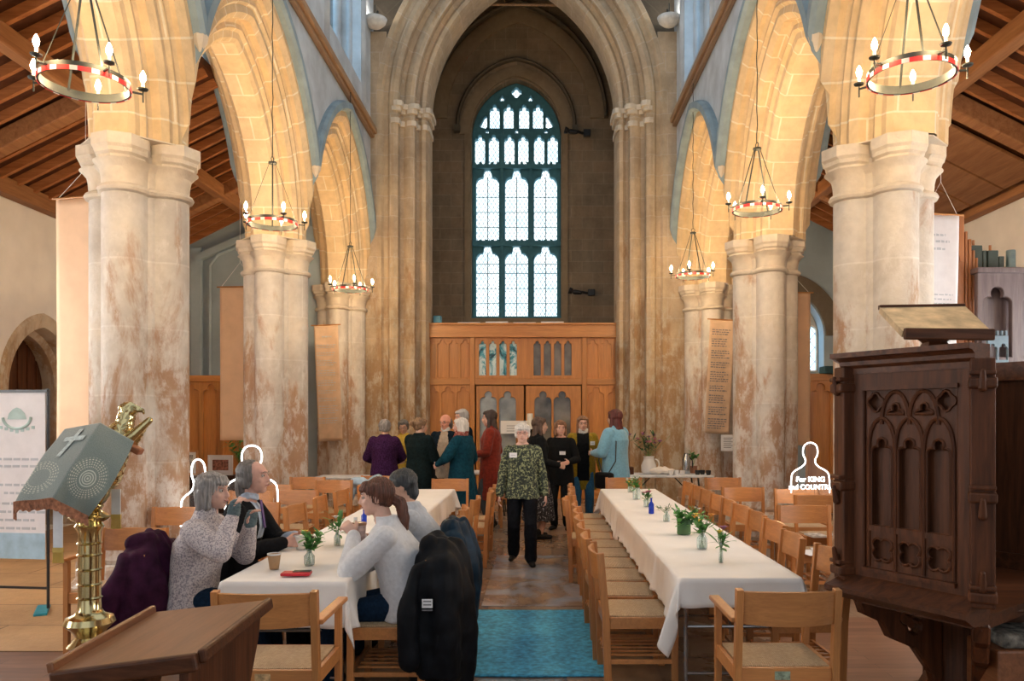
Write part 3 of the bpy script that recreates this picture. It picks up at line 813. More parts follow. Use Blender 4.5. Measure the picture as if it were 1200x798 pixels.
def ribbon():
    m, nt, b = new_mat('red_white_banding'); L = nt.links.new
    v = coords(nt, 'Object'); sep = nt.nodes.new('ShaderNodeSeparateXYZ'); L(v, sep.inputs[0])
    at2 = nd(nt, 'ShaderNodeMath', operation='ARCTAN2'); L(sep.outputs[1], at2.inputs[0]); L(sep.outputs[0], at2.inputs[1])
    ml = nd(nt, 'ShaderNodeMath', operation='MULTIPLY'); ml.inputs[1].default_value = 14; L(at2.outputs[0], ml.inputs[0])
    s = nd(nt, 'ShaderNodeMath', operation='SINE'); L(ml.outputs[0], s.inputs[0])
    r = ramp(nt, s.outputs[0], [(.35, (.75,.03,.03)), (.5, (.85,.75,.7))]); L(r.outputs[0], b.inputs['Base Color']); b.inputs['Roughness'].default_value = .35
    return m
M['ribbon'] = ribbon()
def chandelier(x, y, z, label, rot=0.0, topz=7.2, apex=.72, n=5, sidex=0):
    t = thing('chandelier', label, 'chandelier', (x, y, z), rot, 'ring chandeliers hanging in the arches')
    R = .285; mb = MB()
    pr = [(R-.006, -.03), (R+.006, -.03), (R+.006, .03), (R-.006, .03), (R-.006, -.03)]
    mb.lathe(pr, n=48, cap=False); mb.build('ring', M['iron'], t, angle=40)
    mb = MB(); mb.lathe([(R+.007, -.034), (R+.012, -.034), (R+.012, -.004), (R+.007, -.004), (R+.007, -.034)], n=48, cap=False); mb.build('banding', M['ribbon'], t, angle=40)
    for k in range(n):
        a = 2*PI*k/n + .2; c, s = math.cos(a), math.sin(a); q = V((c, s, 0)); e = q*(R+.085)
        mb = MB(); mb.bar(q*R, e, .012, .012); mb.tube([e + V((0,0,-.06)), e + V((0,0,.035))], .006, 6); mb.lathe([(.006, .02), (.034, .03), (.038, .04), (.01, .045)], e, 14)
        arm = mb.build('arm', M['iron'], t)
        mb = MB(); mb.tube([e + V((0,0,.04)), e + V((0,0,.085))], .011, 8); mb.build('candle_sleeve', M['candle'], arm)
        mb = MB(); mb.lathe([(.008, .085), (.018, .105), (.021, .125), (.014, .15), (.003, .172)], e, 12); mb.build('bulb', M['bulb'], arm, smooth=True)
        w_ = V((x, y, z)) + Matrix.Rotation(rot, 3, 'Z') @ (q*(R+.085)) + V((0,0,.13))
        point('bulb_light', w_, BULB, (1.0,.68,.36), .03)
    for k in range(4):
        a = 2*PI*k/4 + .5; mb = MB(); mb.bar((R*math.cos(a), R*math.sin(a), .0), (.035*math.cos(a), .035*math.sin(a), apex), .016, .004); mb.build('hanger_rod', M['iron'], t)
    mb = MB(); mb.lathe([(.01, apex-.02), (.05, apex-.01), (.05, apex+.01), (.012, apex+.02)], n=14); mb.tube([(.03*math.cos(b), 0, apex+.045+.03*math.sin(b)) for b in [2*PI*i/10 for i in range(11)]], .005, 5); mb.build('collar', M['iron'], t)
    mb = MB(); pts = [(.006*math.sin(i*2.1), .004*math.cos(i*1.3), apex + .07 + (topz-z-apex-.07)*i/24) for i in range(25)]
    mb.tube(pts, .006, 6); mb.build('chain', M['iron'], t)
    mb = MB(); tz = topz - z
    mb.bar((0, 0, tz), (sidex, 0, tz), .03, .03); mb.tube([(.05*math.cos(b), 0, tz+.05*math.sin(b)) for b in [2*PI*i/12 for i in range(13)]], .007, 5); mb.bar((0,0,tz),(0,0,tz-.12),.012,.012); mb.build('bracket', M['iron'], t)
    return t
BULB = 24.0
for i, (y, z) in enumerate(((5.6, 4.02), (9.55, 4.0), (13.5, 3.85))):
    chandelier(-3.2, y, z, ['lit ring chandelier nearest the camera, above the brass eagle lectern', 'lit ring chandelier above the seated couple, before the peach banner pier', 'lit ring chandelier farthest down, by the tower arch above the long brown scroll'][i], .4+i, 7.24, sidex=0.0)
for i, (y, z) in enumerate(((5.6, 4.08), (9.55, 4.17), (13.5, 4.08))):
    chandelier(2.63, y, z, ['lit ring chandelier nearest the camera, above the pulpit', 'lit ring chandelier in the middle arch above the row of empty chairs', 'lit ring chandelier farthest down, above the scroll with the small notice'][i], .9+i, 7.46)
# half-bowl wall lamps high on the tower wall
for x, z, lb in ((-3.15, 9.32, 'half-bowl wall lamp in the corner left of the tower arch'), (2.52, 9.35, 'half-bowl wall lamp in the corner right of the tower arch')):
    t = thing('wall_lamp', lb, 'lamp', (x, 15.3, z))
    mb = MB(); mb.lathe([(.02, -.16), (.12, -.13), (.2, -.06), (.23, .02), (.22, .02), (.19, -.05), (.11, -.11), (.02, -.13)], n=28); mb.build('bowl', simple('plaster_lamp_bowl', (.75,.74,.7), .6), t, smooth=True)
    mb = MB(); mb.bar((0,0,.02), (0,.25,.3), .03, .03); mb.tube([(0,0,-.1),(0,0,.3)], .012, 6); mb.build('bracket', M['iron'], t)
    mb = MB(); mb.lathe([(.02,-.07),(.16,-.03),(.16,0),(.02,.01)], n=18); mb.build('lamp', emis('wall_lamp_light', (1,.9,.78), 6), t)
# ------------------------------------------------------------------ chairs
def make_chair(arms=False):
    """faces +Y; seat .45 high, back .82"""
    t = empty('chair'); w = .235
    for sx in (-1, 1):
        mb = MB(); mb.bar((sx*w, -.20, 0), (sx*w, -.215, .45), .034, .045, (0,1,0), .003); mb.bar((sx*w, -.215, .44), (sx*w, -.25, .83), .034, .045, (0,1,0), .003); mb.build('leg', M['chair'], t)
        mb = MB(); mb.bar((sx*w, .205, 0), (sx*w, .205, .66 if arms else .45), .034, .04, (0,1,0), .003); mb.build('leg', M['chair'], t)
        if arms:
            mb = MB(); mb.box((sx*(w+.008), .02, .675), (.055, .50, .024), None, .006); mb.build('armrest', M['chair'], t)
    mb = MB()
    for y, h in ((.205, .075), (-.21, .075)): mb.box((0, y, .405), (2*w-.03, .024, h), None, .003)
    for sx in (-1, 1): mb.box((sx*w, 0, .405), (.024, .38, .07), None, .003)
    mb.build('seat_rail', M['chair_x'], t)
    def sf(u, v_):
        x = (u-.5)*2; y = (v_-.5)*2; k = (1-x**4)*(1-y**4)
        return (x*(w-.018), y*.195, .445 + .012*k**.5 if k > 0 else .445)
    mb = MB(); mb.grid(sf, 12, 12, False)
    b = len(mb.v); mb.add([(-w+.018,-.195,.43),(w-.018,-.195,.43),(w-.018,.195,.43),(-w+.018,.195,.43),(-w+.018,-.195,.445),(w-.018,-.195,.445),(w-.018,.195,.445),(-w+.018,.195,.445)], [(3,2,1,0),(0,1,5,4),(1,2,6,5),(2,3,7,6),(3,0,4,7)])
    mb.build('seat', M['rush'], t, smooth=False, angle=50)
    mb = MB(); rings = []
    for i in range(17):
        x = (i/16-.5)*2; xx = x*(w-.004); yb = -.232 - .045*(1-x*x); e = .022*max(0, abs(x)-.86)/.14
        lean = -.03
        z0, z1 = .655 + .008*(x*x), .825 - .004*x*x
        rings.append([(xx, yb+.009, z0), (xx, yb-.009, z0), (xx, yb-.009+lean*.6, z1-.004), (xx, yb-.003+lean*.6, z1), (xx, yb+.003+lean*.6, z1), (xx, yb+.009+lean*.6, z1-.004)])
    mb.loft(rings[::-1]); mb.build('backrest', M['chair_x'], t, angle=45)
    mb = MB()
    for sx in (-1, 1): mb.box((sx*(w-.0), 0, .17), (.02, .38, .026), None, .002)
    mb.box((0, .205, .19), (2*w-.03, .018, .03), None, .002)
    mb.build('stretcher', M['chair_x'], t)
    mb = MB()
    for k in range(5): mb.box((-.16+.08*k, -.02, .19), (.022, .40, .012), None, .002)
    mb.box((0, -.2, .19), (2*w-.03, .02, .02)); mb.build('book_rack', M['chair'], t)
    return t
_used = {}
def place_chair(x, y, face, label, arms=False, group=None, z=0, jit=0.0):
    """face = direction the sitter looks, degrees: 0 = +Y away from camera, 90 = -X"""
    if arms not in _used: t = _used[arms] = make_chair(arms)
    else: t = copy_tree(_used[arms])
    t.location = (x, y, z); t.rotation_euler = (0, 0, math.radians(face + jit))
    t['label'] = label; t['category'] = 'chair'
    if group: t['group'] = group
    return t
ORD = ['first', 'second', 'third', 'fourth', 'fifth', 'sixth', 'seventh', 'eighth', 'ninth', 'tenth']
# chairs along the aisle side of the right-hand table, facing +X  (rotate -90)
gA = 'wooden chairs on the aisle side of the pulpit-side table'
for i, (x, y) in enumerate([(.62,5.06),(.60,5.62),(.60,6.13),(.60,6.63),(.61,7.13),(.62,7.63),(.54,8.16),(.62,8.70),(.64,9.22),(.66,9.80)]):
    place_chair(x, y, -90, 'empty wooden chair between the aisle and the right-hand table, %s from the near end' % ORD[i], False, gA, jit=[1,-2,2,-1,1,2,-3,2,-1,1][i])
gB = 'wooden chairs on the pulpit side of the right-hand table'
for i, (x, y) in enumerate([(1.60,4.97),(1.56,5.66),(1.63,6.30),(1.66,6.93),(1.66,7.44),(1.66,7.95),(1.66,8.46),(1.67,9.02),(1.67,9.54),(1.66,10.12)]):
    place_chair(x, y, 90, 'empty wooden chair on the pulpit side of the right-hand table, %s from the near end' % ORD[i], False, gB, jit=[3,-2,1,-1,2,-2,1,2,-1,0][i])
gC = 'wooden chairs on the wall side of the left-hand table'
for i, (x, y) in enumerate([(-2.13,6.78),(-2.06,7.50),(-2.04,8.32),(-2.0,9.02),(-1.93,9.85)]):
    place_chair(x, y, -90, 'empty wooden chair on the wall side of the left-hand table, %s beyond the seated man' % ORD[i], False, gC, jit=[8,-4,3,-2,1][i])
place_chair(-2.13, 5.0, -90, 'wooden chair with a plum coat, under the woman in the flecked cardigan', False, gC)
place_chair(-2.12, 5.66, -90, 'wooden chair the man in the dark suit sits on', False, gC)
gD = 'wooden chairs on the aisle side of the left-hand table'
place_chair(-.88, 4.82, 90, 'wooden chair with a black coat, under the woman in the white jumper', False, gD)
place_chair(-.86, 5.62, 90, 'wooden chair with a navy coat, under the person in the grey jumper', False, gD)
for i, (x, y) in enumerate([(-.88,6.42),(-.94,7.30),(-.90,8.22),(-.80,8.98),(-.80,9.62)]):
    place_chair(x, y, 90, 'empty wooden chair on the aisle side of the left-hand table, %s beyond the grey-jumper sitter' % ORD[i], False, gD, jit=[0,4,-3,2,-2][i])
# heads and feet of the tables
place_chair(-1.30, 4.02, 0, 'wooden armchair at the near end of the left-hand table, back to the camera', True, 'wooden armchairs')
place_chair(1.20, 4.06, 0, 'wooden armchair at the near end of the right-hand table, back to the camera', True, 'wooden armchairs')
place_chair(-3.03, 5.70, 180, 'wooden armchair standing behind the brass eagle lectern', True, 'wooden armchairs')
place_chair(-1.2, 10.55, 180, 'wooden chair at the far end of the left-hand table', False)
place_chair(1.18, 10.75, 180, 'wooden chair at the far end of the right-hand table, below the scarlet-haired visitor' if False else 'wooden chair at the far end of the right-hand table', False)
gE = 'spare wooden chairs standing in rows in the aisles'
for x, y, lb in [(2.50,7.25,'spare chair holding white papers, nearest of the rows beside the pulpit'), (2.98,8.25,'spare chair second back from the nearest in the rows beside the pulpit'),
                 (3.0,9.00,'spare chair in front of the lit silhouette'), (2.42,9.2,'spare chair just left of the lit silhouette chairs'), (3.54,9.05,'spare chair between the lit silhouette and the pulpit'),
                 (2.55,10.75,'spare chair beside the stained pier, under the wall side of the scroll'),
                 (-2.80,7.55,'spare chair directly behind the seated man, by the left silhouette'), (-2.77,8.85,'spare chair in front of the pier with the peach banner'),
                 (-3.27,8.75,'spare chair carrying the left lit silhouette'), (-2.72,10.3,'spare chair with worn top edge standing before the brown scroll pier'), (-3.24,10.85,'spare chair half hidden behind another before the brown scroll pier'),
                 (-2.30,11.1,'spare chair with a pale blue jacket heaped on it'), (-3.3,6.55 if False else 9.6,'spare chair behind the left silhouette')]:
    place_chair(x, y, 180, lb, False, gE, jit=random.uniform(-3, 3))
for o in [q for q in bpy.data.objects if q.type == 'EMPTY' and q.get('group') == 'wooden armchairs' and q.location.y < 5]:
    lf = o.location.x < 0; mb = MB(); mb.box((-.02, -.2235, .405), (.075, .003, .042), None, .0005); p = mb.build('name_plate', simple('engraved_plate', (.55,.38,.20) if lf else (.30,.38,.28), .35, .3, var=.3, scale=60), o); p['label'] = 'small brass plate' if lf else 'small greenish metal plate'
# ------------------------------------------------------------------ folding tables and cloths
def folding_table(x, y, label, L=1.82, W=.66, z=.725):
    t = thing('folding_table', label, 'table', (x, y, 0), 0, 'folding tables under the white cloths')
    mb = MB(); mb.box((0,0,z-.015), (W, L, .03), None, .006); mb.build('tabletop', simple('grey_table_top', (.6,.6,.58), .6) if 'tt' not in M else M['tt'], t)
    for sy in (-1, 1):
        mb = MB(); yy = sy*(L/2-.22)
        for sx in (-1, 1): mb.tube([(sx*(W/2-.06), yy, z-.03), (sx*(W/2-.06), yy, .02)], .013, 8)
        mb.tube([(-(W/2-.06), yy, .12), ((W/2-.06), yy, .12)], .011, 8); mb.tube([(0, yy, .4), (0, yy*.35, z-.04)], .008, 6); mb.tube([(-(W/2-.06), yy, .4), ((W/2-.06), yy, .4)], .011, 8)
        mb.build('leg', M['steel'], t)
    return t
M['tt'] = simple('grey_table_top', (.62,.62,.6), .6)
for k in range(3):
    folding_table(1.155, 5.45+1.86*k, 'folding table under the right-hand white cloths, %s from the near end' % ORD[k])
    folding_table(-1.43, 5.37+1.86*k, 'folding table under the left-hand white cloths, %s from the near end' % ORD[k])
def cloth(cx, cy, W, L, label, ov=(.3,.3,.3,.3), z=.735, seed=0, amp=.02, lowc=0.0, group='white tablecloths'):
    """a rectangular cloth over a table: ov = overhang -x, +x, -y, +y"""
    nx, ny = 70, 130; mb = MB()
    X0, X1, Y0, Y1 = -W/2-ov[0], W/2+ov[1], -L/2-ov[2], L/2+ov[3]
    def fn(u, v):
        s = X0 + (X1-X0)*u; t = Y0 + (Y1-Y0)*v
        if s < -W/2: s = -W/2 + (s + W/2)*(1 + lowc*max(0, 1-(t-Y0)/.55))
        a = (s - W/2) if s > W/2 else (s + W/2 if s < -W/2 else 0); b = (t - L/2) if t > L/2 else (t + L/2 if t < -L/2 else 0)
        px = max(-W/2, min(W/2, s)); py = max(-L/2, min(L/2, t)); d = math.hypot(a, b)
        zz = z; ox = oy = 0
        if d > 1e-6:
            e = min(d, .012); k = 1-math.exp(-d/.06)
            rip = amp*k*(math.sin((s*(1 if a == 0 else .15)+t*(1 if b == 0 else .15))*21 + seed) + .6*math.sin((s+t)*9.0+seed*2)) * (d/.3)**.7
            spread = .012 + .035*d + abs(rip)*.6 + rip*.5
            if a and b: spread = .012 + .17*d + .03*math.sin(math.atan2(abs(b), abs(a))*6+seed)*d/.2
            ox, oy = a/d*spread, b/d*spread; zz = z - max(0, d-.006)
            if zz < .02: zz = .02
        else:
            zz += .0015*noise.noise(V((s*2, t*2, seed)))
        return (cx+px+ox, cy+py+oy, zz)
    mb.grid(fn, nx, ny, False)
    me = mb.build('tablecloth', M['white_cloth'], smooth=True)
    so = me.modifiers.new('thick', 'SOLIDIFY'); so.thickness = .002
    return tag(me, label, 'tablecloth', group)
cloth(1.155, 6.22, .69, 3.36, 'white tablecloth over the near half of the right-hand table, corner hanging low', (.26,.24,.17,.0), seed=1, lowc=.62)
cloth(1.155, 9.05, .69, 2.36, 'white tablecloth over the far half of the right-hand table', (.27,.24,.02,.26), z=.739, seed=4, lowc=.5)
cloth(-1.43, 6.15, .69, 3.40, 'white tablecloth over the near half of the left-hand table', (.25,.26,.26,.0), seed=2)
cloth(-1.43, 9.0, .69, 2.40, 'white tablecloth over the far half of the left-hand table', (.25,.25,.02,.28), z=.739, seed=7)

# ------------------------------------------------------------------ aisle carpet and stone slabs
mb = MB(); rug = []
def rugf(u, v): return (-.56 + 1.0*u + .006*math.sin(v*17), 5.05 + 1.74*v + .005*math.sin(u*9), .012 + .0015*noise.noise(V((u*9, v*9, 0))))
mb.grid(rugf, 30, 40); o = mb.build('aisle_rug', None or simple('bright_blue_carpet', (.05,.31,.50), .75, var=.28, scale=26, bmp=.4, coord='Position'), smooth=True)
so = o.modifiers.new('t', 'SOLIDIFY'); so.thickness = .010; so.offset = -1
tag(o, 'bright blue rug lying in the aisle beside the black coat', 'rug')
mb = MB(); mb.bx(-.50, .42, 6.95, 9.5, -.02, .008, .003); o = struct(mb.build('floor', M['slab']))

# ------------------------------------------------------------------ wooden screen under the tower (west porch)
SY = 16.25
def su(u): return (u-CU)*SY/F
def sz(v): return H - (v-CV)*SY/F
po = thing('porch_screen', 'light oak panelled porch screen with glazed double doors filling the tower arch', 'screen', (0, SY, 0))
def panelwork(mb, x0, x1, z0, z1, n, ybase, arch=True, d=.02, cus='tre'):
    """framed blank tracery: n cusped recesses cut through the face board"""
    w = (x1-x0)/n; hs = []
    for k in range(n):
        cx = x0 + w*(k+.5); ww = w*.82; zs = z1 - ww*.62 - .03
        hs.append(cusped(cx, z0+.03, zs, ww, cus))
    add_plate(mb, [(x0,z0),(x1,z0),(x1,z1),(x0,z1)], hs, d, XZ(ybase), .004)
L0, L1, C0, C1, R0, R1 = su(504), su(552), su(556), su(683), su(687), su(727)
mb = MB()
mb.bx(L0-.1, R1+.1, .06, .12, 0, sz(392)); 
for x0, x1 in ((L0-.1, C0), (C0+.0, su(561)), (su(606), su(625)), (su(670), C1), (C1, R1+.1)): mb.bx(x0, x1, .0, .06, 0, sz(392))
mb.v = [p + V((0,0,0)) for p in mb.v]
# back boards are opened where glass shows
mb = MB()
g1 = [cusped(su(u), sz(440), sz(404.5), .145) for u in (565.5, 577.5, 589.5, 601.5)] + [cusped(su(u), sz(440), sz(404.5), .145) for u in (629.5, 641.5, 653.5, 665.5)]
add_plate(mb, [(C0,sz(444)),(C1,sz(444)),(C1,sz(394)),(C0,sz(394))], g1, .05, XZ(0), .006)
mb.build('upper_light_frame', M['oak'], po)
mb = MB(); panelwork(mb, L0-.1, L1, sz(444), sz(396), 4, 0, d=.03); panelwork(mb, L0-.1, L1, 0.12, sz(451), 3, 0, d=.03); mb.bx(L0-.1, L1, .02, .05, 0, sz(396)); mb.build('side_panel', M['oak'], po)
mb = MB(); panelwork(mb, R0, R1+.1, sz(444), sz(396), 3, 0, d=.03); panelwork(mb, R0, R1+.1, 0.12, sz(451), 2, 0, d=.03); mb.bx(R0, R1+.1, .02, .05, 0, sz(396)); mb.build('side_panel', M['oak'], po)
mb = MB(); mb.bx(L0-.12, R1+.12, -.09, .12, sz(394), sz(380), .01); mb.bx(L0-.12, R1+.12, -.13, .12, sz(381.5), sz(379), .008); mb.bx(L0-.12, R1+.12, -.11, .12, sz(396), sz(393.5), .006)
mb.build('cornice', M['oak_x'], po)
mb = MB(); mb.bx(L0-.12, R1+.12, -.05, .06, sz(451), sz(444), .008); mb.build('rail', M['oak_x'], po); mb = MB(); mb.bx(L0-.12, R1+.12, -.04, .06, 0, .14, .008); mb.build('plinth', M['oak_x'], po)
for x in (L1+.03, C1+.03): mb = MB(); mb.bx(x-.05, x+.05, -.07, .06, 0, sz(394), .01); mb.build('post', M['oak'], po)
mb = MB(); mb.bx(L0-.1, R1+.1, -.1, 3.7, sz(379)-.05, sz(379)-.0); mb.build('roof_deck', M['oak_x'], po)
pane_teal = leaded('porch_upper_glass', (.12,.30,.34), .0, 7, 7)
def stained():  # plain panes; a bluish-white reflection is put into their colour
    m, nt, b = new_mat('porch_glass_painted_reflection'); n = noise_n(nt, coords(nt, 'Position', (1.0,1,.6)), 5.0, 4, .7, 1.2)
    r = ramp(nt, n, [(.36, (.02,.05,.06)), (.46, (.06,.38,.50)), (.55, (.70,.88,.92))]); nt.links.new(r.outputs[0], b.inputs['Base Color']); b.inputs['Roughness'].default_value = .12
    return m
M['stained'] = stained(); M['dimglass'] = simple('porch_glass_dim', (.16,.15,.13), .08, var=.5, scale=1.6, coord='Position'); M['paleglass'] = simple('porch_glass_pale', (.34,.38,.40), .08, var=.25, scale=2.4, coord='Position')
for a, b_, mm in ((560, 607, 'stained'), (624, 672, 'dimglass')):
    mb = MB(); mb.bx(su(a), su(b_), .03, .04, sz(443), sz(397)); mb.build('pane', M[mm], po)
for (a, b_, mm, sgn) in ((558, 614, 'paleglass', 1), (616, 681, 'dimglass', -1)):
    mb = MB(); x0, x1 = su(a), su(b_); hs = []
    xa, xb = (su(561), su(606)) if sgn > 0 else (su(625), su(670))
    w = (xb-xa)/2
    for k in range(2): hs.append(cusped(xa+w*(k+.5), sz(560), sz(470), w*.88))
    add_plate(mb, [(x0,.14),(x1,.14),(x1,sz(452)),(x0,sz(452))], hs, .05, XZ(0), .006)
    d = mb.build('door', M['oak'], po)
    mb = MB(); mb.bx(xa-.02, xb+.02, .03, .04, sz(562), sz(455)); mb.build('pane', M[mm], d)
    mb = MB(); xk = su(612) if sgn > 0 else su(619); mb.box((xk, -.04, 1.12), (.05, .02, .2)); mb.tube([(xk,-.05,1.15),(xk,-.1,1.15),(xk+sgn*-.07,-.1,1.15)], .01, 6); mb.build('handle', M['iron'], d)
# things on and by the screen
mb = MB(); mb.bx(su(587), su(622), -.0, .004, sz(508), sz(493)); mb.cur = 1
for k in range(3): mb.bx(su(594), su(613-k*3), -.002, .0, sz(499.5+k*3), sz(498.3+k*3))
o = mb.build('notice', [M['paper'], M['palink']], None, loc=(0, SY-.12, 0)); tag(o, 'white paper notice on the glazed porch door behind the rust coat', 'notice')
mb = MB()
for k in range(4): mb.bx(su(535+k*33), su(562+k*33), .0, .16, 0, .05+.015*(k % 2), .01)
o = mb.build('white_box', M['paper'], None, loc=(0, SY+.2, sz(379))); tag(o, 'row of low white light fittings lying along the porch roof', 'light fitting')
mb = MB(); mb.box((0,0,.09), (.16,.2,.18), None, .02); o = mb.build('storage_box', simple('blue_plastic', (.08,.3,.42), .4), None, loc=(su(511), SY+.25, sz(379))); tag(o, 'small blue box at the corner of the porch roof', 'box')
def fitting(loc, label):
    t = thing('spotlight', label, 'spotlight', loc)
    mb = MB(); mb.capsule((-.16,0,0), (-.02,0,-.02), .06, .05); mb.lathe([(.03,0),(.07,.02),(.085,.10),(.08,.105)], (-.2,0,.01), 14, Matrix.Rotation(-1.3, 3, 'Y')); mb.build('lamp_head', M['black'], t, angle=40)
    mb = MB(); mb.bar((0,0,0), (.18,.1,-.02), .05, .05); mb.box((.26,.12,0), (.18,.12,.17), None, .02); mb.build('bracket', M['black'], t)
fitting((at(681, 342, 19.6)), 'black spotlight on a box bracket right of the west window foot')
fitting((at(676, 154, 19.6)), 'black spotlight at the springing of the west window hood')
# ------------------------------------------------------------------ oak cupboards at the aisle ends
def oak_press(name, x, y, w, h, label, n, handle=False, inner=True):
    t = thing(name, label, 'screen', (x, y, 0))
    mb = MB(); mb.bx(-w/2, w/2, .03, .1, 0, h-.04); mb.build('back_board', M['oak'], t)
    mb = MB(); panelwork(mb, -w/2, w/2, .12, h-.12, n, 0, d=.05); mb.build('panel', M['oak'], t)
    mb = MB(); mb.bx(-w/2-.03, w/2+.03, -.06, .12, h-.12, h, .01); mb.build('rail', M['oak_x'], t); mb = MB(); mb.bx(-w/2-.02, w/2+.02, -.04, .1, 0, .13, .01); mb.build('plinth', M['oak_x'], t)
    if handle:
        mb = MB(); mb.box((.34,-.045,1.45), (.1,.01,.3)); mb.build('lock_plate', M['brass'], t)
        mb = MB(); mb.ball((.34,-.09,1.28), .045); mb.tube([(.34,-.03,1.28),(.34,-.09,1.28)], .015); mb.build('door_knob', M['brass'], t, smooth=True)
oak_press('oak_screen', -6.2, 15.05, 1.9, 2.46, 'light oak panelled cupboard against the blue aisle wall', 5)
oak_press('oak_screen', 5.35, 13.8, 1.35, 2.42, 'light oak panelled door with brass knob behind the pulpit', 3, True)
mb = MB(); mb.bx(-.42, .42, -.15, .15, 0, .13, .02); o = mb.build('folded_cloth', simple('dark_teal_cloth', (.02,.07,.09), .8), None, loc=(5.35, 13.8, 2.42)); tag(o, 'dark teal folded cloth lying on the oak door case', 'cloth')
# ------------------------------------------------------------------ pulpit
PA, PB = V((1.985, 3.55, 0)), V((1.635, 4.15, 0))
z0, z1 = .80, 1.925
t = thing('pulpit', 'dark carved oak pulpit with traceried panels on a bracketed stem', 'pulpit', (2.35, 4.25, 0))
O = V((2.35, 4.25, 0)); t_pulpit = t
pts = [V((1.985,3.55,0)), V((1.635,4.15,0)), V((1.98,4.85,0)), V((2.70,4.98,0)), V((3.10,4.45,0))]
def facet(A, B, carved=True):
    d = (B-A); w = d.length; d.normalize(); n = V((0,0,1)).cross(d)     # outward is -n? choose away from O
    mid = (A+B)/2
    if n.dot(mid-O) < 0: n = -n
    L = lambda x, z, o: A - O + d*x + V((0,0,z)) + n*o
    # frame: origin at A, x along d, outwards n ; plate uses x cross y
    fr = (A - O, d, V((0,0,1)))
    mb = MB(); holes = []; m = .12; iw = (w-2*m)/3
    for k in range(3):
        cx = m + iw*(k+.5)
        holes.append(cusped(cx, z0+.31, z0+.68, iw*.80, 'tre'))
        holes.append(quatre(cx, z0+.19, iw*.46, 28, 4, PI/4))
    for k in (1, 2): 
        cx = m + iw*k
        holes.append(cusped(cx, z0+.80, z0+.87, iw*.60, 'tre')[2:])
    holes.append(quatre(m+iw*.26, z0+.93, .05, 20)); holes.append(quatre(w-m-iw*.26, z0+.93, .05, 20))
    vs, fs = plate([(0,z0+.02),(w,z0+.02),(w,z1-.02),(0,z1-.02)], [[(m-.02,z0+.09),(w-m+.02,z0+.09),(w-m+.02,z1-.13),(m-.02,z1-.13)]], .06, fr, .006)
    mb.add([p + n*.0 for p in vs], fs)
    if carved:
        vs, fs = plate([(m-.02,z0+.09),(w-m+.02,z0+.09),(w-m+.02,z1-.13),(m-.02,z1-.13)], holes, .03, fr, .005)
        mb.add([p + n*.0 for p in vs], fs)
        # raised cusped mouldings round every opening
        for h in holes:
            q = [L(x, z, .017) for x, z in h]; mb.tube(q + [q[0]], .0075, 5, False)
        for k in range(4): mb.tube([L(m+iw*k, z0+.10, .018), L(m+iw*k, z0+.70, .018)], .009, 6)
        for k in range(3):          # interlacing pointed hoods above the lights
            cx = m + iw*(k+.5)
            for s in (-1, 1):
                mb.tube([L(cx + s*iw*.5*math.cos(a)*1.0, z0+.68+.17*math.sin(a)**.9, .018) for a in [PI/2*i/8 for i in range(9)]], .010, 6)
        for k in (1, 2):
            cx = m + iw*k
            for s in (-1, 1):
                mb.tube([L(cx + s*iw*.5*math.cos(a), z0+.82+.16*math.sin(a)**.9, .018) for a in [PI/2*i/8 for i in range(9)]], .010, 6)
        mb.bar(L(m, z0+.295, .012), L(w-m, z0+.295, .012), .03, .02, n); 
    mb.bar(L(m-.02, z0+.085, .03), L(w-m+.02, z0+.085, .03), .02, .035, n)
    mb.bar(L(m-.03, z1-.125, .03), L(w-m+.03, z1-.125, .03), .02, .025, n)
    mb.build('panel', M['darkwood'], t)
    b = MB(); vs, fs = plate([(.02,z0+.04),(w-.02,z0+.04),(w-.02,z1-.04),(.02,z1-.04)], [], .02, fr); b.add([p - n*.022 for p in vs], fs); b.build('back_board', M['darkwood'], t)
for i in range(4): facet(pts[i], pts[i+1], i < 2)
def polyring(off, z, closed=False):
    out = []; P = pts
    for i, p in enumerate(P):
        d0 = (P[i]-P[i-1]).normalized() if i > 0 else (P[1]-P[0]).normalized()
        d1 = (P[i+1]-P[i]).normalized() if i < len(P)-1 else d0
        n0 = V((-d0.y*-1*-1, d0.x, 0)); 
        def nn(d, mid):
            n = V((d.y, -d.x, 0)); return n if n.dot(mid - O) > 0 else -n
        a = nn(d0, p); b = nn(d1, p); m = (a+b).normalized(); k = off/max(.5, m.dot(a))
        out.append(p - O + m*k + V((0,0,z)))
    return out
def moulding(prof, name, mat):
    mb = MB(); rows = [[polyring(o, z)[i] for (o, z) in prof] for i in range(len(pts))]
    mb.loft(rows, True, True); return mb.build(name, mat, t)
moulding([(-.06,z1-.05),(.035,z1-.05),(.035,z1-.02),(.055,z1-.005),(.055,z1+.015),(.075,z1+.03),(.10,z1+.035),(.10,z1+.06),(-.06,z1+.06)], 'cornice', M['darkwood_x'])
moulding([(-.06,z0-.08),(.06,z0-.08),(.10,z0-.055),(.125,z0-.04),(.125,z0-.015),(.10,z0+.0),(.03,z0+.045),(-.06,z0+.045)], 'ledge', M['darkwood_x'])
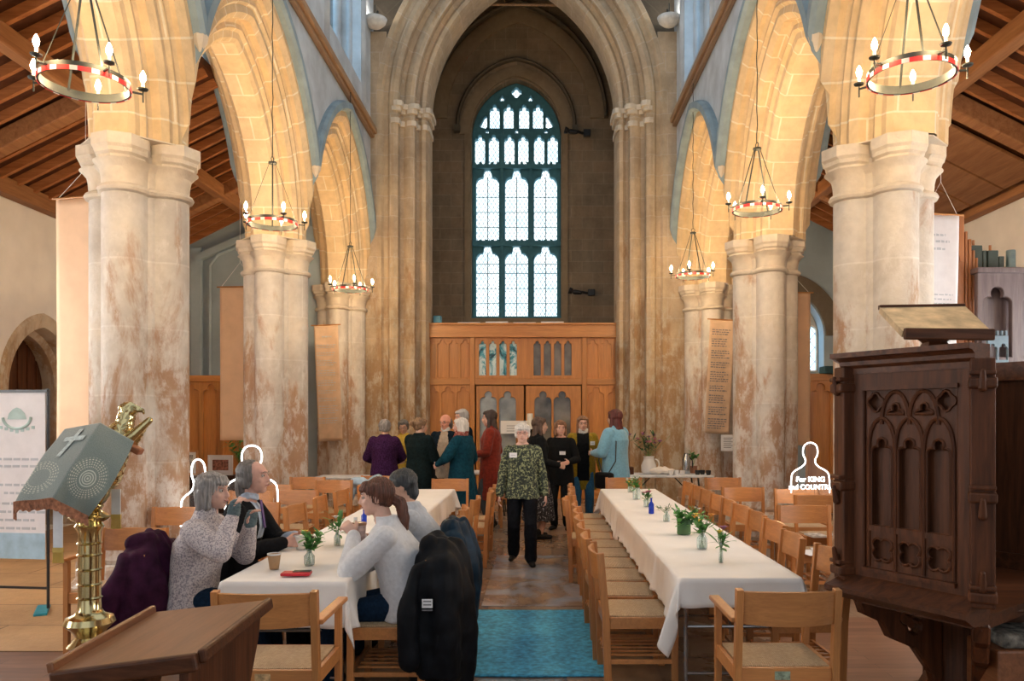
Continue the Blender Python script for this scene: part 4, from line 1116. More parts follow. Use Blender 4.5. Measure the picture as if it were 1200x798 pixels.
for p in pts:
    q = p - O; r = V((q.x, q.y, 0)).normalized(); mb = MB()
    c = V((q.x, q.y, 0)) + r*.02; a = math.atan2(r.y, r.x); R = Matrix.Rotation(a, 3, 'Z')
    mb.box(c + V((0,0,(z0+z1)/2)), (.10,.10,z1-z0-.02), R, .008)
    for zz in (z0+.06, z0+.50, z1-.12): mb.box(c + V((0,0,zz)) + r*.012, (.12,.115,.05), R, .012); mb.box(c + V((0,0,zz+.045)) + r*.02, (.11,.105,.02), R, .006)
    for zz in (z0+.10, z0+.42, z1-.14): mb.capsule(c + r*.06 + V((0,0,zz)), c + r*.075 + V((0,0,zz+.07)), .02, .012, 8)
    mb.build('corner_post', M['darkwood'], t)
mb = MB(); fl = [(p.x-O.x, p.y-O.y) for p in pts]
vs, fs = plate([(p[0]*.97, p[1]*.97) for p in fl], [], .06, (V((0,0,z0-.08)), V((1,0,0)), V((0,1,0)))); mb.add(vs, fs); mb.build('pulpit_floor', M['darkwood_x'], t)
for p in pts[:4]:      # curved carved brackets springing from the stem
    q = p - O; r = V((q.x, q.y, 0)); Lr = r.length; r.normalize()
    prof = [(Lr-.02, z0-.09), (Lr-.05, z0-.17), (Lr-.16, z0-.22), (Lr-.20, z0-.30), (Lr-.34, z0-.36), (Lr-.44, z0-.50), (.22, z0-.72), (.22, z0-.09)]
    mb = MB(); vs, fs = plate([(max(a,.0),b) for a, b in prof], [quatre(Lr-.33, z0-.21, .075, 20, 3, .3)], .07, (V((0,0,0)), r, V((0,0,1))), .01); mb.add(vs, fs)
    mb.tube([r*(Lr-.12) + V((0,0,z0-.15)), r*(Lr-.25) + V((0,0,z0-.24)), r*(Lr-.38) + V((0,0,z0-.38))], .022, 6); mb.build('bracket', M['darkwood'], t)
mb = MB(); mb.lathe([(.42,0),(.42,.12),(.30,.18),(.24,.3),(.24,.6),(.30,.68),(.45,.72)], n=8); mb.build('stem', M['darkwood'], t, angle=30)
# book rest on the pulpit
dk = thing('book_rest', 'sloping wooden book rest standing on top of the pulpit', 'book rest', (2.08, 4.02, z1+.06))
A = at(1058,388,3.80)-V(dk.location); B = at(1163,389,3.80)-V(dk.location); C = at(1131,358.5,4.15)-V(dk.location); D = at(1031,360,4.15)-V(dk.location)
mb = MB(); n = (B-A).cross(D-A).normalized(); mb.add([A,B,C,D,A-n*.03,B-n*.03,C-n*.03,D-n*.03],[(0,1,2,3),(7,6,5,4),(0,4,5,1),(1,5,6,2),(2,6,7,3),(3,7,4,0)])
mb.build('rest_top', simple('worn_fabric_desk_top', (.62,.46,.27), .7, var=.22, scale=9, bmp=.2), dk)
mb = MB(); mb.bar(A+V((0,-.014,-.014)), B+V((0,-.014,-.014)), .055, .026, (0,1,0), .006); mb.build('book_stop', M['darkwood_x'], dk); mb = MB(); mb.bar(D+V((0,.01,.0)), C+V((0,.01,.0)), .025, .03, (0,1,0), .004); mb.build('top_rail', M['darkwood_x'], dk)
m_ = (A+B+C+D)/4; mb = MB()
mb.loft([[(m_.x+sx*w_, m_.y+sy*d_, zz) for sx, sy in ((-1,-1),(1,-1),(1,1),(-1,1))] for w_, d_, zz in ((.07,.06,.0),(.05,.045,.03),(.045,.035,m_.z-.12),(.08,.04,m_.z-.09),(.15,.045,m_.z-.055))]); mb.build('pedestal', M['darkwood'], dk)
# pulpit steps and enclosure behind
st = empty('stair', (.8, -.35, 0)); st.parent = t_pulpit
mb = MB(); mb.bx(-.72,.05,1.06,1.12,0,1.95); mb.bx(-.74,.07,1.04,1.14,1.93,1.99,.01)
for k in range(2): mb.bx(-.68+k*.37,-.36+k*.37,1.045,1.06,.9,1.85,.01)
mb.build('panel', M['darkwood'], st)
for k in range(3): mb = MB(); mb.bx(-.98,-.40,-.15-.28*k,.13-.28*k,0,.55-.19*k,.012); mb.build('step', M['desk'], st)
mb = MB(); mb.bx(-.94,-.46,-.13,.12,.55,.62,.02); mb.build('carpet_cushion', simple('patterned_kneeler', (.13,.12,.10), .9, var=.9, scale=22, bmp=.4), st)

# ------------------------------------------------------------------ foreground reading desk
t = thing('reading_desk', 'polished dark oak reading desk top, nearest thing to the camera', 'desk', (-1.15, 2.5, 0))
o_ = V((-1.15, 2.5, 0))
a = onz(232,765,1.02)-o_; b = onz(313,703,1.02)-o_; c = onz(183,717,.95)-o_; d = onz(62,787,.95)-o_
n = (b-a).cross(d-a).normalized(); n = n if n.z > 0 else -n
mb = MB(); 
R3 = lambda p: p
top = [a, b, c, d]; mb.add([p for p in top] + [p-n*.028 for p in top], [(0,1,2,3),(7,6,5,4),(0,4,5,1),(1,5,6,2),(2,6,7,3),(3,7,4,0)])
mb.build('desk_top', M['desk'], t)
mb = MB()
mb.bar(a-n*.012+(a-d).normalized()*.008, b-n*.012+(a-d).normalized()*.008, .024, .04, n, .008); mb.build('desk_edge', M['darkwood_x'], t)
mb = MB(); mb.bar(a-n*.022+(a-b).normalized()*.01, d-n*.022+(a-b).normalized()*.01, .026, .05, n, .008); mb.build('desk_edge', M['darkwood_x'], t)
mb = MB(); mb.bar(d+n*.01-(a-d).normalized()*.008, c+n*.01-(a-d).normalized()*.008, .02, .03, n, .005); mb.build('book_stop', M['desk'], t)
mb = MB()                                                   # curved side board under the slope
sd = [(0,-.03),(0,-.95),(.30,-.95),(.33,-.6),(.40,-.42),(.50,-.26),(.60,-.12),(.63,-.03)]
ex = (b-a).normalized(); ex.z = 0; ex.normalize()
for off in (.04, .38):
    vs, fs = plate([(x, z) for x, z in sd], [], .03, (a + (d-a).normalized()*off, ex, V((0,0,1))), .004); mb2 = MB(); mb2.add(vs, fs); mb2.build('side_board', M['darkwood'], t)
mb = MB(); ed = (d-a).normalized(); mb.bar(a+ed*.21+ex*.03+V((0,0,-.52)), a+ed*.21+ex*.03+V((0,0,-.08)), .34, .03, ex, .003)
mb.build('front_board', M['darkwood'], t)
mb = MB(); mb.bar(a+ed*.21+ex*.02+V((0,0,-1.0)), a+ed*.21+ex*.02+V((0,0,-.96)), .46, .1, ex); mb.build('foot_rail', M['darkwood'], t)

# ------------------------------------------------------------------ brass eagle lectern and its pall
LX, LY = -1.98, 3.5
t = thing('eagle_lectern', 'polished brass eagle lectern on a ringed column', 'lectern', (LX, LY, 0))
mb = MB()
pr = [(.26,0),(.27,.03),(.25,.06),(.20,.08),(.21,.11),(.15,.15),(.09,.19),(.075,.24),(.06,.30),(.055,.40),(.07,.44),(.07,.47),(.055,.49),(.055,.60),(.075,.635),(.09,.65),(.075,.665),(.055,.69),(.075,.72),(.105,.75),(.095,.775),(.06,.79),(.048,.81)]
for zz in (.86,.92,.985,1.05,1.10): pr += [(.046,zz-.006),(.052,zz),(.046,zz+.006)]
pr += [(.046,1.15),(.06,1.175),(.05,1.19),(.075,1.205),(.085,1.215),(.06,1.235),(.035,1.25),(.04,1.26)]
mb.lathe(pr, n=32); mb.build('column', M['brass'], t, angle=40)
mb = MB(); mb.ball((0,0,1.335), .085, None, 24, 16); mb.lathe([(.05,1.25),(.06,1.265),(.045,1.28)], n=24); mb.build('orb', M['brass'], t, smooth=True)
for k in range(3):
    a_ = 2*PI*k/3+.6; mb = MB(); mb.lathe([(.02,0),(.035,.02),(.03,.05),(.045,.07),(.01,.1)], (.25*math.cos(a_), .25*math.sin(a_), .0), 12); mb.build('foot', M['brass'], t, smooth=True)
# eagle: looks along +X and away, wings carrying the slope toward the reader
hd = V((.155,.12,1.72-.0)); mb = MB()
def E(p): return V(p)
mb.capsule((.05,.03,1.40),(.09,.09,1.58),.075,.06,16); mb.capsule((.09,.09,1.56),(.115,.10,1.67),.05,.036,14); mb.ball((.12,.10,1.69), (.045,.036,.036)); mb.capsule((.15,.10,1.695),(.185,.10,1.685),.018,.011,8); mb.capsule((.185,.10,1.685),(.19,.10,1.667),.010,.004,8); mb.capsule((.03,.0,1.40),(-.05,-.05,1.30),.05,.02,10)
remeshed(mb, 'eagle_body', M['brass'], t, .006, 3, lambda p, n: .0012*math.sin(p.z*220+3*math.sin(p.x*120)))
for s, tip, root in ((1, (.225,.08,1.640), (.13,.05,1.54)), (-1, (-.14,.33,1.60), (.02,.14,1.54))):
    mb = MB(); d_ = (V(tip)-V(root))
    for k in range(6):
        r0 = V(root) + V((-.010*k,.0,-.016*k)); tp = V(tip) + V((-.012*k, -.0, -.022*k))
        mb.capsule(r0, tp, .022, .010, 8)
    mb.capsule(root, tip, .026, .016, 10)
    remeshed(mb, 'wing', M['brass'], t, .005, 1)
mb = MB()
mb.box((.155,.06,1.52),(.1,.05,.03),Matrix.Rotation(.5,3,'Y'),.008); mb.build('book_ledge', simple('red_brown_oak_ledge', (.35,.12,.05), .5), t)
# the pall
def pall():
    m, nt, b = new_mat('green_embroidered_pall'); L = nt.links.new
    v = coords(nt, 'UV'); n = noise_n(nt, v, 90, 3); base = ramp(nt, n, [(.3, (.15,.19,.17)), (.7, (.27,.31,.28))]).outputs[0]
    def ringmask(cx, cy, k, r1, dash=0):
        sep = nt.nodes.new('ShaderNodeVectorMath'); sep.operation = 'SUBTRACT'; L(v, sep.inputs[0]); sep.inputs[1].default_value = (cx, cy, 0)
        sc = nt.nodes.new('ShaderNodeVectorMath'); sc.operation = 'MULTIPLY'; L(sep.outputs[0], sc.inputs[0]); sc.inputs[1].default_value = (1, 1, 0)
        ln = nt.nodes.new('ShaderNodeVectorMath'); ln.operation = 'LENGTH'; L(sc.outputs[0], ln.inputs[0])
        m1 = nd(nt, 'ShaderNodeMath', operation='MULTIPLY'); m1.inputs[1].default_value = k; L(ln.outputs['Value'], m1.inputs[0])
        s = nd(nt, 'ShaderNodeMath', operation='SINE'); L(m1.outputs[0], s.inputs[0])
        g = nd(nt, 'ShaderNodeMath', operation='GREATER_THAN'); g.inputs[1].default_value = .15; L(s.outputs[0], g.inputs[0])
        l = nd(nt, 'ShaderNodeMath', operation='LESS_THAN'); l.inputs[1].default_value = r1; L(ln.outputs['Value'], l.inputs[0])
        o = nd(nt, 'ShaderNodeMath', operation='MULTIPLY'); L(g.outputs[0], o.inputs[0]); L(l.outputs[0], o.inputs[1])
        if dash:
            sp = nt.nodes.new('ShaderNodeSeparateXYZ'); L(sc.outputs[0], sp.inputs[0])
            a2 = nd(nt, 'ShaderNodeMath', operation='ARCTAN2'); L(sp.outputs[1], a2.inputs[0]); L(sp.outputs[0], a2.inputs[1])
            mm = nd(nt, 'ShaderNodeMath', operation='MULTIPLY'); mm.inputs[1].default_value = dash; L(a2.outputs[0], mm.inputs[0])
            ss = nd(nt, 'ShaderNodeMath', operation='SINE'); L(mm.outputs[0], ss.inputs[0])
            gg = nd(nt, 'ShaderNodeMath', operation='GREATER_THAN'); gg.inputs[1].default_value = .1; L(ss.outputs[0], gg.inputs[0])
            ri = nd(nt, 'ShaderNodeMath', operation='GREATER_THAN'); ri.inputs[1].default_value = r1*.55; L(ln.outputs['Value'], ri.inputs[0])
            q = nd(nt, 'ShaderNodeMath', operation='MULTIPLY'); L(gg.outputs[0], q.inputs[0]); L(ri.outputs[0], q.inputs[1])
            o2 = nd(nt, 'ShaderNodeMath', operation='MULTIPLY'); L(o.outputs[0], o2.inputs[0]); L(q.outputs[0], o2.inputs[1]); return o2.outputs[0]
        return o.outputs[0]
    c = mix(nt, ringmask(.68, .40, 210, .115), base, (.55,.58,.50))
    c = mix(nt, ringmask(.68, .40, 230, .25, 34), c, (.66,.64,.52))
    c = mix(nt, ringmask(.12, .30, 230, .20, 26), c, (.60,.60,.48))
    L(c, b.inputs['Base Color']); b.inputs['Roughness'].default_value = .85; b.inputs['Sheen Weight'].default_value = .3; bump(nt, b, n, .3)
    return m
M['pall'] = pall(); M['fringe'] = simple('rust_fringe', (.40,.17,.09), .8, var=.3, scale=60)
c0 = at(76,503,3.62); c1 = at(118,495,3.42); c2 = at(157,517,3.44)
b0 = at(17,590,3.30); b1 = at(62,586,3.12); b2 = at(103,606,3.22)
m0 = at(46,541,3.4); m1 = at(88,541,3.2); m2 = at(133,565,3.28)
def pf(u, v_):
    # v_=1 at the top
    def quad(a, m, b, s): return a*(1-s)*(1-s)*1 + (m*2 - (a+b)/2)*2*s*(1-s) + b*s*s
    s = 1-v_
    P0 = quad(c0, m0, b0, s); P1 = quad(c1, m1, b1, s); P2 = quad(c2, m2, b2, s)
    if u < .42: p = P0.lerp(P1, u/.42)
    else: p = P1.lerp(P2, (u-.42)/.58)
    w = .006*math.sin(u*19+v_*3)*s*s + .004*math.sin(v_*14+u*5)
    return p + V((w*.4, -w, w*.3))
mb = MB(); mb.grid(pf, 60, 60); cl = mb.build('lectern_pall', M['pall'], smooth=True); so = cl.modifiers.new('t','SOLIDIFY'); so.thickness = .004
tag(cl, 'grey-green embroidered cloth with cross and spiral draped over the brass eagle', 'lectern cloth')
mb = MB()
for i in range(90):
    u = i/89; p = pf(u, 0) + V((0,-.004,0)); l = .035 + .01*noise.noise(V((u*20,0,0))) + (.03 if u < .03 else 0)
    mb.tube([p + V((0,0,.008)), p + V((.002*math.sin(i),0,-l))], .0032, 4)
mb.build('fringe', M['fringe'], cl)['kind'] = 'stuff'
mb = MB()
def strip(p, q, w, side):
    mb.grid(lambda a_, b_: pf(*(p[0]+(q[0]-p[0])*b_ + side[0]*w*(a_-.5), p[1]+(q[1]-p[1])*b_ + side[1]*w*(a_-.5))) + V((0,-.006,.004)), 4, 10, False)
strip((.20,.56),(.26,.93),.045,(1,0)); strip((.13,.80),(.36,.80),.06,(0,1)); mb.build('cross', simple('pale_cross_embroidery', (.55,.62,.60), .8, var=.2, scale=70), cl)
for i, (u_, v0_, v1_, Y_, lb) in enumerate(((68, 600, 643, 3.32, 'white ribbon marker with gold tassel hanging left under the lectern cloth'), (136, 585, 604, 3.55, 'white ribbon marker with gold tassel hanging behind the lectern column'))):
    tt = thing('ribbon_marker', lb, 'ribbon', at(u_, v0_, Y_))
    Lh = (v1_-v0_)*Y_/F; mb = MB(); mb.box((0,0,-Lh/2+.02),(.04,.004,Lh+.05)); mb.build('ribbon', simple('white_ribbon', (.78,.8,.82), .5), tt)
    mb = MB(); mb.box((0,0,-Lh-.005),(.044,.008,.02))
    for k in range(9): mb.tube([(-.018+.0045*k,0,-Lh-.01),(-.022+.0055*k,0,-Lh-.06)], .0028, 4)
    mb.build('tassel', simple('gold_tassel', (.62,.42,.10), .5), tt)

# ------------------------------------------------------------------ hanging banners
def banner(x, y, w, zt, zb, rz, mat, label, lines=None, strg=.25, tiltx=0.0, big=False, ink='ink'):
    t = thing('hanging_banner', label, 'banner', (x, y, 0), rz)
    R = Matrix.Rotation(tiltx, 3, 'Y'); c = V((0,0,zt))
    def P(px, pz, py=0): return c + R @ V((px, py, pz-zt))
    mb = MB(); mb.grid(lambda u, v_: P((u-.5)*w, zb+(zt-zb)*v_, .006*math.sin(u*7+v_*5)), 14, 30, False); o = mb.build('fabric', mat, t, smooth=True); so = o.modifiers.new('t','SOLIDIFY'); so.thickness = .003
    mb = MB(); mb.tube([P(-w/2-.05, zt), P(w/2+.05, zt)], .012, 8); mb.build('rod', M['oak_x'], t)
    if strg:
        mb = MB(); mb.tube([P(-w/2+.02, zt), c+V((0,0,strg)), P(w/2-.02, zt)], .004, 4); mb.tube([c+V((0,0,strg)), c+V((0,0,strg+1.1))], .004, 4); mb.build('cord', M['paper'], t)
    if lines:
        mb = MB()
        for (zz, x0, x1, h) in lines:
            xx = x0
            while xx < x1:
                l = random.uniform(.02,.06); e = min(xx+l, x1)
                mb.add([P(xx, zz, -.012), P(e, zz, -.012), P(e, zz+h*random.uniform(.6,1), -.012), P(xx, zz+h*random.uniform(.6,1), -.012)], [(0,1,2,3)]); xx = e + .012
        mb.build('lettering', M[ink], t)
    return t
M['peach'] = simple('peach_banner_cloth', (.80,.55,.36), .8, var=.04, scale=4, bmp=.05); M['brownpaper'] = simple('tan_scroll_cloth', (.62,.44,.30), .8, var=.08, scale=6); M['whitefab'] = simple('white_banner_cloth', (.78,.76,.78), .8, var=.03)
banner(-4.85, 8.5, .74, 4.02, 1.25, -.22, M['peach'], 'tall peach banner hanging between the white wall and the largest left pier', strg=.3)
banner(-4.70, 12.5, .66, 3.72, 1.3, -.10, M['peach'], 'smaller peach banner hanging beside the pier behind the seated couple', strg=.38)
ln = []
z = 3.0
for blk in range(9):
    for k in range(random.choice((2,3,4,4))): ln.append((z, -.19, random.uniform(.08,.19), .018)); z -= .042
    z -= .06
    if z < 1.6: break
banner(-3.95, 14.75, .45, 3.38, 1.22, 0, M['brownpaper'], 'long scroll of small writing hanging on the far left pier by the tower', [(3.15,-.08,.1,.03)] + ln, 0, -.04, ink='palink')
ln2 = []
z = 3.28
for blk in range(9):
    for k in range(random.choice((3,4,4,5))): ln2.append((z, -.18, random.uniform(.06,.18), .022)); z -= .042
    z -= .05
    if z < 1.6: break
banner(3.42, 14.75, .46, 3.48, 1.36, 0, M['brownpaper'], 'long scroll with dark writing hanging on the far right pier by the tower', ln2, 0, .05)
banner(3.98, 12.5, .62, 3.63, 1.22, .08, M['peach'], 'narrow sliver of peach banner beside the stained right pier', strg=.3)
ln3 = [(3.62,-.12,.05,.03),(3.55,-.06,.1,.03),(3.47,-.14,.06,.03)] + [(2.98-.05*k, -.17, .15-.02*(k%3), .018) for k in range(14)]
banner(4.36, 8.6, .42, 3.86, 1.7, .10, M['whitefab'], 'white banner with faint grey writing hanging beside the pulpit pier', ln3, .35, .02, ink='palink')
mb = MB(); mb.box((0,0,0),(.26,.01,.30)); mb.cur = 1
for k in range(6): mb.box((-.01*(k%2), -.007, .09-.035*k),(.17-.03*(k%2),.002,.010))
o = mb.build('paper_notice', [M['paper'], M['ink']], None, loc=at(853,519,14.7)); tag(o, 'small white printed notice pinned under the right-hand scroll', 'notice')

# ------------------------------------------------------------------ roller banner at the left edge
t = thing('display_banner', 'white freestanding display banner at the left edge of the picture', 'banner', (-4.62, 6.8, 0), -.12)
mb = MB(); mb.box((0,0,1.16),(.86,.006,1.42)); mb.build('graphic', M['whitefab'], t)
mb = MB(); mb.box((0,-.004,.56),(.86,.004,.22)); mb.build('footer_band', simple('pale_blue_print', (.38,.55,.68), .7, var=.1), t)
mb = MB(); mb.box((0,0,1.88),(.9,.02,.025)); mb.tube([(.44,.02,1.9),(.44,.02,.03)],.012,8); mb.box((0,.02,.20),(.9,.012,.02)); mb.build('frame', M['black'], t)
mb = MB(); mb.box((.40,0,.015),(.10,.36,.025),Matrix.Rotation(.6,3,'Z'),.006); mb.build('foot', simple('teal_foot', (.02,.25,.33), .4), t)
mb = MB()
for zz, x0, x1 in ((1.30,-.25,.3),(1.24,-.2,.34),(1.08,0,.25),(1.01,.05,.25),(.92,-.3,.36),(.85,-.35,.36),(.78,-.3,.3),(.71,-.36,.36)):
    xx = x0
    while xx < x1: l = random.uniform(.03,.08); mb.box((xx+l/2,-.006,zz),(l,.002,.02)); xx += l+.018
mb.build('lettering', M['palink'], t)
mb = MB()
mb.tube([(.17+.13*math.cos(a_), -.006, 1.66+.10*math.sin(a_)) for a_ in [PI*1.02+PI*.98*i/16 for i in range(17)]], .012, 6)
mb.lathe([(.0,0),(.09,.0),(.075,.05),(.04,.085),(.005,.1)], (.17,-.006,1.64), 18, Matrix.Scale(.05, 3, (0,1,0)))
for k in range(7): mb.box((.02+.05*k,-.006,1.535+.012*abs(k-3)),(.03,.002,.026))
mb.build('emblem', simple('grey_green_emblem', (.42,.56,.54), .7), t)

# ------------------------------------------------------------------ organ beyond the pulpit
t = thing('pipe_organ', 'organ case with stepped wooden pipes and grey-violet carved front', 'organ', (5.75, 8.8, 0))
M['case'] = wood('grey_violet_organ_oak', (.20,.155,.16), (.12,.09,.10), .5, 1.0, 'z')
M['pipew'] = wood('orange_pipe_wood', (.52,.22,.08), (.36,.13,.05), .45, 1.0, 'z')
for k, (u0, u1, vt) in enumerate(((1119,1128,252),(1128,1132,272),(1132,1136.5,281),(1136.5,1140.5,294),(1140.5,1144,303),(1073,1083,243))):
    a_ = at(u0, vt, 8.8)-V(t.location); b_ = at(u1, vt, 8.8)-V(t.location)
    mb = MB(); mb.bx(a_.x+.004, b_.x-.004, -.05, .09, 1.2, a_.z, .01); mb.box(((a_.x+b_.x)/2, -.055, a_.z-.5),(abs(b_.x-a_.x)*.5,.01,.05)); mb.build('wooden_pipe', M['pipew'], t)
x0, x1 = at(1142,0,8.7).x-5.75, at(1235,0,8.7).x-5.75; zt = at(0,318,8.7).z; zb = at(0,425,8.7).z
mb = MB(); w = (x1-x0)/2; hs = [cusped(x0+w*(k+.5), zb+.06, zt-.36, w*.72, 'tre') for k in range(2)]
add_plate(mb, [(x0,.0),(x1,.0),(x1,zt),(x0,zt)], hs, .07, XZ(-.12), .01); mb.bx(x0-.02,x1,-.2,.0,zt-.03,zt+.03,.01)
mb.build('case_front', M['case'], t)
mb = MB(); mb.bx(x0, x1, -.02, .9, 0, zt-.05); mb.build('case_body', M['case'], t)
for h in hs:
    pass
mb = MB(); q0 = at(1160,0,8.5).x-5.75; q1 = at(1185,0,8.5).x-5.75; w = (q1-q0)/2
add_plate(mb, [(q0,zb-.02),(q1,zb-.02),(q1,zb+.28),(q0,zb+.28)], [cusped(q0+w*(k+.5), zb+.02, zb+.14, w*.8) for k in range(2)], .03, XZ(-.24), .004)
for k in range(5): mb.box((q0+(q1-q0)*(k+.5)/5, -.24, zb+.31),(.02,.03,.05))
mb.build('carved_cresting', simple('blue_grey_carving', (.16,.24,.30), .5), t)
for k, (u0, u1, vt, hnd) in enumerate(((1143,1158,285,1),(1158,1163,291,0),(1164,1177,291,1),(1177,1184,298,0))):
    a_ = at(u0, vt, 8.7)-V(t.location); b_ = at(u1, 318, 8.7)-V(t.location); mb = MB(); mb.bx(a_.x, b_.x-.006, .0, .14, b_.z, a_.z, .006)
    mb.build('stopped_pipe', simple('dark_green_pipe', (.045,.065,.055), .5) if 'dgp' not in M else M['dgp'], t)
    if hnd: mb = MB(); mb.tube([((a_.x+b_.x)/2,.07,a_.z),((a_.x+b_.x)/2,.07,a_.z+.07)], .015, 8); mb.build('tuning_stopper', M['pipew'], t)
a_ = at(1194, 291, 8.7)-V(t.location); mb = MB(); mb.lathe([(.05,zt),(.05,a_.z),(.045,a_.z+.01)], (a_.x,.05,0), 18); mb.build('metal_pipe', simple('grey_blue_pipe', (.25,.36,.40), .35, .5), t, angle=40)

# ------------------------------------------------------------------ lit silhouette figures
M['neon'] = emis('lit_edge', (1,.97,.92), 4)
def clear():
    m, nt, b = new_mat('clear_perspex'); tr = nt.nodes.new('ShaderNodeBsdfTransparent'); mx = nt.nodes.new('ShaderNodeMixShader'); mx.inputs[0].default_value = .04
    nt.links.new(tr.outputs[0], mx.inputs[1]); nt.links.new(b.outputs[0], mx.inputs[2]); nt.links.new(mx.outputs[0], nt.nodes['Material Output'].inputs[0]); return m
M['perspex'] = clear()
def silhouette(x, y, z, label, rz=0, text=True, s=1.0):
    t = thing('silhouette_figure', label, 'silhouette', (x, y, z), rz, 'clear seated silhouettes with lit edges')
    pl = [(.23,0),(.23,.20),(.20,.26),(.10,.31),(.055,.36),(.06,.41),(.085,.45),(.09,.50),(.08,.555),(.05,.59),(0,.605)]
    full = pl + [(-a_, b_) for a_, b_ in pl[::-1][1:]]
    # smooth the outline
    for _ in range(2):
        nx = [full[0]]
        for p, q in zip(full, full[1:]): nx += [(p[0]*.75+q[0]*.25, p[1]*.75+q[1]*.25), (p[0]*.25+q[0]*.75, p[1]*.25+q[1]*.75)]
        full = nx + [full[-1]]
    full = [(a_*s, b_*s) for a_, b_ in full]
    mb = MB(); add_plate(mb, full, [], .008, XZ(0)); mb.build('sheet', M['perspex'], t)
    mb = MB(); mb.tube([(a_, 0, b_) for a_, b_ in full], .0068*s, 8); mb.build('lit_edge', M['neon'], t, smooth=True)
    if text:
        for ln_, zz, sz_ in (('For KING', .135, .085), ('and COUNTRY', .045, .080)):
            cu = bpy.data.curves.new('tmp', 'FONT'); cu.body = ln_; cu.size = sz_*s; cu.align_x = 'CENTER'; cu.extrude = .002
            ob = bpy.data.objects.new('tmp', cu); COL.objects.link(ob); dg = bpy.context.evaluated_depsgraph_get(); dg.update()
            me = bpy.data.meshes.new_from_object(ob.evaluated_get(dg)); bpy.data.objects.remove(ob)
            for vv in me.vertices: c = vv.co.copy(); vv.co = V((c.x, -.008-c.z, c.y+zz*s))
            me.materials.clear(); me.materials.append(M['neon']); me.name = 'lettering'; link('lettering', me, t)
    return t
silhouette(3.09, 9.02, .80, 'clear silhouette with lit outline reading For KING and COUNTRY, beside the pulpit', 0, True, .95)
silhouette(-3.15, 8.72, .64, 'clear lit silhouette outline rising behind the seated man', .35, False, 1.18)
silhouette(-3.12, 7.28, .64, 'clear lit silhouette outline rising behind the seated woman in the flecked cardigan', -.5, False, 1.05)
place_chair(-3.32, 7.10, 180, 'wooden chair carrying the lit silhouette behind the seated woman', False, gE)

# ------------------------------------------------------------------ side tables
def long_table(x, y, w, d, label, z=.74, rz=0):
    t = thing('side_table', label, 'table', (x, y, 0), rz)
    mb = MB(); mb.box((0,0,z-.02),(w,d,.035),None,.012); mb.build('tabletop', simple('white_table_top', (.72,.74,.78), .5), t)
    for s in (-1, 1):
        mb = MB(); xx = s*(w/2-.25)
        for sy in (-1, 1): mb.tube([(xx, sy*(d/2-.06), z-.03),(xx+s*.08, sy*(d/2-.06), .01)], .014, 8)
        mb.tube([(xx, 0, .35),(xx-s*.35, 0, z-.03)], .010, 6); mb.tube([(xx+s*.05,-(d/2-.06),.2),(xx+s*.05,(d/2-.06),.2)],.01,6); mb.build('leg', M['iron'], t)
    return t
long_table(2.02, 12.95, 1.55, .7, 'white folding side table with jug and crockery under the far right pier')
long_table(-2.98, 12.5, 1.0, .6, 'white folding side table in front of the far left pier scroll')
long_table(-1.3, 13.6, 1.8, .7, 'white folding side table behind the group by the tower arch')
def jar_item(name, x, y, z, prof, mat, label, cat, n=20, extra=None, group=None, parts=None):
    t = thing(name, label, cat, (x, y, z), 0, group)
    mb = MB(); mb.lathe(prof, n=n); mb.build(parts or 'body', mat, t, smooth=False, angle=40)
    return t
M['china'] = simple('white_china', (.85,.86,.88), .25, var=.02); M['vglass'] = glass('clear_vase_glass', (.93,.97,.95), .03, .16); M['gglass'] = glass('green_jar_glass', (.30,.52,.28), .04, .25); M['bglass'] = simple('cobalt_blue_glass', (.01,.04,.45), .08, var=.1); M['water'] = glass('vase_water', (.75,.85,.72), .02, .1)
M['stem'] = simple('flower_stem', (.10,.24,.06), .6, var=.3, scale=30); M['leafg'] = simple('fresh_leaf', (.10,.30,.07), .55, var=.4, scale=20); M['darkleaf'] = simple('dark_leaf', (.03,.09,.03), .6, var=.5, scale=15)
for nm, c in (('fl_white', (.9,.9,.85)), ('fl_yellow', (.85,.62,.10)), ('fl_orange', (.80,.32,.05)), ('fl_pink', (.62,.20,.30)), ('fl_purple', (.30,.12,.28))): M[nm] = simple('petal_' + nm[3:], c, .6, var=.2, scale=40)
def leaf(mb, base, d, L, w):
    d = V(d).normalized(); s = d.cross(V((0,0,1))); s = s.normalized() if s.length > .05 else V((1,0,0)); up = s.cross(d)
    pts_ = []
    for i, f in enumerate((0, .3, .6, .85, 1)):
        ww = w*(0.15, .8, 1, .55, .02)[i]; c = V(base) + d*(L*f) + up*(-.25*L*f*f)
        pts_ += [c - s*ww/2, c + s*ww/2]
    b = len(mb.v); mb.v += pts_
    for i in range(4): mb.face((b+2*i, b+2*i+1, b+2*i+3, b+2*i+2))
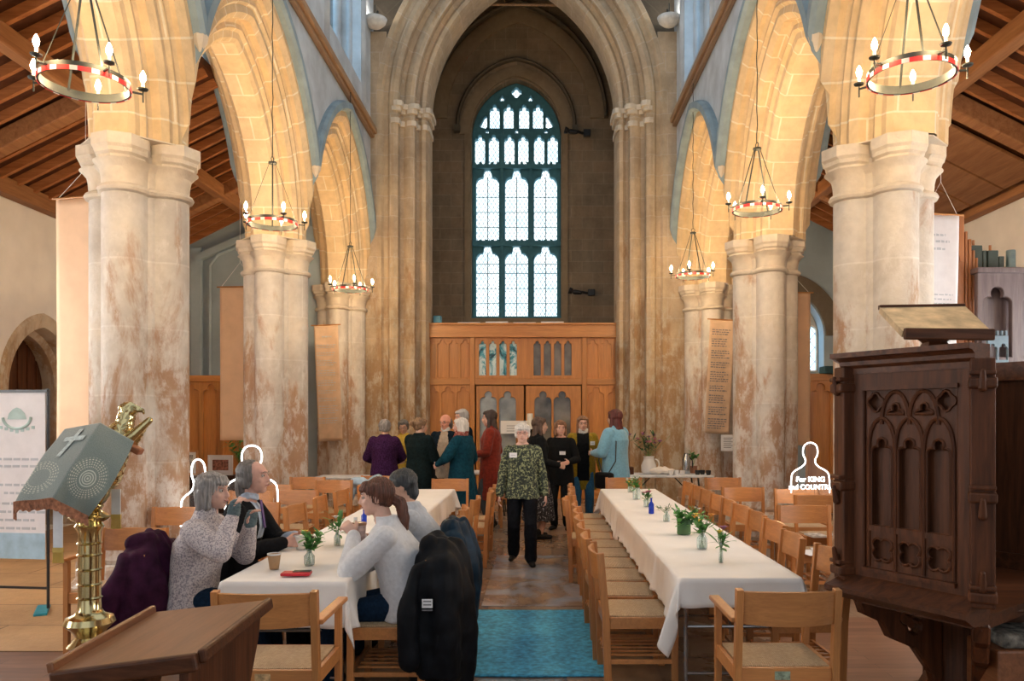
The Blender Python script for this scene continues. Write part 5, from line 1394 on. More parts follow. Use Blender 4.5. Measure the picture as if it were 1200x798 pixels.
def flowers(t, z0, zt, spread, stems, blooms, leaves=14, lsize=.05, lw=.02, leafm='leafg', rnd=0, bsize=.012):
    rs = random.Random(rnd); st_ = MB(); lf = MB(); tops = []
    for k in range(stems):
        a_ = rs.uniform(0, 2*PI); r = spread*rs.uniform(.2, 1)
        tp = V((r*math.cos(a_), r*math.sin(a_), zt*rs.uniform(.75, 1))); tops.append(tp)
        st_.tube([V((-tp.x*.25, -tp.y*.25, z0)), V((tp.x*.15, tp.y*.15, zt*.45)), tp], .0022, 5)
    for k in range(leaves):
        tp = rs.choice(tops); f = rs.uniform(.45, 1); base = V((tp.x*f, tp.y*f, z0 + (tp.z-z0)*f))
        leaf(lf, base, (rs.uniform(-1,1), rs.uniform(-1,1), rs.uniform(-.1,1)), lsize*rs.uniform(.6,1.2), lw*rs.uniform(.6,1.2))
    st_.build('stem', M['stem'], t); o = lf.build('foliage', M[leafm], t, smooth=True); o['kind'] = 'stuff'
    for k, (mat_, cnt) in enumerate(blooms):
        for j in range(cnt):
            tp = tops[(k*5+j) % len(tops)] + V((rs.uniform(-.008,.008), rs.uniform(-.008,.008), .006)); mb = MB()
            for q in range(6):
                b_ = 2*PI*q/6; leaf(mb, tp, (math.cos(b_), math.sin(b_), .75), bsize*1.8, bsize*1.3)
            mb.ball(tp + V((0,0,bsize*.3)), bsize*.6, None, 8, 6); mb.build('bloom', M[mat_], t, smooth=True)
def vase(x, y, label, r=.022, h=.10, shape='bottle', mat='vglass', fz=.16, spread=.04, stems=6, blooms=(), rnd=0, leaves=14, z=.741, lsize=.065, lw=.03, leafm='leafg', bsize=.012, cat='vase'):
    t = thing('flower_vase', label, cat, (x, y, z), 0, 'flower vases on the white tables')
    if shape == 'bottle': prof = [(r*.9,0),(r,.01),(r,h*.55),(r*.5,h*.75),(r*.45,h*.95),(r*.52,h)]
    elif shape == 'jar': prof = [(r*.92,0),(r,.008),(r,h*.86),(r*.9,h*.92),(r*.92,h)]
    else: prof = [(r*.5,0),(r*.9,h*.15),(r*.7,h*.5),(r*.45,h*.75),(r*.8,h)]
    mb = MB(); mb.lathe(prof, n=20, cap=False); mb.lathe([(.001,.003),(r*.9,.003)], n=20, cap=False); o = mb.build('glass', M[mat], t, smooth=True); so = o.modifiers.new('t','SOLIDIFY'); so.thickness = .0018
    flowers(t, .008, fz*1.05, spread*1.15, stems+3, blooms, int(leaves*2), lsize, lw, leafm, rnd, bsize)
    return t
# right-hand table, near to far
vase(1.145, 4.98, 'slim glass vase of yellow and purple tulips, nearest on the right-hand table', .016, .13, 'waist', fz=.205, spread=.035, stems=3, blooms=(('fl_yellow',1),('fl_purple',1)), leaves=10, lsize=.10, lw=.03, rnd=3, bsize=.02)
vase(1.14, 5.53, 'clear jar with an orange flower and leafy sprigs on the right-hand table', .036, .13, 'bottle', fz=.22, spread=.08, stems=7, blooms=(('fl_orange',2),('fl_yellow',2)), leaves=30, rnd=5, bsize=.018)
vase(1.14, 6.22, 'squat green glass jar overflowing with pale leaves on the right-hand table', .054, .12, 'jar', 'gglass', .19, .13, 12, (('fl_white',4),), 5, 60, lsize=.07, lw=.035)
vase(1.13, 7.0, 'small clear vase with sparse dark sprigs on the right-hand table', .03, .09, 'bottle', fz=.15, spread=.09, stems=4, blooms=(), leaves=14, lsize=.06, lw=.012, leafm='darkleaf', rnd=8)
vase(1.12, 8.14, 'small vase with pink blooms beside the cobalt bottle', .04, .08, 'jar', fz=.16, spread=.06, stems=6, blooms=(('fl_pink',4),), leaves=20, rnd=9, bsize=.018)
vase(1.10, 8.9, 'tall clear vase of white roses on the far half of the right-hand table', .04, .13, 'jar', fz=.24, spread=.07, stems=7, blooms=(('fl_white',4),), leaves=26, rnd=10, bsize=.024)
vase(1.13, 9.73, 'little vase of cream flowers, farthest on the right-hand table', .035, .07, 'jar', fz=.15, spread=.06, stems=6, blooms=(('fl_white',3),('fl_yellow',2)), leaves=16, rnd=11, bsize=.018)
def bottle(x, y, label, mat='bglass', r=.026, h=.15):
    t = thing('glass_bottle', label, 'bottle', (x, y, .741)); mb = MB(); mb.lathe([(r*.95,0),(r,.006),(r,h*.60),(r*.35,h*.76),(r*.33,h*.95),(r*.45,h*.955),(r*.45,h)], n=20); mb.build('body', M[mat], t, angle=40); return t
bottle(1.075, 7.56, 'cobalt blue glass bottle on the right-hand table')
bottle(-1.495, 6.8, 'cobalt blue glass bottle on the left-hand table behind the water bottle', r=.024, h=.125)
# left-hand table
vase(-1.42, 4.92, 'glass jar of mixed green sprigs, nearest on the left-hand table', .032, .10, 'bottle', fz=.20, spread=.075, stems=8, blooms=(('fl_yellow',2),('fl_pink',1)), leaves=44, rnd=21, bsize=.012, leafm='leafg')
vase(-1.44, 5.68, 'slim vase of white tulips with strong leaves on the left-hand table', .022, .11, 'bottle', fz=.19, spread=.04, stems=5, blooms=(('fl_white',3),), leaves=14, lsize=.10, lw=.03, rnd=22, bsize=.018)
vase(-1.42, 6.96, 'vase of leafy stems on the left-hand table beyond the cobalt bottle', .026, .10, 'waist', fz=.19, spread=.06, stems=6, blooms=(('fl_yellow',2),), leaves=26, rnd=23)
vase(-1.40, 8.1, 'vase of pale green sprigs on the far half of the left-hand table', .035, .10, 'jar', fz=.20, spread=.09, stems=7, blooms=(('fl_white',2),), leaves=34, rnd=24)
t = thing('water_bottle', 'clear plastic water bottle with blue label on the left-hand table', 'bottle', (-1.30, 5.64, .741))
mb = MB(); mb.lathe([(.028,0),(.031,.01),(.029,.07),(.031,.10),(.030,.14),(.012,.175),(.012,.19)], n=20); mb.build('body', M['vglass'], t, smooth=True)
mb = MB(); mb.lathe([(.0315,.09),(.0322,.092),(.0322,.135),(.0315,.137)], n=20, cap=False); mb.build('label_band', simple('blue_white_label', (.45,.62,.78), .4), t)
mb = MB(); mb.lathe([(.013,.185),(.013,.205)], n=16); mb.build('cap', M['china'], t)
def cup(x, y, z, label, c=(.48,.29,.15), h=.092):
    t = thing('paper_cup', label, 'cup', (x, y, z)); mb = MB(); mb.lathe([(.027,0),(.039,h-.004)], n=24, cap=False); mb.lathe([(.001,.003),(.027,.003)], n=24, cap=False); o = mb.build('body', simple('kraft_cup', c, .7), t, smooth=True); so = o.modifiers.new('t','SOLIDIFY'); so.thickness = .0015
    mb = MB(); mb.lathe([(.038,h-.008),(.0405,h-.006),(.0415,h-.001),(.0405,h+.002),(.038,h)], n=24, cap=False); mb.build('rim', M['china'], t, smooth=True); return t
cup(-1.595, 4.79, .741, 'brown paper cup on the near end of the left-hand table')
cup(-1.655, 5.52, .741, 'white-rimmed paper cup between the hands of the man in the dark suit', (.8,.78,.74))
t = thing('phone_wallet', 'red phone case lying on the near end of the left-hand table', 'phone case', (-1.40, 4.59, .741), .05); mb = MB(); mb.box((0,0,.011),(.165,.085,.018),None,.006); mb.build('cover', simple('red_leather', (.55,.015,.03), .4), t); mb = MB(); mb.box((.03,.012,.0225),(.1,.05,.004),None,.001); mb.build('phone', M['black'], t)
t = thing('cardboard_cup', 'tall brown and white patterned cup held by the woman in the white jumper', 'cup', (-1.10, 4.87, .86)); mb = MB(); mb.lathe([(.032,0),(.043,.14)], n=24); mb.build('body', simple('patterned_cup', (.48,.36,.33), .6, var=.35, scale=30), t, angle=40); mb = MB(); mb.lathe([(.044,.135),(.046,.14),(.044,.15),(.02,.152)], n=24); mb.build('lid', simple('brown_lid', (.32,.16,.09), .4), t, angle=40)
# far right side table: jug of flowers, box, flask, crockery
t = thing('flower_jug', 'white china jug of dark wildflowers on the far side table', 'jug', (1.80, 12.95, .74)); mb = MB(); mb.lathe([(.09,0),(.12,.05),(.125,.14),(.09,.22),(.085,.27),(.095,.29)], n=24); mb.build('body', M['china'], t, smooth=True); mb = MB(); mb.tube([(.1+.07*math.sin(a_), 0, .16+.08*math.cos(a_)) for a_ in [PI*i/10 for i in range(11)]], .012, 8); mb.build('handle', M['china'], t)
flowers(t, .2, .66, .34, 22, (('fl_pink',8),('fl_purple',8)), 90, .13, .03, 'darkleaf', 31, .03)
t = thing('tea_towel', 'crumpled white cloth beside the jug on the far side table', 'cloth', (1.98, 12.85, .742)); mb = MB(); mb.ball((0,0,.06),(.2,.16,.06),None,20,12); mb.ball((.12,0,.05),(.12,.12,.05)); remeshed(mb, 'folds', M['white_cloth'], t, .012, 2, lambda p, n: .02*noise.noise(p*14))
t = thing('wooden_box', 'small brown wooden box at the left end of the far side table', 'box', (1.42, 12.9, .74)); mb = MB(); mb.box((0,0,.06),(.24,.2,.12),None,.01); mb.build('body', M['darkwood_x'], t)
t = thing('vacuum_flask', 'steel vacuum flask standing on the far side table', 'flask', (2.42, 13.0, .74)); mb = MB(); mb.lathe([(.065,0),(.068,.01),(.068,.24),(.05,.28),(.045,.33),(.02,.34)], n=20); mb.build('body', M['steel'], t, angle=40); mb = MB(); mb.tube([(.05,0,.27),(.1,0,.22),(.1,0,.1)], .01, 6); mb.build('handle', M['black'], t)
t = thing('green_plant', 'small leafy pot plant behind the flask on the far side table', 'plant', (2.56, 13.12, .74)); mb = MB(); mb.lathe([(.05,0),(.07,.12)], n=16); mb.build('pot', simple('terracotta', (.35,.16,.09), .7), t); flowers(t, .1, .34, .12, 10, (), 50, .09, .04, 'leafg', 33)
for k, (x, y) in enumerate(((2.12,12.7),(2.22,12.75),(2.30,12.68),(2.55,12.72),(2.64,12.78),(2.72,12.70))):
    t = thing('white_cup', 'white cup among the crockery spread on the far side table', 'cup', (x, y, .74), 0, 'cups on the far side table'); mb = MB(); mb.lathe([(.03,0),(.04,.03),(.042,.075)], n=16, cap=False); mb.lathe([(.001,.004),(.03,.004)], n=16, cap=False); mb.build('body', M['china'] if k < 3 else M['black'], t, smooth=True)
    t['label'] = 'white cup among the crockery spread on the far side table' if k < 3 else 'dark cup at the right end of the far side table'; t['group'] = 'white cups on the far side table' if k < 3 else 'dark cups on the far side table'
for k in range(3):
    t = thing('paper_sheet', 'white sheet of paper on the far side table', 'paper', (1.95+.33*k, 12.74, .7405+.0), .3*k, 'papers on the far side table'); mb = MB(); mb.box((0,0,.002),(.21,.16,.003)); mb.build('sheet', M['paper'], t)
# left: shelf with framed pictures, plant
t = thing('low_bookcase', 'dark low bookcase with pictures on it by the blue aisle wall', 'bookcase', (-5.55, 13.6, 0)); mb = MB(); mb.bx(-.9,.9,-.18,.18,.64,.68,.004); mb.bx(-.9,-.86,-.18,.18,0,.64); mb.bx(.86,.9,-.18,.18,0,.64); mb.bx(-.86,.86,.14,.18,0,.64); mb.bx(-.86,.86,-.16,.14,.3,.33); mb.build('carcass', M['darkwood_x'], t)
for x, w_, h_, lb, c, rz in ((-.42,.30,.42,'tall framed print on the low bookcase, left of the photograph',(.62,.55,.45),.1),(.12,.44,.34,'white framed group photograph on the low bookcase',(.30,.12,.08),-.08)):
    p = thing('picture_frame', lb, 'picture', (-5.55+x, 13.55, .68), rz); mb = MB(); add_plate(mb, [(-w_/2,0),(w_/2,0),(w_/2,h_),(-w_/2,h_)], [[(-w_/2+.03,.03),(w_/2-.03,.03),(w_/2-.03,h_-.03),(-w_/2+.03,h_-.03)]], .02, XZ(0)); mb.build('frame', M['china'] if x > 0 else M['oak_x'], p)
    mb = MB(); mb.bx(-w_/2+.03,w_/2-.03,-.0,.004,.03,h_-.03); mb.build('mount', M['paper'], p); mb = MB(); mb.bx(-w_/2+.08,w_/2-.08,-.004,.0,.08,h_-.08); mb.build('print', simple('printed_picture', c, .4, var=.7, scale=22), p)
t = thing('potted_plant', 'bushy dark green pot plant under the smaller peach banner', 'plant', (-4.75, 13.2, 0)); mb = MB(); mb.lathe([(.12,.0),(.12,.55),(.2,.58),(.14,.6),(.18,.85)], n=20); mb.build('pot', M['darkwood'], t, angle=40)
flowers(t, .75, 1.34, .42, 40, (('fl_yellow',3),), 380, .13, .05, 'leafg', 41); 
# jacket heaped on the far chair, papers on the spare chair, yellow bag
t = thing('blue_jacket', 'pale blue jacket heaped over a far chair by the purple cardigan', 'jacket', (-2.30, 10.9, .0)); mb = MB()
for k in range(9): mb.ball((random.uniform(-.22,.22), random.uniform(-.12,.1), .74+random.uniform(-.12,.08)), (random.uniform(.1,.17),.1,.07))
mb.capsule((-.2,-.1,.72),(-.3,-.12,.48),.06,.05); remeshed(mb, 'fabric', simple('pale_blue_nylon', (.35,.48,.60), .5, var=.2), t, .014, 3, lambda p, n: .03*noise.noise(p*9))
for k, (x, y, rz) in enumerate(((2.42,7.02,.2),(2.56,7.10,-.2))):
    t = thing('paper_sheet', ['white paper lying on the nearest spare chair seat','second white paper overlapping on the nearest spare chair seat'][k], 'paper', (x, y, .459+.004*k), rz); mb = MB(); mb.box((0,0,.002),(.21,.29,.003)); mb.build('sheet', M['paper'], t)
for k, (x, y, rz) in enumerate(((2.80,8.0,.1),(3.05,7.98,-.1))):
    t = thing('paper_booklet', ['white booklet on the spare chair second back from the pulpit, left one','white booklet on the spare chair second back from the pulpit, right one'][k], 'booklet', (x, y, .459), rz); mb = MB(); mb.box((0,0,.008),(.16,.22,.014),None,.002); mb.build('pages', M['paper'], t); mb = MB(); mb.box((0,0,.0165),(.16,.22,.003),None,.001); mb.build('cover', M['paper'] if k else simple('booklet_cover', (.55,.55,.58), .5, var=.5, scale=30), t)
t = thing('yellow_bag', 'yellow fabric bag on a chair seat beyond the grey jumper', 'bag', (-.95, 6.42, .46)); mb = MB(); mb.ball((0,0,.09),(.15,.13,.10)); mb.ball((.05,.06,.1),(.1,.1,.08)); remeshed(mb, 'fabric', simple('yellow_canvas', (.72,.42,.05), .7, var=.2), t, .010, 3, lambda p, n: .015*noise.noise(p*16)); mb = MB(); mb.tube([(-.08+.16*i/10, -.02, .16+.08*math.sin(PI*i/10)) for i in range(11)], .008, 6); mb.build('strap', simple('yellow_strap', (.65,.36,.05), .7), t)
t = thing('pillar_candle', 'white pillar candle on a stand before the glazed porch door', 'candle', (at(621,0,15.2).x, 15.2, 0)); mb = MB(); mb.lathe([(.16,0),(.16,.03),(.03,.08),(.025,.9),(.03,1.3),(.08,1.42),(.1,1.44)], n=18); mb.build('stand', M['iron'], t, angle=40); mb = MB(); mb.lathe([(.055,1.44),(.055,1.73),(.05,1.74)], n=18); mb.build('candle', M['candle'], t, angle=40)
t = thing('round_back_chair', 'low round-backed wooden chair behind the woman in the green blouse', 'chair', (-.36, 12.3, 0)); mb = MB(); mb.tube([(.24*math.cos(a_), .0, .75+.30*math.sin(a_)) for a_ in [PI*i/14 for i in range(15)]], .028, 8); mb.build('backrest', M['chair_x'], t)
mb = MB(); mb.box((0,-.2,.45),(.46,.42,.04),None,.01); mb.build('seat', M['chair_x'], t)
for sx in (-1,1):
    mb = MB(); mb.bar((sx*.24,0,0),(sx*.24,0,.76),.04,.04); mb.build('leg', M['chair'], t); mb = MB(); mb.bar((sx*.2,-.38,0),(sx*.2,-.38,.44),.04,.04); mb.build('leg', M['chair'], t)
# ------------------------------------------------------------------ people
def cmat(name, c, rough=.85, var=.10, scale=30, bmp=.15, sheen=.15):
    dk = max(c) < .12
    if name not in M: M[name] = simple(name, tuple(x*.75 for x in c) if dk else c, rough, var=var, scale=scale, bmp=bmp, sheen=0 if dk else sheen, spec=.12 if dk else .3)
    return M[name]
def skin(name, c):
    if name not in M:
        m, nt, b = new_mat(name); n = noise_n(nt, coords(nt, 'Object'), 22, 3)
        r = ramp(nt, n, [(.3, tuple(x*.88 for x in c)), (.7, tuple(min(1, x*1.08) for x in c))]); nt.links.new(r.outputs[0], b.inputs['Base Color'])
        b.inputs['Roughness'].default_value = .5; b.inputs['Subsurface Weight'].default_value = .08; b.inputs['Subsurface Radius'].default_value = (.02,.008,.005); M[name] = m
    return M[name]
def hairmat(name, c, var=.35):
    if name not in M: M[name] = simple(name, c, .45, var=var, scale=60, bmp=.35, stretch=(1,1,.12))
    return M[name]
def speckle(name, a, b_, k=38, thr=.52):
    m, nt, b = new_mat(name); n = noise_n(nt, coords(nt, 'Object'), k, 4, .7)
    r = ramp(nt, n, [(thr-.05, a), (thr+.05, b_)]); nt.links.new(r.outputs[0], b.inputs['Base Color']); b.inputs['Roughness'].default_value = .85; bump(nt, b, n, .2); M[name] = m; return m
def ik(a, c, l1, l2, hint):
    a, c, hint = V(a), V(c), V(hint); d = c - a; L = min(d.length, (l1+l2)*.995); dn = d.normalized(); c = a + dn*L
    x = (l1*l1 - l2*l2 + L*L)/(2*L); h = math.sqrt(max(0, l1*l1 - x*x))
    hp = hint - dn*hint.dot(dn); hp = hp.normalized() if hp.length > 1e-4 else V((0,0,-1))
    return a + dn*x + hp*h, c
def hand(mb, w, d, n, side, curl=.5, sc=1.0):
    """palm, four unequal bent fingers and a thumb from the side of the palm"""
    d = V(d).normalized(); n = V(n); n = (n - d*n.dot(d)).normalized(); s = d.cross(n)*side      # s points to the thumb
    w = V(w)
    for k in range(4):
        o = s*(.024-.0165*k)*sc
        mb.capsule(w + o*.6, w + d*.075*sc + o, .0155*sc, .0125*sc, 8)
    for k, L in enumerate((.066, .074, .068, .052)):
        L *= sc; p0 = w + d*.078*sc + s*(.026-.0175*k)*sc; a1 = curl*.7; a2 = curl*1.7
        p1 = p0 + (d*math.cos(a1) + n*math.sin(a1))*L*.52; p2 = p1 + (d*math.cos(a2) + n*math.sin(a2))*L*.5
        mb.capsule(p0, p1, .0092*sc, .0085*sc, 8); mb.capsule(p1, p2, .0085*sc, .0070*sc, 8)
    t0 = w + d*.022*sc + s*.026*sc; t1 = t0 + (d*.55 + s*.62 + n*.35*curl).normalized()*.042*sc; t2 = t1 + (d*.85 + s*.15 + n*.5*curl).normalized()*.032*sc
    mb.capsule(t0, t1, .0125*sc, .0105*sc, 8); mb.capsule(t1, t2, .0100*sc, .0078*sc, 8)

def person(label, loc, rz, h=1.65, sit=False, lean=(0, 0), head=(0, 0), hands=None, hint=None, feet=None, bulk=1.0, skinc=(.62,.38,.28),
           top=None, bottom=None, hair=None, shoes=(.02,.02,.02), vox=.009, glasses=False, face=True, extras=(), group=None, curl=.5, handdir=None, smile=True, name='person'):
    s = h/1.66; t = thing(name, label, 'person', loc, rz, group)
    S = lambda x, y, z: V((x, y, z))*s
    if sit:
        pz = .555; pel = V((0, -.04, pz)); up = [V((0,-.04,pz)), V((0,-.04,pz+.13*s)), V((0,-.03,pz+.32*s)), V((0,-.02,pz+.455*s)), V((0,-.01,pz+.52*s))]
        hc = V((0, .022, pz+.640*s))
    else:
        up = [S(0,0,.92), S(0,0,1.05), S(0,-.005,1.24), S(0,-.01,1.375), S(0,-.005,1.43)]; hc = S(0, .022, 1.532); pel = up[0]
    def sh(p):     # leaning the trunk: shear growing with height over the pelvis
        k = max(0, p.z - pel.z); return V((p.x + lean[0]*k, p.y + lean[1]*k, p.z - .5*(lean[0]**2+lean[1]**2)*k))
    up = [sh(p) for p in up]; hc = sh(hc)
    P, W, C, Sx, N = up
    shl = [sh(V((sd*.165*s*(.5+.5*bulk), Sx.y - (lean[1]*max(0,Sx.z-pel.z)), Sx.z - .015*s))) for sd in (-1, 1)]
    shl = [V((Sx.x + sd*.158*s, Sx.y, Sx.z - .040*s)) for sd in (-1, 1)]
    hands = hands or [(-.23, .06, .80), (.23, .06, .80)]; hint = hint or [(-.5,-1,-.3), (.5,-1,-.3)]
    el, wr = [], []
    for i in range(2):
        e, w_ = ik(shl[i], V(hands[i])*(1 if sit else s), .285*s, .25*s, hint[i]); el.append(e); wr.append(w_)
    hip = [P + V((sd*.09*s, 0, -.03*s)) for sd in (-1, 1)]
    if feet is None: feet = [(-.10, .44, .075), (.10, .44, .075)] if sit else [(-.10, .0, .075), (.10, .0, .075)]
    kn, an = [], []
    for i in range(2):
        k_, a_ = ik(hip[i], V(feet[i]) if sit else V((feet[i][0]*s, feet[i][1]*s, feet[i][2])), .43*s, .42*s, (0, 1, .6 if sit else 0)); kn.append(k_); an.append(a_)
    # ---- body: one continuous skin surface
    mb = MB(); sB = s*(.6+.4*bulk)
    def ell(c, rx, ry, n=20): return [c + V((rx*math.cos(2*PI*k/n), ry*math.sin(2*PI*k/n), 0)) for k in range(n)]
    def trunk(mb, e=0.0, low=None, rings=None):
        rr = [(P + V((0,0,-.09*s)), .10*sB, .08*sB), (P, .155*sB, .105*sB), (W, .132*sB, .098*sB), ((W+C)/2, .142*sB, .108*sB), (C, .158*sB, .115*sB), (Sx + V((0,0,-.03*s)), .165*s, .092*s), (Sx + V((0,0,.018*s)), .098*s, .062*s), (N + V((0,0,.0)), .055*s, .052*s)]
        mb.loft([ell(c, rx+e, ry+e) for c, rx, ry in rr])
    trunk(mb)
    Rh = Matrix.Rotation(math.radians(head[0]), 3, 'Z') @ Matrix.Rotation(math.radians(head[1]), 3, 'X')
    hs = s*1.02; Hh = lambda x, y, z: hc + Rh @ (V((x, y, z))*hs)
    mb.capsule(N - V((0,0,.05*s)), Hh(0, -.02, -.06), .058*s, .052*s)
    mb.ball(Hh(0, -.012, .022), (.074*hs, .094*hs, .088*hs), Rh, 22, 16)
    mb.ball(Hh(0, .022, -.028), (.060*hs, .066*hs, .074*hs), Rh, 20, 14)
    mb.ball(Hh(0, .052, -.080), (.030*hs, .028*hs, .024*hs), Rh)
    mb.ball(Hh(0, .070, .036), (.050*hs, .016*hs, .012*hs), Rh)
    mb.capsule(Hh(0, .082, .020), Hh(0, .099, -.020), .0085*hs, .0115*hs, 10); mb.ball(Hh(0, .090, -.024), (.017*hs, .013*hs, .010*hs), Rh)
    for sd in (-1, 1):
        mb.ball(Hh(sd*.037, .058, -.018), (.020*hs, .018*hs, .020*hs), Rh); mb.ball(Hh(sd*.074, -.008, -.004), (.008*hs, .018*hs, .030*hs), Rh)
    mb.ball(Hh(0, .083, -.050), (.023*hs, .008*hs, .010*hs), Rh)
    for i in range(2):
        mb.capsule(shl[i], el[i], .050*sB, .041*sB); mb.capsule(el[i], wr[i], .041*sB, .026*s)
        d = (wr[i]-el[i]).normalized() if not handdir else V(handdir[i]).normalized(); side = 1 if i else -1
        nrm = V((-side, 0, -.15)) if not sit else V((-side*.6, 0, -.8))
        if handdir and len(handdir) > 2: nrm = V(handdir[2+i])
        hand(mb, wr[i], d, nrm, side if abs(d.z) > .6 or True else side, curl, s*.98)
        mb.capsule(hip[i], kn[i], .082*sB, .056*sB); mb.capsule(kn[i], an[i], .054*sB, .036*s)
        f = V((0, 1, 0)); mb.capsule(an[i] + V((0,-.03,-.035)), an[i] + V(((i-.5)*.04, .13*s, -.047)), .034, .026)
    eyes = [Hh(sd*.030, .080, .012) for sd in (-1, 1)]; mouth = Hh(0, .092, -.051)
    fw = Rh @ V((0,1,0))
    def push(p, n):
        d = 0.0
        for e in eyes:
            q = (p-e).length/(.017*hs)
            if q < 2.2: d -= .0075*hs*math.exp(-q*q)
        m = Rh.transposed() @ (p - mouth)
        if abs(m.x) < .026*hs and abs(m.z) < .012*hs and m.y > -.02: d -= .003*hs*math.exp(-(m.z/(.003*hs))**2)
        return d
    sk = skin('skin_%d%d%d' % tuple(int(c*100) for c in skinc), skinc)
    body = remeshed(mb, 'body', sk, t, vox if not sit or True else vox, 3, push, .4)
    if face:
        for i, sd in enumerate((-1, 1)):
            mb = MB(); c = Hh(sd*.030, .0715, .012); mb.ball(c, .0098*hs, None, 12, 8); e_ = mb.build('eye', M.setdefault('eyewhite', simple('eye_white', (.55,.50,.46), .3, var=.02)), t, smooth=True)
            mb = MB(); mb.ball(c + fw*.0045*hs, (.0068*hs, .0068*hs, .0068*hs), None, 10, 8); mb.build('iris', M.setdefault('iris', simple('dark_iris', (.05,.04,.035), .2, var=.1)), e_, smooth=True)
            mb = MB(); mb.tube([Hh(sd*.015, .091, .033), Hh(sd*.032, .088, .038), Hh(sd*.048, .076, .032)], [.0022, .003, .0015], 6, flat=1); mb.build('eyebrow', hair['mat'] if hair else sk, t)
        mb = MB(); up_ = .004 if smile else 0
        mb.tube([Hh(-.021, .083, -.050+up_), Hh(-.008, .0945, -.0525), Hh(.008, .0945, -.0525), Hh(.021, .083, -.050+up_)], [.0015, .0042, .0042, .0015], 8); mb.build('lips', M.setdefault('lips', simple('lips', (.45,.16,.14), .4, var=.05)), t, smooth=True)
    if glasses:
        mb = MB()
        for sd in (-1, 1):
            mb.tube([Hh(sd*.032 + .022*math.cos(a), .101 - .004*abs(math.cos(a)), .010 + .017*math.sin(a)) for a in [2*PI*k/16 for k in range(17)]], .0017, 6, False)
            mb.tube([Hh(sd*.054, .098, .014), Hh(sd*.076, .02, .012), Hh(sd*.078, -.02, .0)], .0016, 5)
        mb.tube([Hh(-.011, .103, .014), Hh(.011, .103, .014)], .0017, 5); mb.build('glasses', M['black'] if glasses is True else cmat('glasses_red', glasses, .3), t)
    # ---- hair
    if hair:
        mb = MB(); k = hair['kind']; g = hair.get('grow', 1.0)
        if k in ('bob', 'short', 'long', 'bun', 'pony', 'crop'):
            mb.ball(Hh(0, -.024, .036), (.086*hs*g, .094*hs*g, .088*hs*g), Rh, 22, 16)
            mb.ball(Hh(0, .046, .078), (.054*hs*g, .034*hs, .028*hs), Rh, 16, 10)
            for sd in (-1, 1): mb.ball(Hh(sd*.052, -.01, .05), (.036*hs, .062*hs, .05*hs), Rh, 14, 10)
        if k == 'short':
            mb.ball(Hh(0, -.05, -.01), (.072*hs*g, .06*hs*g, .07*hs), Rh); 
            for sd in (-1, 1): mb.ball(Hh(sd*.064, -.022, -.005), (.022*hs*g, .045*hs, .045*hs), Rh)
        if k == 'bob':
            mb.capsule(Hh(0, -.06, .0), Hh(0, -.055, -.09), .062*hs*g, .058*hs*g)
            for sd in (-1, 1): mb.capsule(Hh(sd*.066, -.012, .03), Hh(sd*.070, .002, -.088), .028*hs*g, .024*hs); mb.capsule(Hh(sd*.055, -.045, .0), Hh(sd*.058, -.045, -.095), .036*hs*g, .032*hs)
        if k == 'long':
            L_ = hair.get('len', .24)
            mb.loft([[Hh(0,0,0) + Rh @ (V((rx*math.cos(2*PI*q/20), cy + ry*math.sin(2*PI*q/20), z))*hs) for q in range(20)] for z, rx, ry, cy in ((.03,.078,.06,-.035),(-.05,.084,.052,-.045),(-.12,.090,.045,-.058),(-.12-L_*.45,.092,.04,-.072),(-.12-L_*.8,.080,.032,-.075),(-.12-L_,.05,.02,-.078))])
            for sd in (-1, 1): mb.capsule(Hh(sd*.066, .0, .03), Hh(sd*.076, .01, -.12), .024*hs, .024*hs); mb.capsule(Hh(sd*.076, .01, -.12), Hh(sd*.08, -.0, -.10-L_*.5), .024*hs, .016*hs)
        if k in ('bun', 'pony'):
            mb.ball(Hh(0, -.045, -.01), (.068*hs, .058*hs, .06*hs), Rh)
            for sd in (-1, 1): mb.ball(Hh(sd*.062, -.02, .0), (.018*hs, .045*hs, .035*hs), Rh)
        if k == 'bun': mb.ball(Hh(.0, -.125, .025), (.045*hs, .04*hs, .04*hs), Rh); mb.capsule(Hh(-.03,-.13,.02), Hh(.03,-.14,.04), .022*hs, .022*hs)
        if k == 'pony':
            pp = [Hh(0,-.105,-.015), Hh(0,-.145,-.05), Hh(0,-.155,-.14), Hh(0,-.135,-.24), Hh(0,-.12,-.33), Hh(0,-.11,-.38)]
            for a, b_, r0, r1 in zip(pp, pp[1:], (.028,.034,.034,.030,.020), (.034,.034,.030,.020,.006)): mb.capsule(a, b_, r0*hs, r1*hs)
        if k == 'fringe':     # bald on top, hair round the back and sides
            mb.ball(Hh(0, -.042, .004), (.080*hs, .072*hs, .062*hs), Rh, 20, 12)
            for sd in (-1, 1): mb.ball(Hh(sd*.066, -.03, -.02), (.020*hs, .042*hs, .05*hs), Rh); mb.capsule(Hh(sd*.045,-.07,-.02), Hh(sd*.04,-.07,-.09), .035*hs, .026*hs)
            mb.capsule(Hh(0,-.075,.0), Hh(0,-.075,-.09), .045*hs, .035*hs)
            if hair.get('top'): mb.ball(Hh(0, -.034, .040), (.084*hs, .082*hs, .082*hs), Rh, 20, 12); mb.capsule(Hh(0,-.07,0), Hh(0,-.085,-.10), .055*hs, .042*hs); [mb.ball(Hh(sd*.068, -.018, .01), (.020*hs, .036*hs, .05*hs), Rh) for sd in (-1,1)]
        if k == 'hood':
            mb.ball(Hh(0, -.02, .035), (.088*hs, .098*hs, .088*hs), Rh, 22, 16); mb.capsule(Hh(0,-.06,0), Hh(0,-.06,-.06), .058*hs, .055*hs)
        if hair.get('fringe'): mb.ball(Hh(0, .062, .060), (.058*hs, .030*hs, .026*hs), Rh, 16, 10)
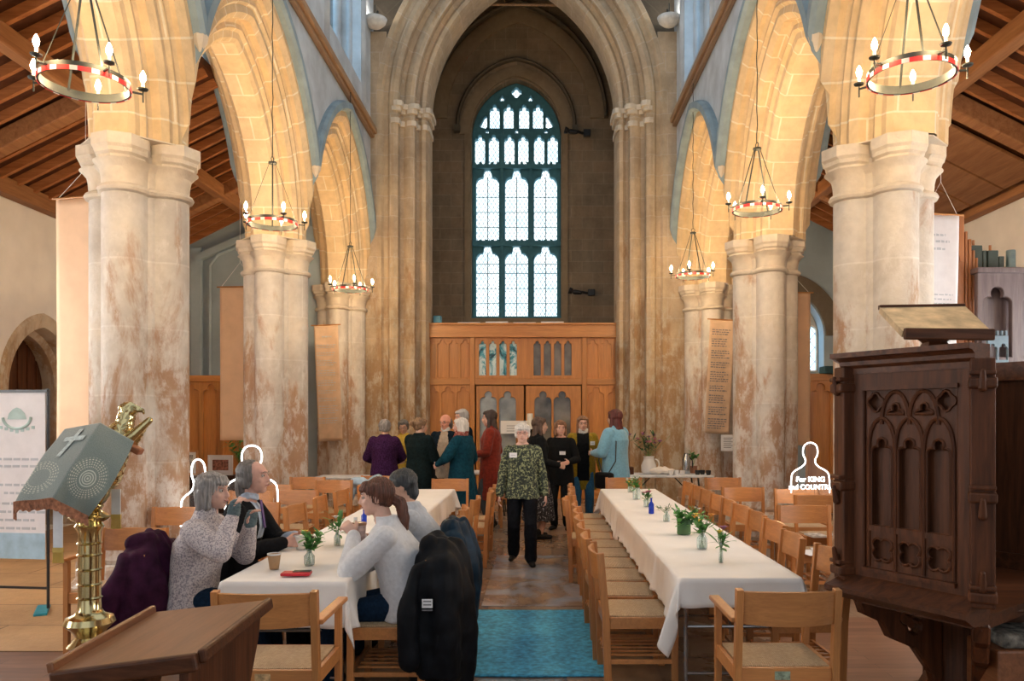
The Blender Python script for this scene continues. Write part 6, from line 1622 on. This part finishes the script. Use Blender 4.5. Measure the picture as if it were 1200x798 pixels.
        inv = Rh.transposed(); fr = hair.get('rid', .003)
        def hp(p, n):
            q = inv @ (p - hc); a = math.atan2(q.x, q.y + .02)
            return fr*(math.sin(a*34 + q.z*12) + .7*math.sin(a*71 + q.z*30 + 1)) + .006*noise.noise(p*22)
        o = remeshed(mb, hair.get('name', 'hair'), hair['mat'], t, max(.005, vox*.8), 3, hp, .5)
    # ---- clothes
    if top:
        mb = MB(); e = top.get('e', .018); hem = top.get('hem', P.z - .06*s); hemr = top.get('hemr', (.175*sB + e, .125*sB + e))
        rr = []
        hz = hem
        cx = P.copy(); cx.z = hz
        if sit: cx.y += top.get('hemy', 0)
        if hz < P.z - .14*s: rr.append((V((P.x, P.y, hz)), hemr[0], hemr[1])); rr.append((V((P.x, P.y, (hz+P.z)/2)), hemr[0]*.45 + (.165*sB+e)*.55, hemr[1]*.45 + (.12*sB+e)*.55))
        else: rr.append((V((P.x, P.y, hz)), hemr[0], hemr[1]))
        rr += [(P, .162*sB+e, .115*sB+e), (W, .145*sB+e, .108*sB+e), ((W+C)/2, .15*sB+e, .115*sB+e), (C, .163*sB+e, .12*sB+e), (Sx + V((0,0,-.03*s)), .168*s+e*.7, .095*s+e*.7), (Sx + V((0,0,.022*s)), .104*s+e*.3, .064*s+e*.5)]
        if not top.get('vneck'): rr.append((N + V((0,-.002,.012*s + top.get('collar', 0))), .064*s+e*.2, .060*s+e*.3))
        else: rr.append((N + V((0,-.016,-.020*s)), .072*s, .050*s))
        n = 28; mb.loft([ell(c, rx, ry, n) for c, rx, ry in rr])
        sl = top.get('sleeve', 1.0)
        for i in range(2):
            ra = top.get('arm', .062)*sB; ww = el[i].lerp(wr[i], .93*sl)
            mb.capsule(shl[i] + V((0,0,-.005)), el[i], ra*1.05 + .004, ra*.95); mb.capsule(el[i], ww, ra*.95, max(top.get('cuff', .042), .03)*s)
        amp = top.get('fold', .010); seed = len(label)*1.7
        def fp(p, n):
            w = noise.noise(V((p.x*5+seed, p.y*5, p.z*3.2)))*amp + noise.noise(V((p.x*14, p.y*14+seed, p.z*9)))*amp*.45
            for i in range(2):
                d = (p - el[i]).length
                if d < .11: w += .005*math.sin(d*150)*(1-d/.11)
            if p.z < P.z: a = math.atan2(p.x-P.x, p.y-P.y); w += top.get('flute', .008)*math.sin(a*9+seed)*min(1, (P.z-p.z)/.25)
            return w
        tm = remeshed(mb, top.get('name', 'top'), top['mat'], t, vox, 3, fp, .5)
        fr_ = top.get('front')
        if fr_:        # the shirt or jumper showing between the open fronts is its own part
            me = tm.data; a_ = MB(); b__ = MB(); vs_c = [v_.co.copy() for v_ in me.vertices]
            def inside(c):
                k_ = (fr_['z1']-c.z)/(fr_['z1']-fr_['z0']); w_ = fr_['w']/2*(.35+.65*min(1, k_*1.6)) if fr_.get('vee') else fr_['w']/2
                return c.y > P.y + .02 and abs(c.x - P.x) < w_ and fr_['z0'] < c.z < fr_['z1']
            fa, fb = [], []
            for p_ in me.polygons: (fb if inside(p_.center) else fa).append(tuple(p_.vertices))
            if fb:
                def sub(fs_, nm_, mt_):
                    ids = sorted({i_ for f_ in fs_ for i_ in f_}); mp_ = {i_: k_ for k_, i_ in enumerate(ids)}
                    m2 = bpy.data.meshes.new(nm_); m2.from_pydata([vs_c[i_] for i_ in ids], [], [[mp_[i_] for i_ in f_] for f_ in fs_]); m2.polygons.foreach_set('use_smooth', [True]*len(m2.polygons)); m2.materials.append(mt_); return m2
                tm.data = sub(fa, tm.name, top['mat']); link(fr_.get('name', 'shirt_front'), sub(fb, 'front', fr_['mat']), t)
                bpy.data.meshes.remove(me)
    if bottom:
        mb = MB()
        if bottom['kind'] == 'trousers':
            mb.loft([ell(c, rx, ry, 24) for c, rx, ry in ((P+V((0,0,-.10*s)), .10*sB, .085*sB), (P+V((0,0,-.02*s)), .165*sB, .118*sB), (P+V((0,0,.07*s)), .155*sB, .112*sB))])
            w0 = bottom.get('w', .088)*s
            for i in range(2): mb.capsule(hip[i], kn[i], w0*1.08, w0*.82); mb.capsule(kn[i], an[i] + (kn[i]-an[i]).normalized()*.02, w0*.82, w0*bottom.get('taper', .72))
        else:
            hz = bottom.get('hem', .30); mb.loft([ell(V((P.x, P.y, z)), rx, ry, 28) for z, rx, ry in ((hz, .25*s, .22*s), ((hz+P.z)/2, .21*s, .18*s), (P.z, .168*sB, .12*sB), (P.z+.08*s, .15*sB, .11*sB))])
        bf = bottom.get('fold', .007)
        def bp(p, n):
            w = noise.noise(p*7)*bf + noise.noise(p*17)*bf*.5
            if bottom['kind'] == 'skirt': a = math.atan2(p.x-P.x, p.y-P.y); w += .014*math.sin(a*11)*max(0, min(1, (P.z-p.z)/.4))
            return w
        remeshed(mb, bottom['kind'], bottom['mat'], t, vox, 3, bp, .5)
    for i in range(2):
        mb = MB(); a = an[i]; mb.capsule(a + V((0,-.045,-.030)), a + V(((i-.5)*.05, .135*s, -.044)), .042, .031); mb.capsule(a + V((0,-.03,-.03)), a + V((0,-.015,.03)), .044, .042)
        zmin = a.z - .075
        o = remeshed(mb, 'shoe', cmat('shoe_%d' % int(shoes[0]*100), shoes, .4, .1), t, .008, 2, lambda p, n: V((0,0,max(0, zmin+.004-p.z))))
    J = dict(P=P, W=W, C=C, S=Sx, N=N, sh=shl, el=el, wr=wr, hc=hc, Rh=Rh, s=s, hs=hs, Hh=Hh, hip=hip, kn=kn, an=an, t=t)
    return J
def badge(J, x, z, w=.085, h=.05, y=.16, rz=0, mat='paper', nm='name_badge', rx=0):
    mb = MB(); R = Matrix.Rotation(rz, 3, 'Z') @ Matrix.Rotation(rx, 3, 'X'); mb.box((x, y, z), (w, .003, h), R); o = mb.build(nm, M[mat], J['t'])
    mb = MB(); mb.box(V((x, y, z)) + R @ V((0, .0025, 0)), (w*.6, .001, h*.12), R); mb.build('lettering', M['palink'], o)
def open_front(J, mat, x, z0, z1, w, y0=.1, nm='shirt_front'):
    """narrow shirt or jumper panel showing between coat fronts"""
    mb = MB(); P, C = J['P'], J['C']
    mb.grid(lambda u, v_: ((u-.5)*w*(1.0) + x, (y0 + .012*math.cos((u-.5)*3)), z0+(z1-z0)*v_), 6, 12, False); o = mb.build(nm, mat, J['t'], smooth=True); so = o.modifiers.new('t','SOLIDIFY'); so.thickness = .01
def scarf(J, mat, r=.075, t_=.026, nm='scarf', tails=0.0):
    N = J['N']; mb = MB(); pts_ = [N + V((r*math.cos(a), .005+r*.92*math.sin(a), .012+.008*math.sin(3*a))) for a in [2*PI*k/20 for k in range(21)]]
    mb.tube(pts_, t_, 10); mb.tube([p + V((0,.004,-.03)) for p in pts_], t_, 10)
    if tails:
        mb.capsule(N + V((.03,.09,-.02)), N + V((.05,.15,-tails)), .03, .025); mb.capsule(N + V((-.02,.09,-.03)), N + V((-.01,.15,-tails*.8)), .028, .024)
    remeshed(mb, nm, mat, J['t'], .009, 2, lambda p, n: .010*noise.noise(p*26))
def glove(J, i, mat, cuffmat, d):
    w, e = J['wr'][i], J['el'][i]; dd = (w-e).normalized(); hd = V(d).normalized(); mb = MB()
    mb.capsule(w - dd*.075, w - dd*.01, .036, .034); mb.capsule(w, w + hd*.07, .036, .036, 12); mb.capsule(w + hd*.02, w + hd*.05, .04, .038)
    o = remeshed(mb, 'glove', mat, J['t'], .006, 2, lambda p, n: .0015*math.sin(p.z*420))
    mb = MB(); mb.capsule(w - dd*.088, w - dd*.076, .0375, .0375); remeshed(mb, 'cuff_band', cuffmat, J['t'], .006, 1)

grey = hairmat('grey_hair', (.30,.28,.27)); white = hairmat('white_hair', (.68,.65,.62), .15); brown = hairmat('brown_hair', (.085,.045,.028)); dkbrown = hairmat('dark_brown_hair', (.045,.025,.018)); auburn = hairmat('dark_red_hair', (.11,.022,.018)); fair = hairmat('fair_brown_hair', (.24,.14,.075)); salt = hairmat('dark_grey_hair', (.13,.12,.115)); ginger = hairmat('light_brown_hair', (.26,.13,.07))
bl = cmat('black_wool', (.010,.012,.014), .9, .2); navy = cmat('navy_wool', (.008,.018,.030), .9, .2); jeans = cmat('dark_blue_denim', (.010,.028,.062), .85, .2, 60); blue_j = cmat('mid_blue_denim', (.03,.13,.24), .85, .2, 60)

# the four people at the left-hand table
J = person('seated woman with a grey bob in a flecked cardigan and fingerless gloves', (-2.13, 5.0, 0), -PI/2, 1.64, True, lean=(0,.10), head=(-12,0), hands=[(-.03,.30,.97), (.14,.26,1.05)], hint=[(-.6,-.4,-1),(.7,-.5,-1)], bulk=1.1,
    skinc=(.66,.40,.32), top=dict(mat=speckle('flecked_grey_knit', (.24,.22,.26), (.60,.55,.56), 95, .48), e=.028, hem=.47, name='cardigan', arm=.066, cuff=.045, fold=.012, collar=.01), bottom=dict(kind='trousers', mat=jeans), hair=dict(kind='bob', mat=grey, fringe=1, grow=1.06), vox=.0065, curl=.75, handdir=[(.1,.25,1),(.1,.2,1),(.3,1,.1),(-.2,1,.1)])
gl = cmat('teal_grey_knit', (.10,.15,.17), .9, .2, 60); mag = cmat('magenta_knit', (.42,.02,.12), .8)
glove(J, 0, gl, mag, (.1,.25,1)); glove(J, 1, gl, mag, (.1,.2,1))
J = person('seated man with grey hair in a dark suit jacket, holding a paper cup', (-2.13, 5.64, 0), -PI/2, 1.76, True, lean=(0,.13), head=(-4,2), hands=[(-.02,.40,.80), (.16,.38,.795)], hint=[(-.8,-.4,-1),(.8,-.4,-1)], bulk=1.2, smile=False,
    skinc=(.66,.38,.30), top=dict(mat=cmat('black_suiting', (.012,.013,.016), .8, .2), e=.026, hem=.47, name='jacket', arm=.066, vneck=True, fold=.010, front=dict(mat=cmat('pale_blue_shirt', (.42,.50,.62)), w=.11, z0=.80, z1=1.2, name='shirt')), bottom=dict(kind='trousers', mat=bl), hair=dict(kind='fringe', mat=salt, top=True, rid=.002), vox=.0065, curl=.7, handdir=[(.3,1,-.05),(-.3,1,-.05),(.9,.1,-.3),(-.9,.1,-.3)])
scarf(J, cmat('pale_blue_shirt', (.42,.50,.62)), .062, .012, 'collar'); mb = MB(); mb.box((0, .172, .97), (.035, .006, .2), Matrix.Rotation(.15,3,'X')); mb.build('tie', cmat('purple_tie', (.12,.06,.22), .5), J['t'])
J = person('seated woman with a long brown ponytail in a white jumper and jeans', (-.84, 4.82, 0), PI/2, 1.62, True, lean=(0,.20), head=(8,-6), hands=[(-.04,.27,.95), (.07,.28,.93)], hint=[(-.8,-.1,-1),(.8,-.1,-1)], bulk=1.12,
    skinc=(.68,.42,.33), top=dict(mat=cmat('white_fluffy_knit', (.66,.67,.70), .95, .06, 40, .3, .6), e=.032, hem=.46, name='jumper', arm=.074, cuff=.045, fold=.014), bottom=dict(kind='trousers', mat=jeans, w=.095), hair=dict(kind='pony', mat=hairmat('chestnut_hair', (.12,.045,.028)), fringe=1), vox=.0065, curl=.8, handdir=[(.3,.6,.6),(-.3,.6,.6),(.8,.2,-.2),(-.8,.2,-.2)])
J = person('seated person with dark hair in a pale grey jumper, half hidden behind the ponytailed woman', (-.80, 5.62, 0), PI/2, 1.64, True, lean=(0,.24), head=(10,-8), hands=[(-.10,.42,.79), (.12,.42,.79)], hint=[(-.8,-.1,-1),(.8,-.1,-1)], bulk=1.1,
    top=dict(mat=cmat('pale_grey_knit', (.42,.46,.52), .95, .08, 40, .3, .5), e=.03, hem=.46, name='jumper', arm=.070, fold=.013), bottom=dict(kind='trousers', mat=jeans), hair=dict(kind='hood', mat=hairmat('charcoal_hair', (.04,.045,.05))), vox=.009)
# coats hung over the chair backs
def coat(label, c, w, d, ztop, zbot, mat, quilt=0.0, seed=0, rz=0, skew=0.0):
    t = thing('hanging_coat', label, 'coat', (c[0], c[1], 0), rz); mb = MB(); n = 28
    for (f, kx, ky) in ((0, 1, 1),):
        rr = []
        for z, a, b_ in ((zbot, .80, .8), (zbot+.10, .96, 1.0), ((ztop+zbot)/2-.08, 1.02, 1.1), ((ztop+zbot)/2+.12, 1.0, 1.0), (ztop-.16, .98, .85), (ztop-.07, .90, .70), (ztop-.02, .62, .55), (ztop+.03, .30, .35)):
            off = skew*(ztop-z)
            rr.append([V((w/2*a*math.copysign(abs(math.cos(q))**.8, math.cos(q)), off + d/2*b_*math.copysign(abs(math.sin(q))**.8, math.sin(q)), z + .05*math.sin(q*2+seed)*(1 if z < zbot+.05 else 0))) for q in [2*PI*k/n for k in range(n)]])
        mb.loft(rr)
    for sx in (-1, 1):
        mb.capsule((sx*w*.40, d*.2, ztop-.12), (sx*w*.54, d*.35, (ztop+zbot)/2+.05), .06, .055); mb.capsule((sx*w*.54, d*.35, (ztop+zbot)/2+.05), (sx*w*.50, d*.42, zbot+.22), .055, .042)
    mb.capsule((-w*.22, d*.12, ztop-.02), (w*.22, d*.12, ztop-.02), .055, .055)
    def f(p, n_): 
        w_ = .045*noise.noise(V((p.x*9+seed, p.y*9, p.z*1.6))) + .010*noise.noise(V((p.x*18, p.y*18, p.z*9+seed)))
        if quilt: w_ += quilt*abs(math.sin(p.z*30+ .5*math.sin(p.x*9)))
        return w_ + .006*math.sin(math.atan2(p.y, p.x)*7+seed)
    remeshed(mb, 'fabric', mat, t, .009, 4, f); return t
t = coat('black padded coat with a small white logo hung over the ponytailed woman\'s chair', (-.60, 4.82), .62, .36, .90, .05, cmat('black_nylon', (.010,.012,.016), .6, .25, 12, .1, 0), .002, 2, PI/2, -.04)
mb = MB(); mb.box((-.325, .03, .60),(.003,.06,.05)); o = mb.build('logo_patch', M['paper'], t); 
mb = MB()
for k in range(2): mb.box((-.3275,.03,.613-.020*k),(.002,.045,.006))
mb.box((-.325,.03,.562),(.003,.06,.008)); mb.build('lettering', M['ink'], o)
coat('navy coat hung over the chair of the person in the grey jumper', (-.57, 5.62), .58, .28, .90, .16, cmat('navy_nylon', (.012,.035,.065), .5, .3, 12, .1, 0), .0, 5, PI/2)
t = coat('plum hooded coat hung over the chair back of the woman in the flecked cardigan', (-2.42, 4.99), .58, .28, .90, .20, cmat('plum_cotton', (.055,.012,.040), .75, .25, 14), .0, 8, PI/2)
mb = MB()
for sx in (-.10, .10): mb.ball((sx, .135, .70), .009, None, 8, 6)
mb.build('stud', M['steel'], t, smooth=True)['label'] = 'small metal studs'

# the woman walking up the aisle
J = person('older woman with white hair and glasses walking up the aisle in a green patterned blouse', (-.18, 8.95, 0), PI, 1.60, False, head=(0,-3), hands=[(-.27,.02,.80),(.27,.05,.80)], hint=[(-.6,-1,0),(.6,-1,0)], bulk=1.12, feet=[(-.10,.10,.075),(.11,-.16,.10)],
    skinc=(.74,.46,.38), top=dict(mat=speckle('green_black_leaf_print', (.020,.030,.024), (.30,.33,.17), 42, .55), e=.020, hem=.75, hemr=(.205,.165), name='blouse', arm=.058, cuff=.052, vneck=True, fold=.012), bottom=dict(kind='trousers', mat=cmat('black_trousers', (.010,.012,.018), .8, .2), w=.092, taper=.78), hair=dict(kind='short', mat=white, fringe=1), glasses=(.25,.05,.05), vox=.0065, curl=.6)
badge(J, .10, 1.24, .085, .055, .152)
# the group standing by the tower arch
person('standing woman seen from behind in a ribbed purple cardigan, grey hair', (-2.28, 11.75, 0), .1, 1.63, False, head=(10,-10), hands=[(-.12,.26,.98),(.12,.28,.98)], hint=[(-1,-.5,-.3),(1,-.5,-.3)], bulk=1.25, face=False,
    top=dict(mat=cmat('purple_ribbed_knit', (.060,.018,.075), .9, .35, 50), e=.03, hem=.62, hemr=(.23,.18), name='cardigan', arm=.07), bottom=dict(kind='trousers', mat=bl), hair=dict(kind='short', mat=grey, grow=1.06), vox=.011)
person('person in a yellow top and grey hair glimpsed behind the purple cardigan', (-2.16, 12.75, 0), PI-.3, 1.63, False, head=(20,-14), hands=[(-.14,.24,1.0),(.14,.24,1.0)], bulk=1.0,
    top=dict(mat=cmat('yellow_knit', (.55,.38,.06), .9), e=.02, hem=.78, name='jumper'), bottom=dict(kind='trousers', mat=jeans), hair=dict(kind='short', mat=salt), glasses=True, vox=.011)
person('standing woman seen from behind in a black coat, fair hair in a bun', (-1.70, 11.35, 0), -.55, 1.66, False, head=(-22,-6), hands=[(-.10,.30,1.02),(.16,.30,1.0)], bulk=1.3, face=True,
    top=dict(mat=cmat('black_green_wool', (.008,.018,.020), .9, .2), e=.035, hem=.50, hemr=(.24,.19), name='coat', arm=.072), bottom=dict(kind='trousers', mat=bl), hair=dict(kind='bun', mat=fair), vox=.010)
J = person('bald man with glasses in a dark cardigan over a pale shirt', (-1.42, 12.15, 0), PI-.15, 1.72, False, head=(-14,-12), hands=[(-.10,.30,1.00),(.08,.30,1.0)], bulk=1.1, smile=False,
    skinc=(.74,.34,.24), top=dict(mat=navy, e=.024, hem=.74, name='cardigan', vneck=True, front=dict(mat=cmat('fawn_pullover', (.40,.32,.24)), w=.26, z0=.72, z1=1.48, name='pullover', vee=1)), bottom=dict(kind='trousers', mat=bl), hair=dict(kind='fringe', mat=salt), glasses=True, vox=.009)
scarf(J, cmat('white_shirt', (.70,.68,.66)), .062, .014, 'collar')
person('tall man with white hair in a navy jacket behind the teal coat', (-1.22, 12.8, 0), PI/2+.5, 1.80, False, head=(0,-8), hands=[(-.14,.24,1.0),(.14,.26,1.0)], bulk=1.1, skinc=(.72,.42,.33),
    top=dict(mat=navy, e=.024, hem=.78, name='jacket'), bottom=dict(kind='trousers', mat=bl), hair=dict(kind='short', mat=hairmat('silver_hair', (.45,.44,.44), .15)), vox=.010)
J = person('standing woman with a white bob in a long teal coat and red scarf', (-1.08, 11.15, 0), PI/2-.35, 1.66, False, head=(14,-4), hands=[(-.16,.30,1.0),(.27,.08,.86)], hint=[(-1,-.6,-.3),(.6,-1,-.2)], bulk=1.3, face=True, skinc=(.72,.42,.34),
    top=dict(mat=cmat('teal_wool', (.008,.062,.100), .9, .2), e=.038, hem=.32, hemr=(.29,.25), name='coat', arm=.072), bottom=dict(kind='trousers', mat=bl), hair=dict(kind='bob', mat=white), vox=.009)
scarf(J, speckle('red_patterned_scarf', (.20,.02,.02), (.42,.16,.12), 40, .5), .078, .028, 'scarf', .18)
J = person('standing woman with long dark hair in a rust red coat', (-.72, 12.0, 0), PI/2-.1, 1.78, False, head=(8,-4), hands=[(-.14,.26,1.02),(.18,.16,.98)], bulk=1.05, skinc=(.70,.42,.33), face=True,
    top=dict(mat=cmat('rust_red_wool', (.21,.022,.010), .9, .2), e=.032, hem=.42, hemr=(.22,.2), name='coat', arm=.066), bottom=dict(kind='trousers', mat=cmat('grey_trousers', (.08,.09,.10), .85)), hair=dict(kind='long', mat=dkbrown, len=.12), vox=.009)
J = person('standing woman with long brown hair in a black top and dotted black skirt', (.0, 10.9, 0), -PI/2+.25, 1.67, False, head=(-12,-3), hands=[(-.14,.26,1.0),(.16,.24,1.0)], bulk=1.0, face=True,
    top=dict(mat=bl, e=.022, hem=.80, name='jumper', arm=.058), bottom=dict(kind='skirt', mat=speckle('dotted_black_skirt', (.012,.012,.016), (.42,.40,.42), 46, .60), hem=.26), hair=dict(kind='long', mat=hairmat('mid_brown_hair', (.10,.055,.035)), len=.26), vox=.009)
J = person('woman with curly fair hair in a black jacket facing the long-haired woman', (.33, 11.75, 0), PI-.25, 1.62, False, head=(24,-2), hands=[(-.18,.26,1.04),(.22,.14,.90)], bulk=1.05, skinc=(.74,.42,.32), face=True,
    top=dict(mat=cmat('black_jersey', (.011,.012,.013), .9), e=.026, hem=.66, name='jacket', arm=.062, vneck=True), bottom=dict(kind='trousers', mat=bl), hair=dict(kind='bob', mat=ginger, rid=.006), vox=.009)
badge(J, -.06, 1.14, .09, .05, .150)
J = person('smiling woman in a long mustard cardigan over black, white scarf and jeans', (.68, 12.2, 0), PI, 1.69, False, head=(4,-2), hands=[(-.27,.05,.84),(.27,.05,.84)], bulk=1.1, skinc=(.76,.46,.36), face=True,
    top=dict(mat=cmat('mustard_wool', (.30,.20,.012), .9, .15), e=.028, hem=.56, hemr=(.22,.15), name='cardigan', arm=.064, front=dict(mat=bl, w=.19, z0=.70, z1=1.5, name='jumper')), bottom=dict(kind='trousers', mat=blue_j), hair=dict(kind='long', mat=ginger, len=.12), glasses=(.3,.05,.05), shoes=(.10,.06,.04), vox=.008)
scarf(J, cmat('white_knit_scarf', (.70,.68,.66)), .068, .024, 'scarf'); badge(J, -.14, 1.27, .075, .06, .170, .3)
J = person('standing woman with dark red hair in a light blue jumper, shoulder bag on her arm', (1.13, 11.65, 0), PI/2-.75, 1.78, False, head=(10,-4), hands=[(-.16,.28,1.06),(.10,.30,1.06)], bulk=1.25, face=False,
    top=dict(mat=cmat('sky_blue_knit', (.20,.44,.60), .95, .08, 40, .3, .4), e=.036, hem=.74, hemr=(.235,.19), name='jumper', arm=.074), bottom=dict(kind='trousers', mat=bl), hair=dict(kind='long', mat=auburn, len=.06, grow=1.05), vox=.009)
mb = MB(); c = J['C']; mb.tube([J['sh'][0] + V((.03,.0,.055)), c + V((-.16,-.13,-.02)), c + V((-.20,-.15,-.30)), c + V((-.24,-.06,-.46))], .009, 6); mb.tube([J['sh'][0] + V((.03,.02,.055)), c + V((-.14,.16,-.02)), c + V((-.22,.14,-.30)), c + V((-.25,.06,-.46))], .009, 6)
t = tag(mb.build('shoulder_bag', M['black'], None, loc=J['t'].location), 'black shoulder bag carried by the woman in the light blue jumper', 'bag'); t.rotation_euler = J['t'].rotation_euler
mb = MB(); mb.box(c + V((-.27,.0,-.58)), (.12,.30,.24), None, .04); mb.build('bag_body', cmat('black_leather', (.012,.012,.013), .4), t)
